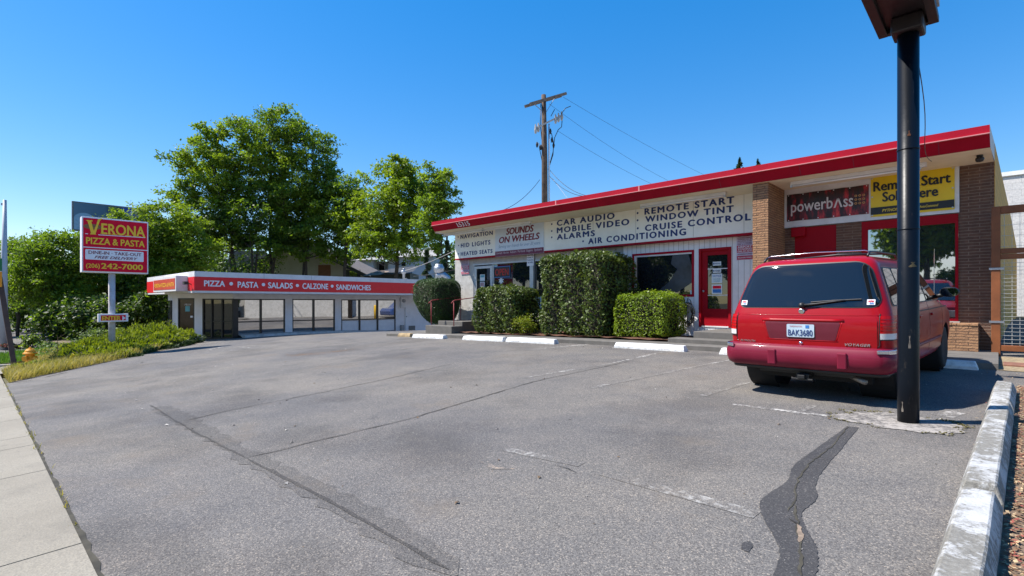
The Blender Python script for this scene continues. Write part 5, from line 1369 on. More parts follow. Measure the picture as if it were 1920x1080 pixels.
# ------------------------------------------------------------------ the red van
VZ = G(-1.8,8.6)
van = thing('minivan','faded red minivan with dark rear window parked facing the shop bay','van',(-1.765,7.02,VZ))
pitch = math.atan2(G(-1.8,10.8)-G(-1.8,7.8),3.0)
van.rotation_euler = (pitch, math.atan2(G(-2.6,9)-G(-.9,9),1.7), R(-4.0))
def paint(name, c, fade, rough=.32):
    t = NT(name); ob = t.obj(); n = t.noise(ob,1.6,6,.6); n2 = t.noise(ob,14,5,.7)
    cc = t.mix(t.mr(n,.35,.7), c, fade); cc = t.mix(t.mr(n2,.62,.8,0,.25), cc, tuple(min(1,x*1.25+.02) for x in fade))
    t.col(cc); t.set(Roughness=rough); t.p.inputs['Coat Weight'].default_value = .22; t.p.inputs['Coat Roughness'].default_value = .06; t.set(IOR=1.3)
    return t.mat
m_vr = paint('van_red',(.27,.002,.006),(.32,.004,.009)); m_vb = paint('van_bumper_red',(.145,.004,.020),(.19,.010,.034),.5)
m_vg = glass('van_glass',(.006,.008,.010),1.75,.02); m_rub = M('tyre_rubber',(.015,.015,.016),.85,.2,9,bump=.3)
m_trim = M('black_trim',(.012,.012,.013),.5,.2); m_chr = M('chrome',(.75,.76,.78),.12,.03,metal=1)
m_tail = M('tail_lamp_red',(.42,.003,.005),.25,.1,ior=1.35); m_clear = M('clear_lamp',(.62,.60,.60),.15,.1,coat=.6)
LV = [(.30,.14,4.25,.83),(.40,.07,4.42,.895),(.60,.03,4.46,.915),(.80,.025,4.45,.917),(.90,.03,4.40,.912),(.97,.045,4.20,.905),(1.03,.065,3.82,.893),(1.08,.085,3.52,.880),
      (1.20,.125,3.28,.845),(1.35,.18,3.0,.80),(1.50,.235,2.73,.752),(1.60,.275,2.54,.715),(1.655,.31,2.42,.68),(1.69,.37,2.32,.63),(1.715,.48,2.2,.54),(1.73,.72,1.95,.36)]
def lv(z):
    if z <= LV[0][0]: return LV[0][1:]
    for p,q in zip(LV,LV[1:]):
        if z <= q[0]:
            f = (z-p[0])/(q[0]-p[0]); return tuple(p[i]+(q[i]-p[i])*f for i in (1,2,3))
    return LV[-1][1:]
def rearY(x,z,off=0):
    yr,yf,w = lv(z); r = .13; bow = .045*(min(1,abs(x)/w))**2
    y = yr+bow
    if abs(x) > w-r: dx = min(abs(x)-(w-r), r*.999); y += r-math.sqrt(r*r-dx*dx)
    return y-off
def sideX(y,z,off=0):
    yr,yf,w = lv(z); x = w*(1-.03*max(0,(y-2.6)/1.9)**2)
    if y < yr+.2: 
        k = max(0,(yr+.2-y)/.2); x -= .13*(1-math.sqrt(max(0,1-min(1,k)**2)))*.8
    return x+off
mb = MB(); NX,NS = 14,18
rings = []
for z,yr,yf,w in LV:
    rg_ = []; r = .13; rf = min(.35,w*.5)
    for i in range(NX+1):                                  # rear, left to right
        x = -w+r+(2*w-2*r)*i/NX; rg_.append((x,yr+.045*(abs(x)/w)**2,z))
    for k in range(1,6): t = -math.pi/2+math.pi/2*k/6; rg_.append((w-r+r*math.cos(t), yr+.042+r+r*math.sin(t), z))
    for i in range(NS+1):
        y = yr+.045+r+(yf-rf-yr-.045-r)*i/NS; rg_.append((w*(1-.03*max(0,(y-2.6)/1.9)**2),y,z))
    for k in range(1,7): t = math.pi/2*k/7; rg_.append((w*.99-rf+rf*math.cos(t), yf-rf+rf*math.sin(t)*.98, z))
    for i in range(5): x = (w*.99-rf)*(1-2*i/4); rg_.append((x,yf+.04*(1-(x/w)**2)*.6-.01,z))
    for k in range(6,0,-1): t = math.pi/2*k/7; rg_.append((-(w*.99-rf+rf*math.cos(t)), yf-rf+rf*math.sin(t)*.98, z))
    for i in range(NS,-1,-1):
        y = yr+.045+r+(yf-rf-yr-.045-r)*i/NS; rg_.append((-w*(1-.03*max(0,(y-2.6)/1.9)**2),y,z))
    for k in range(5,0,-1): t = -math.pi/2+math.pi/2*k/6; rg_.append((-(w-r+r*math.cos(t)), yr+.042+r+r*math.sin(t), z))
    rings.append(rg_)
n = len(rings[0]); mb.v = [p for rg_ in rings for p in rg_]
mb.f = [(i*n+k,i*n+(k+1)%n,(i+1)*n+(k+1)%n,(i+1)*n+k) for i in range(len(rings)-1) for k in range(n)]
mb.f += [tuple(range(n-1,-1,-1)),tuple(range((len(rings)-1)*n,len(rings)*n))]; mb.m = [0]*len(mb.f)
body = mb.build('body', [m_vr,m_trim], van, smooth=True, local=True)
WY = (.84,3.72); WR = .335
cut = MB()
for y in WY:
    for sx_ in (-1,1): cut.lathe([(.40,sx_*.55),(.40,sx_*1.2)],(0,y,.33),'X',28,0)
cutter = cut.build('cutter', m_trim)
md = body.modifiers.new('arches','BOOLEAN'); md.operation = 'DIFFERENCE'; md.solver = 'EXACT'; md.object = cutter
van_m = van.matrix_basis.copy(); van.matrix_basis = Matrix.Identity(4)
bpy.context.view_layer.update()
dg = bpy.context.evaluated_depsgraph_get(); me2 = bpy.data.meshes.new_from_object(body.evaluated_get(dg)); body.modifiers.clear(); body.data = me2
bpy.data.objects.remove(cutter); van.matrix_basis = van_m
body.data.polygons.foreach_set('use_smooth',[True]*len(body.data.polygons))
md = body.modifiers.new('edges','EDGE_SPLIT'); md.split_angle = R(38)
def patch(name, fL, fR, z0, z1, mat, surf, nu=20, nv=14, r=0.0, parent=None, thick=.006, label=None):
    """panel on the rear (surf(x,z)) or side: u from fL(z) to fR(z), rounded corners r"""
    mb = MB(); g = []
    for j in range(nv+1):
        v = .5-.5*math.cos(math.pi*j/nv); z = z0+(z1-z0)*v; l,rr_ = fL(z),fR(z); e = min(z-z0,z1-z)
        c = r-math.sqrt(max(0,r*r-(r-e)**2)) if e < r else 0
        l += c; rr_ -= c
        for i in range(nu+1): g.append(surf(l+(rr_-l)*i/nu, z))
    mb.v = g; mb.f = [(j*(nu+1)+i,j*(nu+1)+i+1,(j+1)*(nu+1)+i+1,(j+1)*(nu+1)+i) for j in range(nv) for i in range(nu)]; mb.m = [0]*len(mb.f)
    return mb.build(name, mat, parent or van, smooth=True, local=True, recalc=False, label=label)
rs = lambda off: (lambda x,z: (x, rearY(x,z,off), z))
wl = lambda z: -lv(z)[2]+.055
patch('window_seal', lambda z:wl(z)-.012, lambda z:-wl(z)+.012, 1.088,1.643, m_trim, rs(.004), r=.13)
rw = patch('rear_window', wl, lambda z:-wl(z), 1.10,1.63, m_vg, rs(.009), r=.12)
# tailgate outline and panels
def rline(name, pts, w, mat, off=.004, parent=None):
    mb = MB(); P_ = []
    for (x0,z0),(x1,z1) in zip(pts,pts[1:]):
        for k in range(8): P_.append((x0+(x1-x0)*k/8, z0+(z1-z0)*k/8))
    P_.append(pts[-1]); mb.tube([(x,rearY(x,z,off-w*.5),z) for x,z in P_], w/2, 6); return mb.build(name, mat, parent or van, smooth=True, local=True)
rline('tailgate_seam',[(-.80,1.02),(-.80,.66),(-.74,.59),(.74,.59),(.80,.66),(.80,1.02)],.012,m_trim,.002)
rline('tailgate_crease',[(-.80,1.0),(.80,1.0)],.012,m_vr,.004)
patch('lower_tailgate', lambda z:-.78, lambda z:.78, .60,.985, m_vr, rs(.007), r=.05)
pf = patch('plate_recess', lambda z:-.43+(.93-z)*.25, lambda z:.43-(.93-z)*.25, .70,.915, M('plate_recess_red',(.11,.003,.014),.5), rs(.010), r=.02)
rline('recess_lip',[(-.46,.935),(.46,.935)],.045,m_vr,.02); rline('recess_lip',[(-.40,.693),(.40,.693)],.022,m_vr,.012); rline('recess_lip',[(-.445,.925),(-.385,.70)],.016,m_vr,.010); rline('recess_lip',[(.445,.925),(.385,.70)],.016,m_vr,.010)
pl_ = patch('licence_plate', lambda z:-.155, lambda z:.155, .728,.888, M('plate_white',(.42,.52,.60),.4,.08,10), rs(.020), r=.012)
def rtext(body_, x0,x1,z0,z1,off,mat,parent,name='lettering',**kw):
    mb = MB(); put_text(mb,body_,lambda x,z:(x,rearY(x,z,off),z),x0,x1,z0,z1,**kw); return mb.build(name,mat,parent,local=True,recalc=False)
rtext('BAK3680',-.138,.138,.748,.824,.023,m_navy,pl_,bold=.01); rtext('WASHINGTON',-.12,.02,.851,.872,.023,M('plate_red_print',(.35,.06,.08),.5),pl_)
patch('plate_tag', lambda z:.06, lambda z:.10, .842,.878, m_blue, rs(.023), 2,2, parent=pl_)
def bolt(x,z,r,off,mat,name): 
    mb = MB(); y = rearY(x,z,off); mb.lathe([(0,-.012),(r,-.01),(r,.02)],(x,y,z),'Y',12); return mb.build(name,mat,van,local=True,smooth=True)
bolt(.0,.655,.022,.005,m_chr,'lock'); 
mb = MB(); y = rearY(0,1.045,.012); mb.add([(.024*math.sin(2*math.pi*k/10*1)*(1 if k%2==0 else .45),y,1.045+.024*math.cos(2*math.pi*k/10)*(1 if k%2==0 else .45)) for k in range(10)],[tuple(range(10))]); mb.lathe([(.028,-.003),(.033,0),(.028,.003)],(0,y,1.045),'Y',16); mb.build('badge',m_chr,van,local=True)
rtext('PLYMOUTH',-.75,-.55,.642,.668,.013,m_chr,van,'badge_lettering',bold=.02,shear=.2); rtext('VOYAGER',.47,.715,.648,.680,.013,m_chr,van,'badge_lettering',bold=.03,shear=.3,space=1.1)
# stickers
for x0,nm in ((-.765,'APA'),(.672,'APA')):
    st = patch('sticker', lambda z,x0=x0:x0, lambda z,x0=x0:x0+.078, 1.125,1.185, m_signwhite, rs(.013),3,3)
    rtext('APA',x0+.01,x0+.068,1.155,1.178,.016,m_signred,st,bold=.04); patch('blue_wave',lambda z,x0=x0:x0+.025,lambda z,x0=x0:x0+.065,1.133,1.147,m_blue,rs(.016),2,2,parent=st)
# wiper
mb = MB(); mb.tube([(x,rearY(x,z,.03),z) for x,z in ((.0,1.12),(.15,1.135),(.35,1.165),(.46,1.178))],[.016,.013,.010,.008],6); wip = mb.build('wiper',m_trim,van,smooth=True,local=True)
mb = MB(); mb.tube([(x,rearY(x,z,.022),z) for x,z in ((.10,1.155),(.35,1.175),(.62,1.188))],.010,6); mb.build('wiper_blade',m_trim,wip,local=True)
mb = MB(); y = rearY(0,1.12,.01); mb.lathe([(0,-.045),(.03,-.04),(.036,.02)],(0.0,y,1.12),'Y',12); mb.build('wiper_hub',m_trim,wip,smooth=True,local=True)
# tail lamps
for sg in (-1,1):
    def lampsurf(x,z,sg=sg): return (sg*min(x,sideX(.3,z,.008)), 0, z)
    mb = MB(); prof = []
    zs = np.linspace(.735,1.0,10)
    tl = thing  # noqa
    def wrap(z0,z1,mat,name,off,parent):
        mb = MB(); g = []; zz_ = np.linspace(z0,z1,5); nu = 12
        for z in zz_:
            yr,yf,w = lv(z); r = .13
            for i in range(nu+1):
                s = i/nu
                if s < .5: x = .808+(w-r*.25-.808)*s*2; p = (x,rearY(x,z,off))
                else: t = (s-.5)*2; x0 = w-r*.25; y0 = rearY(x0,z,off); p = (x0+(w+off-x0)*min(1,t*1.6)**.6, y0+(.22-0)*t**1.5)
                g.append((sg*p[0],p[1],z))
        mb.v = g; mb.f = [(j*(nu+1)+i,j*(nu+1)+i+1,(j+1)*(nu+1)+i+1,(j+1)*(nu+1)+i) for j in range(4) for i in range(nu)]; mb.m=[0]*len(mb.f)
        return mb.build(name,mat,parent,smooth=True,local=True,recalc=False)
    tlm = wrap(.80,1.0,m_tail,'tail_lamp',.012,van); wrap(.735,.80,m_clear,'reversing_lens',.012,tlm)
    for zz_ in (.84,.88,.92,.96):
        wrap(zz_-.004,zz_+.004,M('lamp_rib',(.22,.004,.006),.3) if 'lamp_rib' not in bpy.data.materials else bpy.data.materials['lamp_rib'],'lens_rib',.016,tlm)
    wrap(.722,.735,m_trim,'lamp_seal',.012,tlm)
# bumper wrapping the rear
def ubar(prof, y_end=.42, name='rear_bumper', mat=None, w=.915, r=.16, parent=None, y0=-.055):
    path = []
    for i in range(5): path.append((-w, y_end+(y0+r+.03-y_end)*i/5, -1, 0))
    for k in range(7): t = math.pi+math.pi/2*k/6; path.append((-w+r+r*math.cos(t), y0+.03+r+r*math.sin(t), math.cos(t), math.sin(t)))
    for i in range(1,14):
        x = (-w+r)+(2*w-2*r)*i/14; path.append((x, y0+.03*(abs(x)/(w-r))**2, 0, -1))
    for k in range(7): t = -math.pi/2+math.pi/2*k/6; path.append((w-r+r*math.cos(t), y0+.03+r+r*math.sin(t), math.cos(t), math.sin(t)))
    for i in range(1,6): path.append((w, y0+r+.03+(y_end-y0-r-.03)*i/5, 1, 0))
    mb = MB(); k = len(prof)
    for x,y,nx_,ny_ in path:
        for o,z in prof: mb.v.append((x+nx_*o,y+ny_*o,z))
    mb.f = [(i*k+j,i*k+(j+1)%k,(i+1)*k+(j+1)%k,(i+1)*k+j) for i in range(len(path)-1) for j in range(k)]
    mb.f += [tuple(range(k-1,-1,-1)),tuple(range((len(path)-1)*k,len(path)*k))]; mb.m = [0]*len(mb.f)
    return mb.build(name,mat,parent or van,smooth=True,local=True,bevel=0)
bp = ubar([(-.14,.345),(-.02,.345),(.02,.37),(.045,.44),(.05,.53),(.03,.575),(.02,.60),(.0,.625),(-.14,.635)],mat=m_vb)
md = bp.modifiers.new('e','EDGE_SPLIT'); md.split_angle = R(50)
ub = ubar([(-.16,.305),(-.05,.305),(-.035,.345),(-.16,.345)],name='bumper_valance',mat=m_trim)
for x in (-.30,.47):
    mb = MB(); y = -.055+.03*(abs(x)/.755)**2; mb.box(x-.05,x+.05,y-.066,y-.03,.38,.575); mb.build('bumper_guard',m_vb,van,bevel=.015,local=True)
for sg in (-1,1):          # chrome strip at the bumper corners
    mb = MB(); L_ = [(sg*(.80),-.005-.055),(sg*.89,.03-.055+.02),(sg*.935,.10),(sg*.95,.25),(sg*.95,.41)]
    for p,q in zip(L_,L_[1:]): mb.bar((p[0],p[1],.60),(q[0],q[1],.60),.03,.045)
    mb.build('chrome_strip',m_chr,van,bevel=.006,local=True)
# hitch, exhaust
mb = MB(); mb.box(-.55,.55,.16,.22,.25,.31); mb.box(-.05,.09,.0,.2,.215,.275); mb.box(-.10,.14,-.02,.03,.20,.225); mb.box(-.02,.06,-.06,.02,.225,.27); mb.build('tow_hitch',m_trim,van,bevel=.006,local=True)
for x0,x1 in ((-.16,-.06),(.08,.18)): mb = MB(); mb.box(x0,x1,.135,.15,.285,.335); mb.build('white_tag',m_signwhite,van,local=True)
mb = MB(); mb.box(-.05,.06,.13,.145,.285,.33); mb.build('blue_tag',m_blue,van,local=True)
mb = MB(); mb.tube([(.36,.55,.30),(.42,.3,.27),(.66,.06,.235)],.03,12); mb.build('exhaust_pipe',M('exhaust_steel',(.22,.20,.18),.5,.3,8,metal=.6),van,smooth=True,local=True)
mb = MB(); mb.box(-.66,.66,.35,4.1,.17,.34); mb.build('underbody',m_dark,van,local=True)  # deep near-black underside, also filling in the shadow below the van
# wheels
for y in WY:
    for sg in (-1,1):
        w0 = bpy.data.objects.new('wheel',None); link(w0,van); w0.location = (sg*.79,y,WR)
        mb = MB(); mb.lathe([(.20,-.095),(.27,-.105),(.32,-.095),(.335,-.06),(.335,.06),(.32,.095),(.27,.105),(.20,.095)],(0,0,0),'X',32); mb.build('tyre',m_rub,w0,smooth=True,local=True)
        mb = MB(); mb.lathe([(0,sg*.055),(.06,sg*.07),(.065,sg*.05),(.15,sg*.045),(.185,sg*.07),(.205,sg*.092),(.205,-sg*.09)],(0,0,0),'X',24); mb.build('rim',M('wheel_trim',(.38,.38,.39),.4,.1,metal=.6) if 'wheel_trim' not in bpy.data.materials else bpy.data.materials['wheel_trim'],w0,smooth=True,local=True)
        if sg*y: 
            mb = MB(); mb.lathe([(.40,sg*-.3),(.395,sg*.06)],(sg*.79,y,.33),'X',28); mb.f = mb.f[:-2]; mb.m = mb.m[:-2]; mb.build('wheel_arch_liner',m_dark,van,local=True)
# side glass
for sg in (-1,1):
    ss = lambda off,sg=sg: (lambda y,z: (sg*sideX(y,z,off), y, z))
    front = lambda z: 3.34-(z-1.10)*1.62
    patch('side_window_seal', lambda z:.30+(z-1.1)*.36, front, 1.098,1.565, m_trim, ss(.003), r=.05)
    patch('rear_side_window', lambda z:.34+(z-1.1)*.36, lambda z:.86+(z-1.1)*.0, 1.115,1.55, m_vg, ss(.008), 8,8,r=.05)
    patch('rear_side_window', lambda z:.92, lambda z:1.50, 1.115,1.55, m_vg, ss(.008), 8,8,r=.04)
    patch('sliding_door_window', lambda z:1.56, lambda z:2.28, 1.115,1.55, m_vg, ss(.008), 8,8,r=.04)
    patch('front_door_window', lambda z:2.36, lambda z:front(z)-.06, 1.115,1.55, m_vg, ss(.008), 10,8,r=.03)
    mb = MB()
    for pts in ([(.32,.99),(3.9,.99)],):
        mb.tube([(sg*sideX(y0,z0,.0),y0,z0) for y0,z0 in [(pts[0][0]+(pts[1][0]-pts[0][0])*k/30,pts[0][1]) for k in range(31)]],.008,6)
    for y0 in (1.50,2.32,3.40): mb.tube([(sg*sideX(y0,z,-.003),y0,z) for z in np.linspace(.42,1.09,10)],.006,5)
    mb.build('door_seams',m_trim,van,local=True,smooth=True)
    for y0 in (2.42,1.56): mb = MB(); mb.box(sg*.905,sg*.935,y0,y0+.15,.90,.935); mb.build('door_handle',m_vr,van,bevel=.008,local=True)
    mb = MB(); mb.tube([(sg*sideX(y0,.55,.006),y0,.55) for y0 in np.linspace(1.3,3.2,20)],.02,6); mb.build('rub_strip',m_vb,van,smooth=True,local=True)
    mb = MB(); mb.tube([(sg*.86,3.10,1.15),(sg*.97,3.06,1.18)],.03,8); ma = mb.build('side_mirror',m_trim,van,local=True,smooth=True)
    mb = MB(); c_ = (sg*1.04,3.05,1.22)
    mb.lathe([(0,-.05),(.07,-.045),(.095,.0),(.08,.05),(.03,.09),(0,.095)],(0,0,0),'Y',16); mb.v = [(c_[0]+x*1.25,c_[1]+y,c_[2]+z*.8) for x,y,z in mb.v]; mb.build('mirror_housing',m_vr if sg<0 else m_trim,ma,smooth=True,local=True)
    mb = MB(); mb.add([(c_[0]+.10*math.copysign(abs(math.cos(t))**.6,math.cos(t)),c_[1]-.052,c_[2]+.058*math.copysign(abs(math.sin(t))**.6,math.sin(t))) for t in np.linspace(0,2*math.pi,20,endpoint=False)],[tuple(range(20))]); mb.build('mirror_glass',M('mirror_glass',(.8,.82,.85),.02,.01,metal=1) if 'mirror_glass' not in bpy.data.materials else bpy.data.materials['mirror_glass'],ma,local=True)
mb = MB()   # windscreen
g = [(x,None,z) for z in np.linspace(1.10,1.60,8) for x in np.linspace(-1,1,13)]
mb.v = [(x*(lv(z)[2]-.10), lv(z)[1]+.03*(1-x*x)+.012, z) for x,_,z in g]; mb.f = [(j*13+i,j*13+i+1,(j+1)*13+i+1,(j+1)*13+i) for j in range(7) for i in range(12)]; mb.m=[0]*len(mb.f)
mb.build('windscreen',m_vg,van,smooth=True,local=True,recalc=False)
# roof rack
zr_ = 1.768
for sg in (-1,1): mb = MB(); mb.tube([(sg*.60,.50,1.705),(sg*.60,.60,zr_-.01),(sg*.60,.9,zr_),(sg*.60,1.9,zr_),(sg*.58,2.1,1.72)],.014,8); mb.build('roof_rail',m_black,van,smooth=True,local=True)
mb = MB(); mb.tube([(-.60,.60,zr_-.01),(-.55,.60,zr_+.01),(0,.60,zr_+.025),(.55,.60,zr_+.01),(.60,.60,zr_-.01)],.006,8); mb.build('rack_bar',m_chr,van,smooth=True,local=True)
mb = MB(); mb.tube([(-.60,1.6,zr_),(0,1.6,zr_+.03),(.60,1.6,zr_)],.013,8); mb.build('rack_bar',m_black,van,smooth=True,local=True)
mb = MB(); mb.tube([(.78,3.6,1.03),(.80,3.55,1.9)],[.006,.003],6); mb.build('aerial',m_chr,van,local=True)
for sg in (-1,1):
    mb = MB(); mb.box(sg*.55,sg*.85,4.42,4.50,.66,.82); mb.build('headlight',m_clear,van,bevel=.02,local=True)

# ------------------------------------------------------------------ black sign pole
PX,PY = -.655,6.45; pz = G(PX,PY)
pole = thing('sign_pole','thick black steel pole carrying a dark sign cabinet at the right','sign pole',(PX,PY,pz))
tp = NT('scuffed_black_steel'); ob_ = tp.obj(); mpp = tp.n('Mapping'); mpp.inputs['Scale'].default_value = (6,6,1.6); tp.l(ob_,mpp.inputs[0])
cc = tp.mix(tp.mr(tp.noise(mpp.outputs[0],2.2,8,.75),.60,.72),(.003,.005,.009),(.045,.038,.032)); cc = tp.mix(tp.mr(tp.noise(ob_,9,6,.7),.68,.78,0,.9),cc,(.10,.045,.02))
tp.col(cc); tp.set(Roughness=.36, IOR=1.28); tp.bump(tp.noise(ob_,14,5),.15,.01)
mb = MB(); ztop = 2.72+H; rr = .090
mb.lathe([(rr,pz-.1),(rr,pz+.4),(rr,ztop)],(PX,PY,0),'Z',40); mb.build('post',tp.mat,pole,smooth=True)
for zr__ in (.72+H,1.52+H): mb = MB(); mb.lathe([(rr-.002,zr__-.008),(rr+.004,zr__-.004),(rr+.004,zr__+.004),(rr-.002,zr__+.008)],(PX,PY,0),'Z',40); mb.build('weld_seam',tp.mat,pole,smooth=True)
m_cab = M('dark_cabinet_sheet',(.014,.008,.009),.5,.35,4,dirt=.4,dirtc=(.028,.013,.011))
mb = MB(); ca0,ca1,cb0,cb1 = PX-.255,PX+.215,2.6,6.62
mb.box(ca0,ca1,cb0,cb1,ztop+.12,ztop+1.6); cab = mb.build('cabinet',m_cab,pole,bevel=.01)
mb = MB()
for x0,x1 in ((ca0-.012,ca0+.07),(ca1-.07,ca1+.012)): mb.box(x0,x1,cb0,cb1+.012,ztop+.07,ztop+.135)
mb.box(ca0+.07,ca1-.07,cb1-.06,cb1+.012,ztop+.07,ztop+.135); mb.build('bottom_flange',m_cab,cab,bevel=.006)
mb = MB(); mb.box(PX-.13,PX+.13,PY-.14,PY+.14,ztop-.045,ztop+.115); mb.build('saddle',m_cab,pole,bevel=.02)
mb = MB(); mb.box(ca1+.002,ca1+.02,cb0+.05,cb1-.05,ztop+.2,ztop+1.5); mb.build('sign_face',M('bare_sign_face',(.55,.55,.56),.5),cab)
mb = MB(); mb.box(PX+.03,PX+.06,PY-.11-.004,PY-.10,1.33+H*.2+.65,1.45+H*.2+.65)
for zc,w_,h_,a0_,mt in ((onB(1708,497,PY)[1],.075,.05,-1.05,M('sticker_remnant',(.10,.075,.035),.8,.5,30)),(onB(1700,255,PY)[1],.03,.05,-1.4,M('rust_spot',(.10,.035,.015),.9,.4,30)),(onB(1699,640,PY)[1],.022,.12,-1.35,bpy.data.materials['paint_chip'] if 'paint_chip' in bpy.data.materials else M('paint_chip',(.13,.11,.09),.8,.4,30)),(onB(1690,760,PY)[1],.02,.10,-2.0,bpy.data.materials['paint_chip'] if 'paint_chip' in bpy.data.materials else m_concd)):
    mb = MB(); N_ = 7; dth = w_/rr
    for j in range(5):
        for k in range(N_):
            th = a0_+dth*(k/(N_-1)-.5)*(.6+.4*math.sin(j*1.3+1)); mb.v.append((PX+(rr+.0015)*math.cos(th),PY+(rr+.0015)*math.sin(th),zc+h_*(j/4-.5)+random.uniform(-.1,.1)*h_*.5))
    mb.f = [(j*N_+k,j*N_+k+1,(j+1)*N_+k+1,(j+1)*N_+k) for j in range(4) for k in range(N_-1)]; mb.m = [0]*len(mb.f); mb.build('worn_patch',mt,pole,recalc=False)
# loose cable from the pole to the soffit
p0 = (PX+rr*.9,PY+.03,2.35+H); p1 = (*[onB(1745,292,12.9)[0]],12.9,2.74+H)
mb = MB(); P_ = []
for k in range(15):
    t = k/14; P_.append((p0[0]+(p1[0]-p0[0])*t+.02*math.sin(t*9), p0[1]+(p1[1]-p0[1])*t, p0[2]+(p1[2]-p0[2])*t-.30*math.sin(math.pi*t)))
mb.tube(P_,.005,6); tag(mb.build('loose_cable',m_black,smooth=True),'thin black cable sagging from the pole to the shop soffit','cable')

# ------------------------------------------------------------------ gate and block building at the right
m_gate = M('orange_brown_gate_wood',(.20,.062,.016),.6,.25,4)
gate = thing('wire_gate','orange-brown timber gate panelled with pale wire mesh beside the shop','gate',(1.5,13.4,G(1.5,13.4)))
gz0 = G(1,13.4)+.10; gz1 = 1.80+H; gzm = (HOR-477)/FPX*9.75+H
mb = MB(); ga0 = -.10; ga1 = 3.4
for x0,x1 in ((ga0,ga0+.13),(1.75,1.87),(ga1-.14,ga1)): mb.box(x0,x1,13.34,13.46,gz0-.1,gz1)
for z0,z1 in ((gz1-.14,gz1),(gzm-.10,gzm-.005),(gzm+.005,gzm+.10),(gz0,gz0+.11)):
    mb.box(ga0+.13,1.75,13.35,13.45,z0,z1); mb.box(1.87,ga1-.14,13.35,13.45,z0,z1)
mb.build('frame',m_gate,gate,bevel=.008)
mb = MB()
for z0,z1,sx__,sz__ in ((gz0+.11,gzm-.10,.105,.072),(gzm+.10,gz1-.14,.105,.20)):
    for q0,q1 in ((ga0+.13,1.75),(1.87,ga1-.14)):
        x = q0+.05
        while x < q1: mb.box(x-.003,x+.003,13.385,13.394,z0,z1); x += sx__
        z = z0+.04
        while z < z1: mb.box(q0,q1,13.376,13.385,z-.003,z+.003); z += sz__
mb.build('wire_mesh',M('galvanised_wire',(.42,.42,.40),.5),gate)
mb = MB(); 
for z in (gz0+.55,gzm-.28): mb.box(ga0-.03,ga0+.18,13.325,13.34,z-.02,z+.02)
mb.build('hinge_straps',m_steel,gate)
m_blk = brick('white_block_wall',(.62,.62,.62),(.56,.57,.58),(.44,.44,.44),.80,.40,.015,.2)
blk = thing('block_building','white painted block building behind the gate at the right edge','building',(6,27,0))
zt_b = onB(1900,329,43)[1]
mb = MB(); mb.box(-5,25,43,60,-.6,zt_b); mb.build('wall',m_blk,blk)
mb = MB(); mb.box(-5.1,25.1,42.9,60.1,zt_b,zt_b+.25); mb.build('parapet_cap',m_white,blk)
# dark blocks added to stand for the shadow in the yard behind the gate
m_cl = M('dark_clutter',(.02,.022,.02),.8,.4,5)
for k in range(6):
    x = .5+k*.5; h_ = (1.25,.9,1.1,.75,1.3,1.0)[k]; y = 15.4+.25*(k%3); mb = MB(); mb.box(x,x+.44,y,y+.8,G(2,15)-.1,G(2,15)+h_); mb.box(x-.02,x+.46,y-.02,y+.82,G(2,15)+h_,G(2,15)+h_+.05); mb.box(x+.1,x+.34,y-.03,y-.001,G(2,15)+h_*.6,G(2,15)+h_*.66)
    tag(mb.build('storage_bin',m_cl,bevel=.02),'dark storage bin in the yard behind the wire gate','bin','dark bins behind the gate')

# ------------------------------------------------------------------ utility pole and wires
ux_,uy_,_ = W(1022,560,28); zU = lambda py: (HOR-py)/FPX*28+H
up = thing('utility_pole','weathered wooden utility pole with double crossarm rising behind the shop','utility pole',(ux_,uy_,0))
mb = MB(); mb.tube([(ux_,uy_,-.5),(ux_-.02,uy_-.02,zU(300)),(ux_-.06,uy_-.05,zU(178))],[.19,.16,.125],14); mb.build('shaft',m_wood,up,smooth=True)
c0 = Vector(W(987,198,27.4)); c1 = Vector(W(1055,178,28.6)); dv = (c1-c0).normalized(); nv = Vector((-dv.y,dv.x,0))*.16
mb = MB(); mb.bar(c0+nv,c1+nv,.10,.14); mb.bar(c0-nv+dv*.15,c1-nv+dv*.15,.10,.14); mb.build('crossarm',M('crossarm_wood',(.13,.10,.08),.9,.3,5),up)
mid = (c0+c1)/2
mb = MB(); mb.bar(c0+dv*.5,Vector((ux_,uy_,mid.z-.75)),.03,.03); mb.bar(c1-dv*.55,Vector((ux_,uy_,mid.z-.75)),.03,.03); mb.build('arm_brace',m_steel,up)
mb = MB(); rgz = random.Random(4)
l0 = Vector(W(1003,241,27.6)); l1 = Vector(W(1054,216,28.4)); mb.bar(l0,l1,.07,.09)
for t in (.02,.12,.75,.86,.98):
    p = l0.lerp(l1,t); mb.tube([p+Vector((0,0,-.28)),p+Vector((.02,0,-.1)),p+Vector((0,0,.22))],[.05,.085,.03],8)
mb.build('cutout_switches',M('porcelain_grey',(.30,.29,.28),.4,.2),up)
mb = MB(); mb.tube([(ux_+.22,uy_+.1,0),(ux_+.20,uy_+.1,zU(233))],.045,8); mb.build('riser_conduit',M('conduit_grey',(.45,.47,.5),.5),up,smooth=True)
mb = MB()
for pts in ([(1054,226),(1053,238),(1047,243),(1040,258),(1037,285),(1028,318)],[(1034,250),(1038,268),(1037,290),(1030,312),(1029,345)],[(1010,268),(1012,280),(1016,300),(1018,320)],[(1014,195),(1013,232),(1016,262)],[(1040,205),(1033,218)],[(1070,199),(1060,203),(1052,214)]):
    mb.tube([W(x,y,28) for x,y in pts],.022,5)
mb.build('drop_leads',m_black,up,smooth=True)
mb = MB()
for x,y in ((1007,271),(1014,276),(1035,262),(1038,272),(1032,246)): 
    p = W(x,y,27.9); mb.tube([(p[0],p[1],p[2]-.15),(p[0],p[1],p[2]),(p[0],p[1],p[2]+.14)],[.04,.07,.03],8)
mb.build('insulators',m_dark,up,smooth=True)
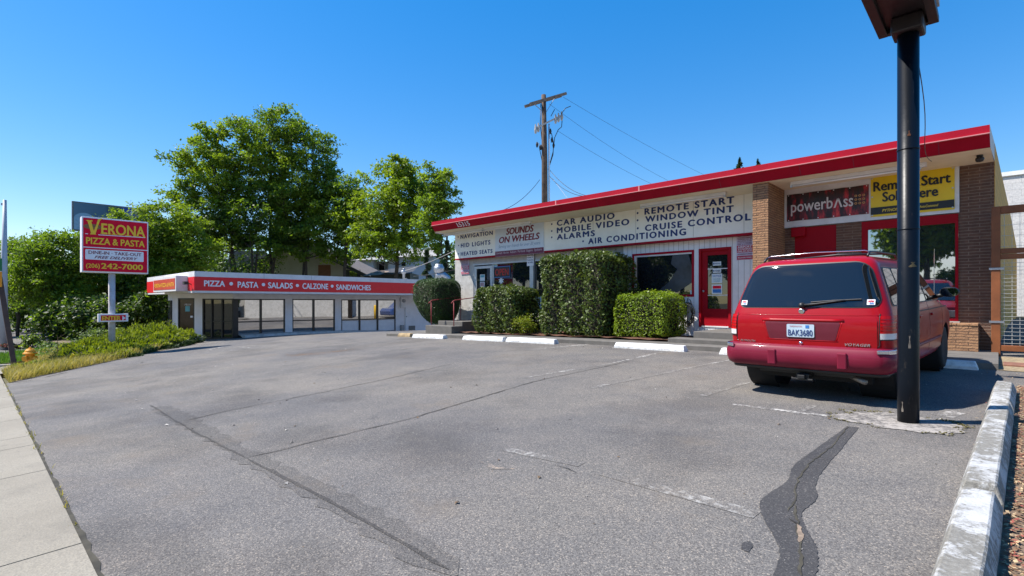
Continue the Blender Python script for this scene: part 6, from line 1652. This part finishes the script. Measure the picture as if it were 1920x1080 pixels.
def wire(name,label,p,q,sag,r=.008,mat=None,n=24):
    mb = MB(); P_=[]
    for k in range(n+1):
        t = k/n; P_.append((p[0]+(q[0]-p[0])*t,p[1]+(q[1]-p[1])*t,p[2]+(q[2]-p[2])*t-sag*4*t*(1-t)))
    mb.tube(P_,r,5); return tag(mb.build(name,mat or m_black,smooth=True),label,'wire','overhead wires at the utility pole')
wire('power_line','uppermost thin line running right from the tip of the crossarm',W(1056,182,28.5),W(1420,372,46),.35)
wire('power_line','middle thin line running right from below the crossarm',W(1030,195,28.3),W(1390,390,46),.9)
wire('power_line','lowest thin line running right from the switch bracket',W(1045,245,28.3),W(1370,395,46),.7)
wire('service_cable','black cable dropping left from the utility pole to the shop roof',W(1012,337,28),W(940,395,24),.25,.014)
wire('service_cable','black cable dropping right from the utility pole to the shop roof, upper one',W(1030,318,28),W(1108,368,24),.3,.013)
wire('service_cable','black cable dropping right from the utility pole to the shop roof, lower one',W(1030,330,28),W(1098,368,24),.25,.013)
wire('guy_wire','pale steel guy wire slanting down from the utility pole to the roof',W(1036,335,28),W(1066,374,25),.0,.010,m_steel)
wire('service_cable','pale thick service cable from the restaurant roof vent up to the shop corner',W(758,508,36),(-16.5,15.0,onB(853,455,15.0)[1]),.12,.02,M('pale_cable',(.26,.25,.24),.6))
wire('service_cable','thin dark cable behind the exhaust fan up to the shop corner',W(775,518,38),(-16.5,16.0,onB(853,491,15.5)[1]),.12,.02)

# ------------------------------------------------------------------ billboard and houses
bb = thing('billboard','large dark blue billboard with pale lettering far behind the pizza sign','billboard',(*W(205,560,58)[:2],-1))
AB = W(205,410,58)[0]
b0,z1_ = onA(135,376.5,AB); b1,_ = onA(276,390.5,AB); z0_ = onA(135,432,AB)[1]
mb = MB(); mb.box(AB-.5,AB-.02,b0,b1,z0_,z1_); mb.build('panel_frame',M('billboard_grey',(.16,.17,.18),.6),bb)
tbb = NT('billboard_print'); Pb = tbb.pos(); sb_ = tbb.n('SeparateXYZ'); tbb.l(Pb,sb_.inputs[0])
f = tbb.mr(sb_.outputs[1],b0,b1); g_ = tbb.ramp(f,[(0,(.10,.19,.28)),(.42,(.07,.14,.21)),(.5,(.014,.035,.075)),(.62,(.014,.035,.08)),(.66,(.012,.07,.36)),(1,(.012,.08,.40))])
tbb.col(g_); tbb.set(Roughness=.5)
mb = MB(); mb.box(AB-.02,AB,b0+.15,b1-.15,z0_+.15,z1_-.15); bf = mb.build('poster',tbb.mat,bb)
mb = MB(); text_A(mb,'ENR',245,262.5,400.5,394.3,AB+.02,bold=.03,shear=.2); mb.build('lettering',M('billboard_lettering',(.7,.78,.9),.5),bf,recalc=False)
mb = MB()
for px,py,r_ in ((158,416,1.0),(136,424,.8)):
    b_,z_ = onA(px,py,AB+.01); mb.add([(AB+.01+.004*r_,max(b0+.16,b_+r_*math.cos(t)),max(z0_+.16,z_+r_*math.sin(t))) for t in np.linspace(0,2*math.pi,24,endpoint=False)],[tuple(range(24))])
mb.build('pale_discs',M('billboard_pale',(.26,.42,.55),.5),bf,recalc=False)
mb = MB(); mb.tube([(AB-.4,(b0+b1)/2,-3),(AB-.4,(b0+b1)/2,z0_)],.45,14); mb.build('column',m_cab,bb)
def Wd(px,py,d): return Vector(W(px,py,d))
m_hw = M('cream_siding_house',(.36,.34,.26),.8,.08,1); m_roofg = M('shingle_roof',(.14,.115,.10),.9,.3,3); m_fdk = M('dark_fascia_board',(.03,.035,.028),.7)
h1 = thing('gabled_house','cream sided house with a low gable behind the restaurant trees','house',(*W(600,560,56)[:2],-1.0))
d = 56; right = Vector((cs,sn,0)); fw = Vector((-sn,cs,0))
def hp(px,py,back=0): return Wd(px,py,d)+fw*back
gab = [(480,560),(480,500),(557,455),(700,524),(700,560)]
mb = MB(); mb.add([hp(x,y) for x,y in gab],[(0,1,2,3,4)]); mb.add([hp(480,560),hp(480,500),hp(480,500,14),hp(480,560,14)],[(0,1,2,3)]); mb.add([hp(700,560),hp(700,524),hp(700,524,14),hp(700,560,14)],[(0,1,2,3)]); mb.build('wall',m_hw,h1,recalc=False)
mb = MB()
for p,q in (((557,452),(470,503)),((557,452),(708,526))):
    A_,B_ = hp(*p,-.7),hp(*q,-.7); C_,D_ = B_+fw*15,A_+fw*15; t_ = Vector((0,0,.16)); mb.add([A_,B_,C_,D_,A_+t_,B_+t_,C_+t_,D_+t_],[(0,1,2,3),(7,6,5,4),(0,4,5,1),(1,5,6,2),(2,6,7,3),(3,7,4,0)])
rf = mb.build('roof',m_roofg,h1)
mb = MB()
for p,q in (((557,453),(470,504)),((557,453),(708,527))): mb.bar(hp(*p,-.72),hp(*q,-.72),.06,.30)
mb.build('barge_board',m_fdk,rf)
mb = MB(); mb.bar(hp(623,486,-.4),hp(623,494,-.1),.2,.2); mb.build('bracket',m_fdk,rf)
def fbox(mb,px0,py0,px1,py1,o0,o1):
    A_ = hp(px0,py1,o0); B_ = hp(px1,py1,o0); C_ = hp(px1,py0,o0); D_ = hp(px0,py0,o0); mb.add([A_,B_,C_,D_]+[v+fw*(o1-o0) for v in (A_,B_,C_,D_)],[(0,1,2,3),(7,6,5,4),(0,4,5,1),(1,5,6,2),(2,6,7,3),(3,7,4,0)])
mb = MB(); fbox(mb,597,497,620,519,-.06,.02); mb.build('board_panel',M('brown_board',(.17,.07,.028),.8),h1)
mb = MB(); fbox(mb,649,506,676,519,-.08,.02); wf_ = mb.build('window',m_fdk,h1); mb = MB(); fbox(mb,656,508,670,518,-.10,-.085); mb.build('pane',m_glassr,wf_)
mb = MB(); fbox(mb,503,490,512,503,-.08,.02); wf_ = mb.build('window',m_fdk,h1); mb = MB(); fbox(mb,504.5,491.5,510.5,501.5,-.10,-.085); mb.build('pane',m_glassr,wf_)
# small gabled wing to the left
mb = MB(); mb.add([hp(398,560,3),hp(398,500,3),hp(415,470,3),hp(470,500,3),hp(470,560,3)],[(0,1,2,3,4)]); mb.build('wing_wall',m_hw,h1,recalc=False)
mb = MB(); 
for p,q in (((414,467),(396,502)),): mb.bar(hp(*p,2.6),hp(*q,2.6),.3,.18)
A_,B_ = hp(412,466,2.5),hp(474,503,2.5); mb.add([A_,hp(470,464,12),B_+fw*9,B_],[(0,1,2,3)])
A_ = hp(412,466,2.5); mb.add([A_,hp(478,466,2.5),hp(492,500,2.5),hp(430,502,2.5)],[(0,1,2,3)]); mb.build('wing_roof',M('grey_shingle',(.16,.155,.16),.9,.25,3),h1,recalc=False)
d = 78
h2 = thing('white_house','pale blue-white two storey house between the tree trunks','house',(*W(730,560,78)[:2],-1.0))
m_bw = M('pale_blue_siding',(.44,.48,.55),.7,.05,1)
mb = MB(); fbox(mb,664,487,700,545,0,9); fbox(mb,700,488,740,545,2.2,9); fbox(mb,726,480,812,545,.6,11); mb.build('wall',m_bw,h2)
mb = MB(); A_,B_,C_,D_ = hp(660,489,-1),hp(742,487,-1),hp(736,470,6),hp(690,474,6); mb.add([A_,B_,C_,D_],[(0,1,2,3)])
A_,B_,C_,D_ = hp(720,482,-.4),hp(790,482,-.4),hp(775,456,6),hp(745,460,6); mb.add([A_,B_,C_,D_],[(0,1,2,3)]); A_,B_,C_ = hp(770,482,-.3),hp(820,480,-.3),hp(798,455,5); mb.add([A_,B_,C_],[(0,1,2)]); mb.build('roof',M('light_shingle',(.30,.29,.28),.9,.2,2),h2,recalc=False)
for x0,y0,x1,y1 in ((675,495,683,503),(752,490,762,500),(703,491,716,506)):
    mb = MB(); fbox(mb,x0,y0,x1,y1,-.1 if x0!=703 else 1.9,.1 if x0!=703 else 2.1); wf_ = mb.build('window',m_white,h2); mb = MB(); fbox(mb,x0+1,y0+1,x1-1,y1-1,-.16 if x0!=703 else 1.8,-.105 if x0!=703 else 1.88); mb.build('pane',m_glass,wf_)
d = 52
sh = thing('old_shed','collapsed dark roofed shed beside the restaurant, patched with tarps','shed',(*W(725,545,52)[:2],-1.0))
mb = MB(); fbox(mb,690,510,765,545,1,6); mb.build('wall',m_fdk,sh)
mb = MB(); A_,B_,C_,D_ = hp(682,516,0),hp(772,512,0),hp(768,492,5),hp(712,498,5); E_ = hp(726,508,1.5)+Vector((0,0,-.2)); mb.add([A_,B_,C_,D_,E_],[(0,1,4),(1,2,4),(2,3,4),(3,0,4)]); mb.build('roof',M('dark_tarp_roof',(.028,.03,.035),.7,.4,2,bump=.6,bs=3),sh,recalc=False)
mb = MB(); A_,B_,C_,D_ = hp(681,517,-.2),hp(712,516,-.2),hp(722,506,2),hp(700,505,2); mb.add([A_,B_,C_,D_],[(0,1,2,3)]); mb.build('torn_sheet',M('tan_torn_sheet',(.26,.19,.14),.9,.4,3),sh,recalc=False)

# white car and lot clutter at the far left
d = 44
m_cw = M('white_car_paint',(.62,.64,.68),.25,.03,coat=.5)
cx_,cy_,_ = W(24,648,44); cz_ = (HOR-648)/FPX*44+H
car = thing('parked_car','white car parked beyond the red barberry at the far left','car',(cx_,cy_,cz_))
mb = MB(); prof = [(-2.1,.25),(-2.15,.6),(-2.0,.85),(-1.3,.95),(-.75,1.38),(.6,1.42),(1.3,1.0),(2.0,.88),(2.15,.6),(2.1,.25)]
mb.prism(prof, lambda x,z: tuple(Vector((cx_,cy_,cz_+z))+right*x-fw*.85), lambda x,z: tuple(Vector((cx_,cy_,cz_+z))+right*x+fw*.85)); mb.build('body',m_cw,car,bevel=.08)
mb = MB(); pr2 = [(-1.15,.98),(-.7,1.33),(.55,1.36),(1.1,1.0)]
mb.prism(pr2, lambda x,z: tuple(Vector((cx_,cy_,cz_+z))+right*x-fw*.87), lambda x,z: tuple(Vector((cx_,cy_,cz_+z))+right*x-fw*.84)); mb.build('side_window',m_glass,car)
for x in (-1.35,1.35):
    mb = MB(); c_ = Vector((cx_,cy_,cz_+.32))+right*x-fw*.80; P_ = [c_-fw*.1,c_+fw*.1]; mb.tube(P_,.32,18); mb.build('wheel',m_rub,car)
d = 70
fb = thing('distant_building','dark fronted low building glimpsed through the trees at the far left','building',(*W(60,600,70)[:2],-2))
mb = MB(); fbox(mb,-40,560,120,640,0,8); mb.build('wall',M('distant_wall',(.16,.17,.20),.7,.3,.6),fb)
mb = MB(); fbox(mb,-42,553,124,562,-1,8); mb.build('roof_edge',M('distant_fascia',(.35,.37,.42),.7),fb)
for x in (14,44,74,100):
    mb = MB(); fbox(mb,x,572,x+14,634,-.1,-.02); mb.build('window',m_glass,fb)
mb = MB(); fbox(mb,24,562,30,640,-.6,-.2); fbox(mb,62,562,66,640,-.6,-.2); mb.build('porch_posts',M('distant_posts',(.45,.47,.52),.7),fb)

# ------------------------------------------------------------------ trees
m_bark = M('locust_bark',(.055,.042,.032),.95,.35,6,bump=.6,bs=25)
LM = [leafmat('locust_leaf_lit',(.085,.145,.014),(.20,.275,.025),(.28,.33,.04),rough=.5,trans=.5,scale=.35),  # brighter green, dealt to clumps at random
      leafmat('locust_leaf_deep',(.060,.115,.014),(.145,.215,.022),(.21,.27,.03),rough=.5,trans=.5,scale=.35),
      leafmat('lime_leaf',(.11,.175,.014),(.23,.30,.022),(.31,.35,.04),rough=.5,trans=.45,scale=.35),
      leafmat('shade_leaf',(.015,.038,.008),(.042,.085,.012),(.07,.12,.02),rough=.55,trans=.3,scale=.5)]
def tree(label, base, d, env, nclump, per, mats, seed, trunk_r=.2, leaf=.17, flat=.78, clump=1.0, lean=0.0, forks=1, name='locust_tree', group='trees behind the restaurant', zb=None, sparse=.50, low=None):
    """env: list of (px_centre, py_centre, half_w_px, half_h_px) ellipses that make up the crown silhouette"""
    rg = np.random.default_rng(seed)
    ax_,ay_,_ = W(base,600,d); z0 = (G(ax_,ay_) if zb is None else zb)-.1
    root = thing(name,label,'tree',(ax_,ay_,z0),group)
    k = d/FPX; C = []
    areas = np.array([w*h for _,_,w,h in env],float); areas /= areas.sum()
    tries = 0
    while len(C) < nclump and tries < 20000:
        tries += 1
        cx,cy,hw,hh = env[rg.choice(len(env),p=areas)]
        v = rg.normal(size=3); v /= np.linalg.norm(v); r = rg.random()**.38
        x,y,dep = v[0]*r*hw, v[1]*r*hh, v[2]*r*hw*.9
        p = np.array(W(cx+x,cy-y,d)) + np.array([-sn,cs,0])*dep*k
        if any(np.linalg.norm(p-q) < clump*sparse for q in C): continue
        C.append(p)
    C = np.array(C); top = C[:,2].max()
    # skeleton: forked trunks then greedy attachment
    nodes = [np.array([ax_,ay_,z0])]; par = [-1]
    mx = C[:,:2].mean(0); H0 = top-z0
    for f in range(forks):
        off = np.array([0.,0]) if forks == 1 else rg.normal(size=2)*hwm(env)*k*.35
        last = 0
        for s in np.linspace(.10,.86 if forks==1 else .80,9):
            t = s; xy = np.array([ax_,ay_])+(mx-np.array([ax_,ay_])+off)*t**1.4+rg.normal(size=2)*.10
            nodes.append(np.array([xy[0],xy[1],z0+H0*s])); par.append(last); last = len(nodes)-1
    order = np.argsort([np.min(np.linalg.norm(np.array(nodes)[:,:2]-c[:2],axis=1)) for c in C])
    for ci in order:
        c = C[ci]; Nn = np.array(nodes); dd = np.linalg.norm(Nn-c,axis=1)+np.maximum(0,Nn[:,2]-c[2]+.3)*3+np.where(Nn[:,2]<z0+H0*.12,6,0)
        j = int(np.argmin(dd)); a = nodes[j]; L = np.linalg.norm(c-a); last = j
        m = max(1,int(L/1.1))
        for s in range(1,m+1):
            t = s/m; p = a+(c-a)*t; p[2] -= .18*L*math.sin(math.pi*t)*.5; p = p+rg.normal(size=3)*.07
            nodes.append(p); par.append(last); last = len(nodes)-1
    cnt = np.ones(len(nodes))
    for i in range(len(nodes)-1,0,-1): cnt[par[i]] += cnt[i]
    rad = trunk_r*.72*(cnt/cnt[0])**.42; rad = np.maximum(rad,.018)
    mb = MB(); kids = {}
    for i,p in enumerate(par): kids.setdefault(p,[]).append(i)
    stack = [(0,None)]; done = set()
    starts = [(i,par[i]) for i in kids.get(0,[])]
    while starts:
        i,p = starts.pop(); chain = [p,i]
        while i in kids:
            ks = sorted(kids[i],key=lambda q:-cnt[q]); 
            for o in ks[1:]: starts.append((o,i))
            i = ks[0]; chain.append(i)
        mb.tube([nodes[q] for q in chain],[min(rad[chain[1]],rad[q]) if q==chain[0] else rad[q] for q in chain],6 if rad[chain[1]]<.07 else 9,cap=False)
    mb.build('trunk',m_bark,root,smooth=True)
    n = len(C)*per; ki = np.repeat(np.arange(len(C)),per); per = int(per*1.45); n = len(C)*per; ki = np.repeat(np.arange(len(C)),per); sc = rg.uniform(.65,1.3,len(C))*clump*.98
    q = rg.normal(size=(n,3)); q = unit(q)*(rg.random((n,1))**.5); 
    # twigs inside a clump: leaves gather along a few rays for a feathery outline
    rays = unit(rg.normal(size=(len(C),9,3))*np.array([1,1,.35])+np.array([0,0,.1]).reshape(1,1,3).repeat(9,1)[0]*0 if False else (rg.normal(size=(len(C)*9,3))*np.array([1,1,.75]))).reshape(len(C),9,3)
    rsel = rays[ki,rg.integers(0,9,n)]; t = rg.random((n,1))**.7*1.15
    mixr = rg.random((n,1)) < .74
    P_ = np.where(mixr, rsel*t+rg.normal(size=(n,3))*.16*np.array([1,1,.6]), q)*np.array([1,1,flat])*sc[ki][:,None]+C[ki]
    Nv = unit(rg.normal(size=(n,3))*.85+np.array([0,0,.5])+np.array(SUN_FROM)*.25)
    V = leafquads(P_,Nv,rg.uniform(.6,1.3,n)*leaf*.80,.5)
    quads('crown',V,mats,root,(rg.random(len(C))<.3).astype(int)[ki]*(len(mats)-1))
    return root
def hwm(env): return sum(e[2] for e in env)/len(env)
D_ = [LM[0],LM[1]]
tree('tall broad locust, leftmost of the big trees above the restaurant',450,50,[(390,325,70,48),(420,275,52,44),(360,365,46,24),(430,370,55,40),(385,400,60,38),(410,450,55,30)],118,150,D_,11,.26,.19,clump=1.05,forks=2)
tree('tallest locust, in the middle of the big trees above the restaurant',508,52,[(515,255,70,48),(500,310,75,60),(535,330,60,60),(465,250,45,32),(525,395,50,40),(520,445,55,28)],140,150,[LM[1],LM[0]],12,.28,.19,clump=1.05,forks=2)
tree('tall slender locust at the right side of the big trees',566,51,[(592,290,38,45),(600,345,42,52),(560,380,55,50),(585,430,62,38),(570,465,50,20)],105,150,[LM[1],LM[0]],13,.24,.19,clump=1.0,forks=2)
tree('many stemmed dark locust low between the tall trees and the gabled house',478,49,[(470,420,60,45),(425,435,50,35),(520,450,55,30)],56,140,[LM[1],LM[3]],14,.20,.18,clump=1.0,forks=2)
tree('mid height locust right of the tall group with pale lower boughs',648,50,[(645,365,38,35),(655,420,45,45),(640,390,50,40),(640,465,55,25)],72,150,[LM[1],LM[2]],15,.2,.18,clump=.95)
tree('round crowned lime green locust standing right of the gap',742,47,[(745,348,60,46),(755,318,36,22),(715,400,68,55),(775,400,55,55),(740,455,72,40),(690,440,40,35)],140,150,[LM[2],LM[0]],16,.24,.18,clump=.95)
tree('thin open locust nearest the shop with bare leaning stem',838,43,[(822,345,30,24),(795,310,14,18),(840,385,26,30),(805,400,30,35),(815,440,35,30)],58,130,[LM[0],LM[1]],17,.16,.16,clump=.75,forks=2)
tree('lime leaved tree with drooping boughs behind the pizza sign, on its right',330,38,[(320,420,58,40),(300,455,50,42),(360,470,45,40),(300,424,34,26),(345,500,45,25)],84,250,[LM[2],LM[0]],18,.2,.125,clump=.95,forks=2)
tree('bushy bright tree directly behind the pizza sign',212,36,[(232,432,32,10),(200,466,62,42),(240,440,50,50),(195,510,65,40),(260,520,60,35)],92,250,[LM[0],LM[1]],19,.2,.12,clump=.95,forks=2)
tree('leafy tree with dark twin stems left of the pizza sign',110,33,[(105,475,55,40),(95,520,70,38),(60,500,40,40),(140,555,55,28),(60,560,45,18)],84,250,[LM[1],LM[0]],20,.16,.115,clump=.9,forks=2)
tree('small leafy tree at the far left edge beside the grey pole',33,36,[(20,490,34,28),(40,470,28,24),(10,540,40,30),(48,545,32,22)],52,230,[LM[1],LM[3]],21,.15,.12,clump=.85)
# shaded understorey behind the sign and beside the restaurant
for i,(px,pt,d_,wp,n_) in enumerate(((110,560,31,90,2600),(165,555,30.5,100,3000),(225,560,30,110,3200),(285,545,31,100,3200),(345,480,42,120,3000),(430,470,46,90,2600),(265,500,36,130,3200),(180,510,37,140,3400))):
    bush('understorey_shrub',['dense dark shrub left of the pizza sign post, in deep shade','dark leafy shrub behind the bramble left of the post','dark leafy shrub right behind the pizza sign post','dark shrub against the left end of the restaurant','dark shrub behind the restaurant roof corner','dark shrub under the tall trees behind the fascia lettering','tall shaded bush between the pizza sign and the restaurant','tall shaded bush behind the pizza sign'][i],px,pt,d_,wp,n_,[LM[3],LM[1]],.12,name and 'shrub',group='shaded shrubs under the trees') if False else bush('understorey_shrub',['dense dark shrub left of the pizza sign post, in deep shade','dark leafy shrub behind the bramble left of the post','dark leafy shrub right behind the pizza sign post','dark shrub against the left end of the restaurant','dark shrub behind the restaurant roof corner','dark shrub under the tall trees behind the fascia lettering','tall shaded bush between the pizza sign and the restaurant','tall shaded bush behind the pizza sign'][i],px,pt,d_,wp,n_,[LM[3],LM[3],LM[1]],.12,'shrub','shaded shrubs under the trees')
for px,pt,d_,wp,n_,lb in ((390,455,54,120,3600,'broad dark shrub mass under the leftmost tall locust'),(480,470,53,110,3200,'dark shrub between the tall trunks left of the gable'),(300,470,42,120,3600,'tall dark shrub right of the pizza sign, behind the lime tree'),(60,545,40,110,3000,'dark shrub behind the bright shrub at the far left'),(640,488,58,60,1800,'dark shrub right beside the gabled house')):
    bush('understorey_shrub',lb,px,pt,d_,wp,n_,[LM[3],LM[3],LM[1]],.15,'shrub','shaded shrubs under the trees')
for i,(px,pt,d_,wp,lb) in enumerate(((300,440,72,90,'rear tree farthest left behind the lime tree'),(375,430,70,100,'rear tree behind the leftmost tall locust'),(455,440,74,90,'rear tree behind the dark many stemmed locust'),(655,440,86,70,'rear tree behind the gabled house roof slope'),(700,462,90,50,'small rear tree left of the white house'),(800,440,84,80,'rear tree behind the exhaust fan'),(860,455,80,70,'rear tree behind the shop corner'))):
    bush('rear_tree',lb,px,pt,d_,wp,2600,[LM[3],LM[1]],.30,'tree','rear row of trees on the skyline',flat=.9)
# dark conifers by the shop end, tips over the roof
m_con = leafmat('conifer_needles',(.012,.030,.010),(.030,.060,.018),rough=.6,trans=.15,scale=.8)
def conifer(label,px,pt,d,wpx,n,zb=None,tp=.75,ls=1.0):
    a,b,z1 = W(px,pt,d); z0 = (G(a,b) if zb is None else zb)-.2; hh = z1-z0; r = wpx/2*d/FPX; rg = np.random.default_rng(n+int(px))
    root = thing('conifer',label,'tree',(a,b,z0),'dark conifers')
    mb = MB(); mb.tube([(a,b,z0),(a,b,z1-.2)],[.02*hh+.05,.02],8); mb.build('trunk',m_bark,root)
    t = rg.random(n)**tp; nb = 40 if tp > .5 else 160; bi = rg.integers(0,nb,n); tb = (np.arange(nb)+.5)/nb; an = rg.uniform(0,6.283,nb)
    tt = tb[bi]; rr_ = (1-tt)*r*(.6+.4*np.sin(bi*3.7)**2); u = rg.random(n)**.6; aa = an[bi]+rg.normal(size=n)*.28
    P_ = np.stack([a+np.cos(aa)*rr_*u,b+np.sin(aa)*rr_*u,z0+hh*(.06+.94*tt)-rr_*u*.25+rg.normal(size=n)*.05*hh/8],1)
    dirn = unit(np.stack([np.cos(aa),np.sin(aa),rg.normal(size=n)*.3-.2],1)); quads('crown',leafquads(P_,unit(np.cross(dirn,rg.normal(size=(n,3)))),rg.uniform(.10,.26,n)*d/40*ls,.3,up=dirn),[m_con],root)
    return root
conifer('dark conifer beside the thin locust, left of the shop',838,452,40,90,5200)
conifer('shorter dark conifer behind the exhaust fan',800,470,41,70,4200)
conifer('dark conifer close to the shop corner',868,470,39,60,3600)
conifer('conifer tip just showing over the shop roof, left one',1387,298,62,330,9000,tp=.22,ls=.62)
conifer('conifer tip just showing over the shop roof, right one',1421,301,64,300,9000,tp=.22,ls=.62)
# far wooded rise closing the view at the left and behind
def woods():
    rg = np.random.default_rng(77); P_=[]
    for px in np.arange(-620,900,16):
        d_ = rg.uniform(95,130); a,b,_ = W(px,600,d_); z0 = G(a,b)-1; h = rg.uniform(9,13); n = 700
        q = unit(rg.normal(size=(n,3)))*(rg.random((n,1))**.4)*np.array([4.2,4.2,h*.5])+np.array([a,b,z0+h*.5]); P_.append(q)
    P_ = np.concatenate(P_); n = len(P_); quads('wooded_rise',leafquads(P_,unit(rg.normal(size=(n,3))+np.array([0,0,.6])),rg.uniform(.3,.6,n)),[LM[3],LM[1]],None,(rg.random(n)<.3).astype(int))
    return bpy.context.view_layer.objects if False else None
woods()
for o in bpy.data.objects:
    if o.name == 'wooded_rise': tag(o,'far dark green wooded rise along the skyline','trees',kind='stuff')
# trees across the street behind the viewpoint (they stand there and show in the shop glass)
src = tree('big leafy street tree across the road, mirrored in the bay window',960,20,[(960,250,150,120),(900,330,120,90),(1030,330,120,90)],90,120,[LM[0],LM[1]],31,.3,.30,clump=1.1,group='street trees across the road',zb=0)
bx0,by0,_ = W(960,600,20)
def copy_tree(o,loc,rz,s):
    c = o.copy(); COL.objects.link(c); c.location = loc; c.rotation_euler = (0,0,rz); c.scale = (s,s,s)
    for ch in o.children: k = ch.copy(); COL.objects.link(k); k.parent = c
    return c
spots = [(-4.3,-25,0.3,.36),(-2.4,-26,1.4,.40),(-.4,-25.5,2.0,.38),(3.5,-27,2.4,.8),(-14,-30,2.2,.5),(-20,-27,4.0,1.0),(-25,-25,5.0,1.1),(-30,-27,.9,1.0),(-35,-25,2.7,1.1),(-40,-27,1.7,1.0),(-45,-25,3.7,1.15),(-50,-27,.2,1.1),(-56,-25,.8,1.2),(-62,-27,1.8,1.2)]
for i,(x,y,rz,s) in enumerate(spots):
    if i == 0: src.location = (x,y,-.1); src.rotation_euler = (0,0,rz)
    else: copy_tree(src,(x,y,-.3),rz,s)

x_,y_ = -9.0,-25; r_ = thing('conifer','dark conifer across the road, mirrored in the left part of the bay window','tree',(x_,y_,-.3),'dark conifers')
for o in list(bpy.data.objects):
    if o.get('label','').startswith('dark conifer beside the thin locust'):
        for ch in o.children: k = ch.copy(); COL.objects.link(k); k.parent = r_

# things round the corner of the shop that show in the restaurant glass
m_yb = M('bollard_yellow',(.70,.42,.02),.5,.06)
for (x,y),lb in (((-18.6,20.0),'yellow steel bollard beside the left flank of the shop, nearer one'),((-18.6,23.5),'yellow steel bollard beside the left flank of the shop, farther one')):
    bo = thing('bollard',lb,'bollard',(x,y,G(x,y)),'yellow bollards by the shop flank')
    mb = MB(); mb.lathe([(.09,G(x,y)-.1),(.09,G(x,y)+1.05),(.07,G(x,y)+1.12),(0,G(x,y)+1.15)],(x,y,0),'Z',16); mb.build('post',m_yb,bo,smooth=True)
cz_ = G(-18.8,26); bc_ = thing('parked_car','dark blue car parked beside the left flank of the shop','car',(-18.8,26.5,cz_))
ox,oy = -18.8,26.5
mb = MB(); mb.prism(prof, lambda x,z:(ox-.85,oy+x,cz_+z), lambda x,z:(ox+.85,oy+x,cz_+z)); mb.build('body',M('blue_car_paint',(.03,.06,.18),.25,.05,coat=.5),bc_,bevel=.08)
mb = MB(); mb.prism(pr2, lambda x,z:(ox-.87,oy+x,cz_+z), lambda x,z:(ox-.84,oy+x,cz_+z)); mb.build('side_window',m_glass,bc_)
for x in (-1.35,1.35): mb = MB(); mb.tube([(ox-.90,oy+x,cz_+.32),(ox-.70,oy+x,cz_+.32)],.32,18); mb.build('wheel',m_rub,bc_)
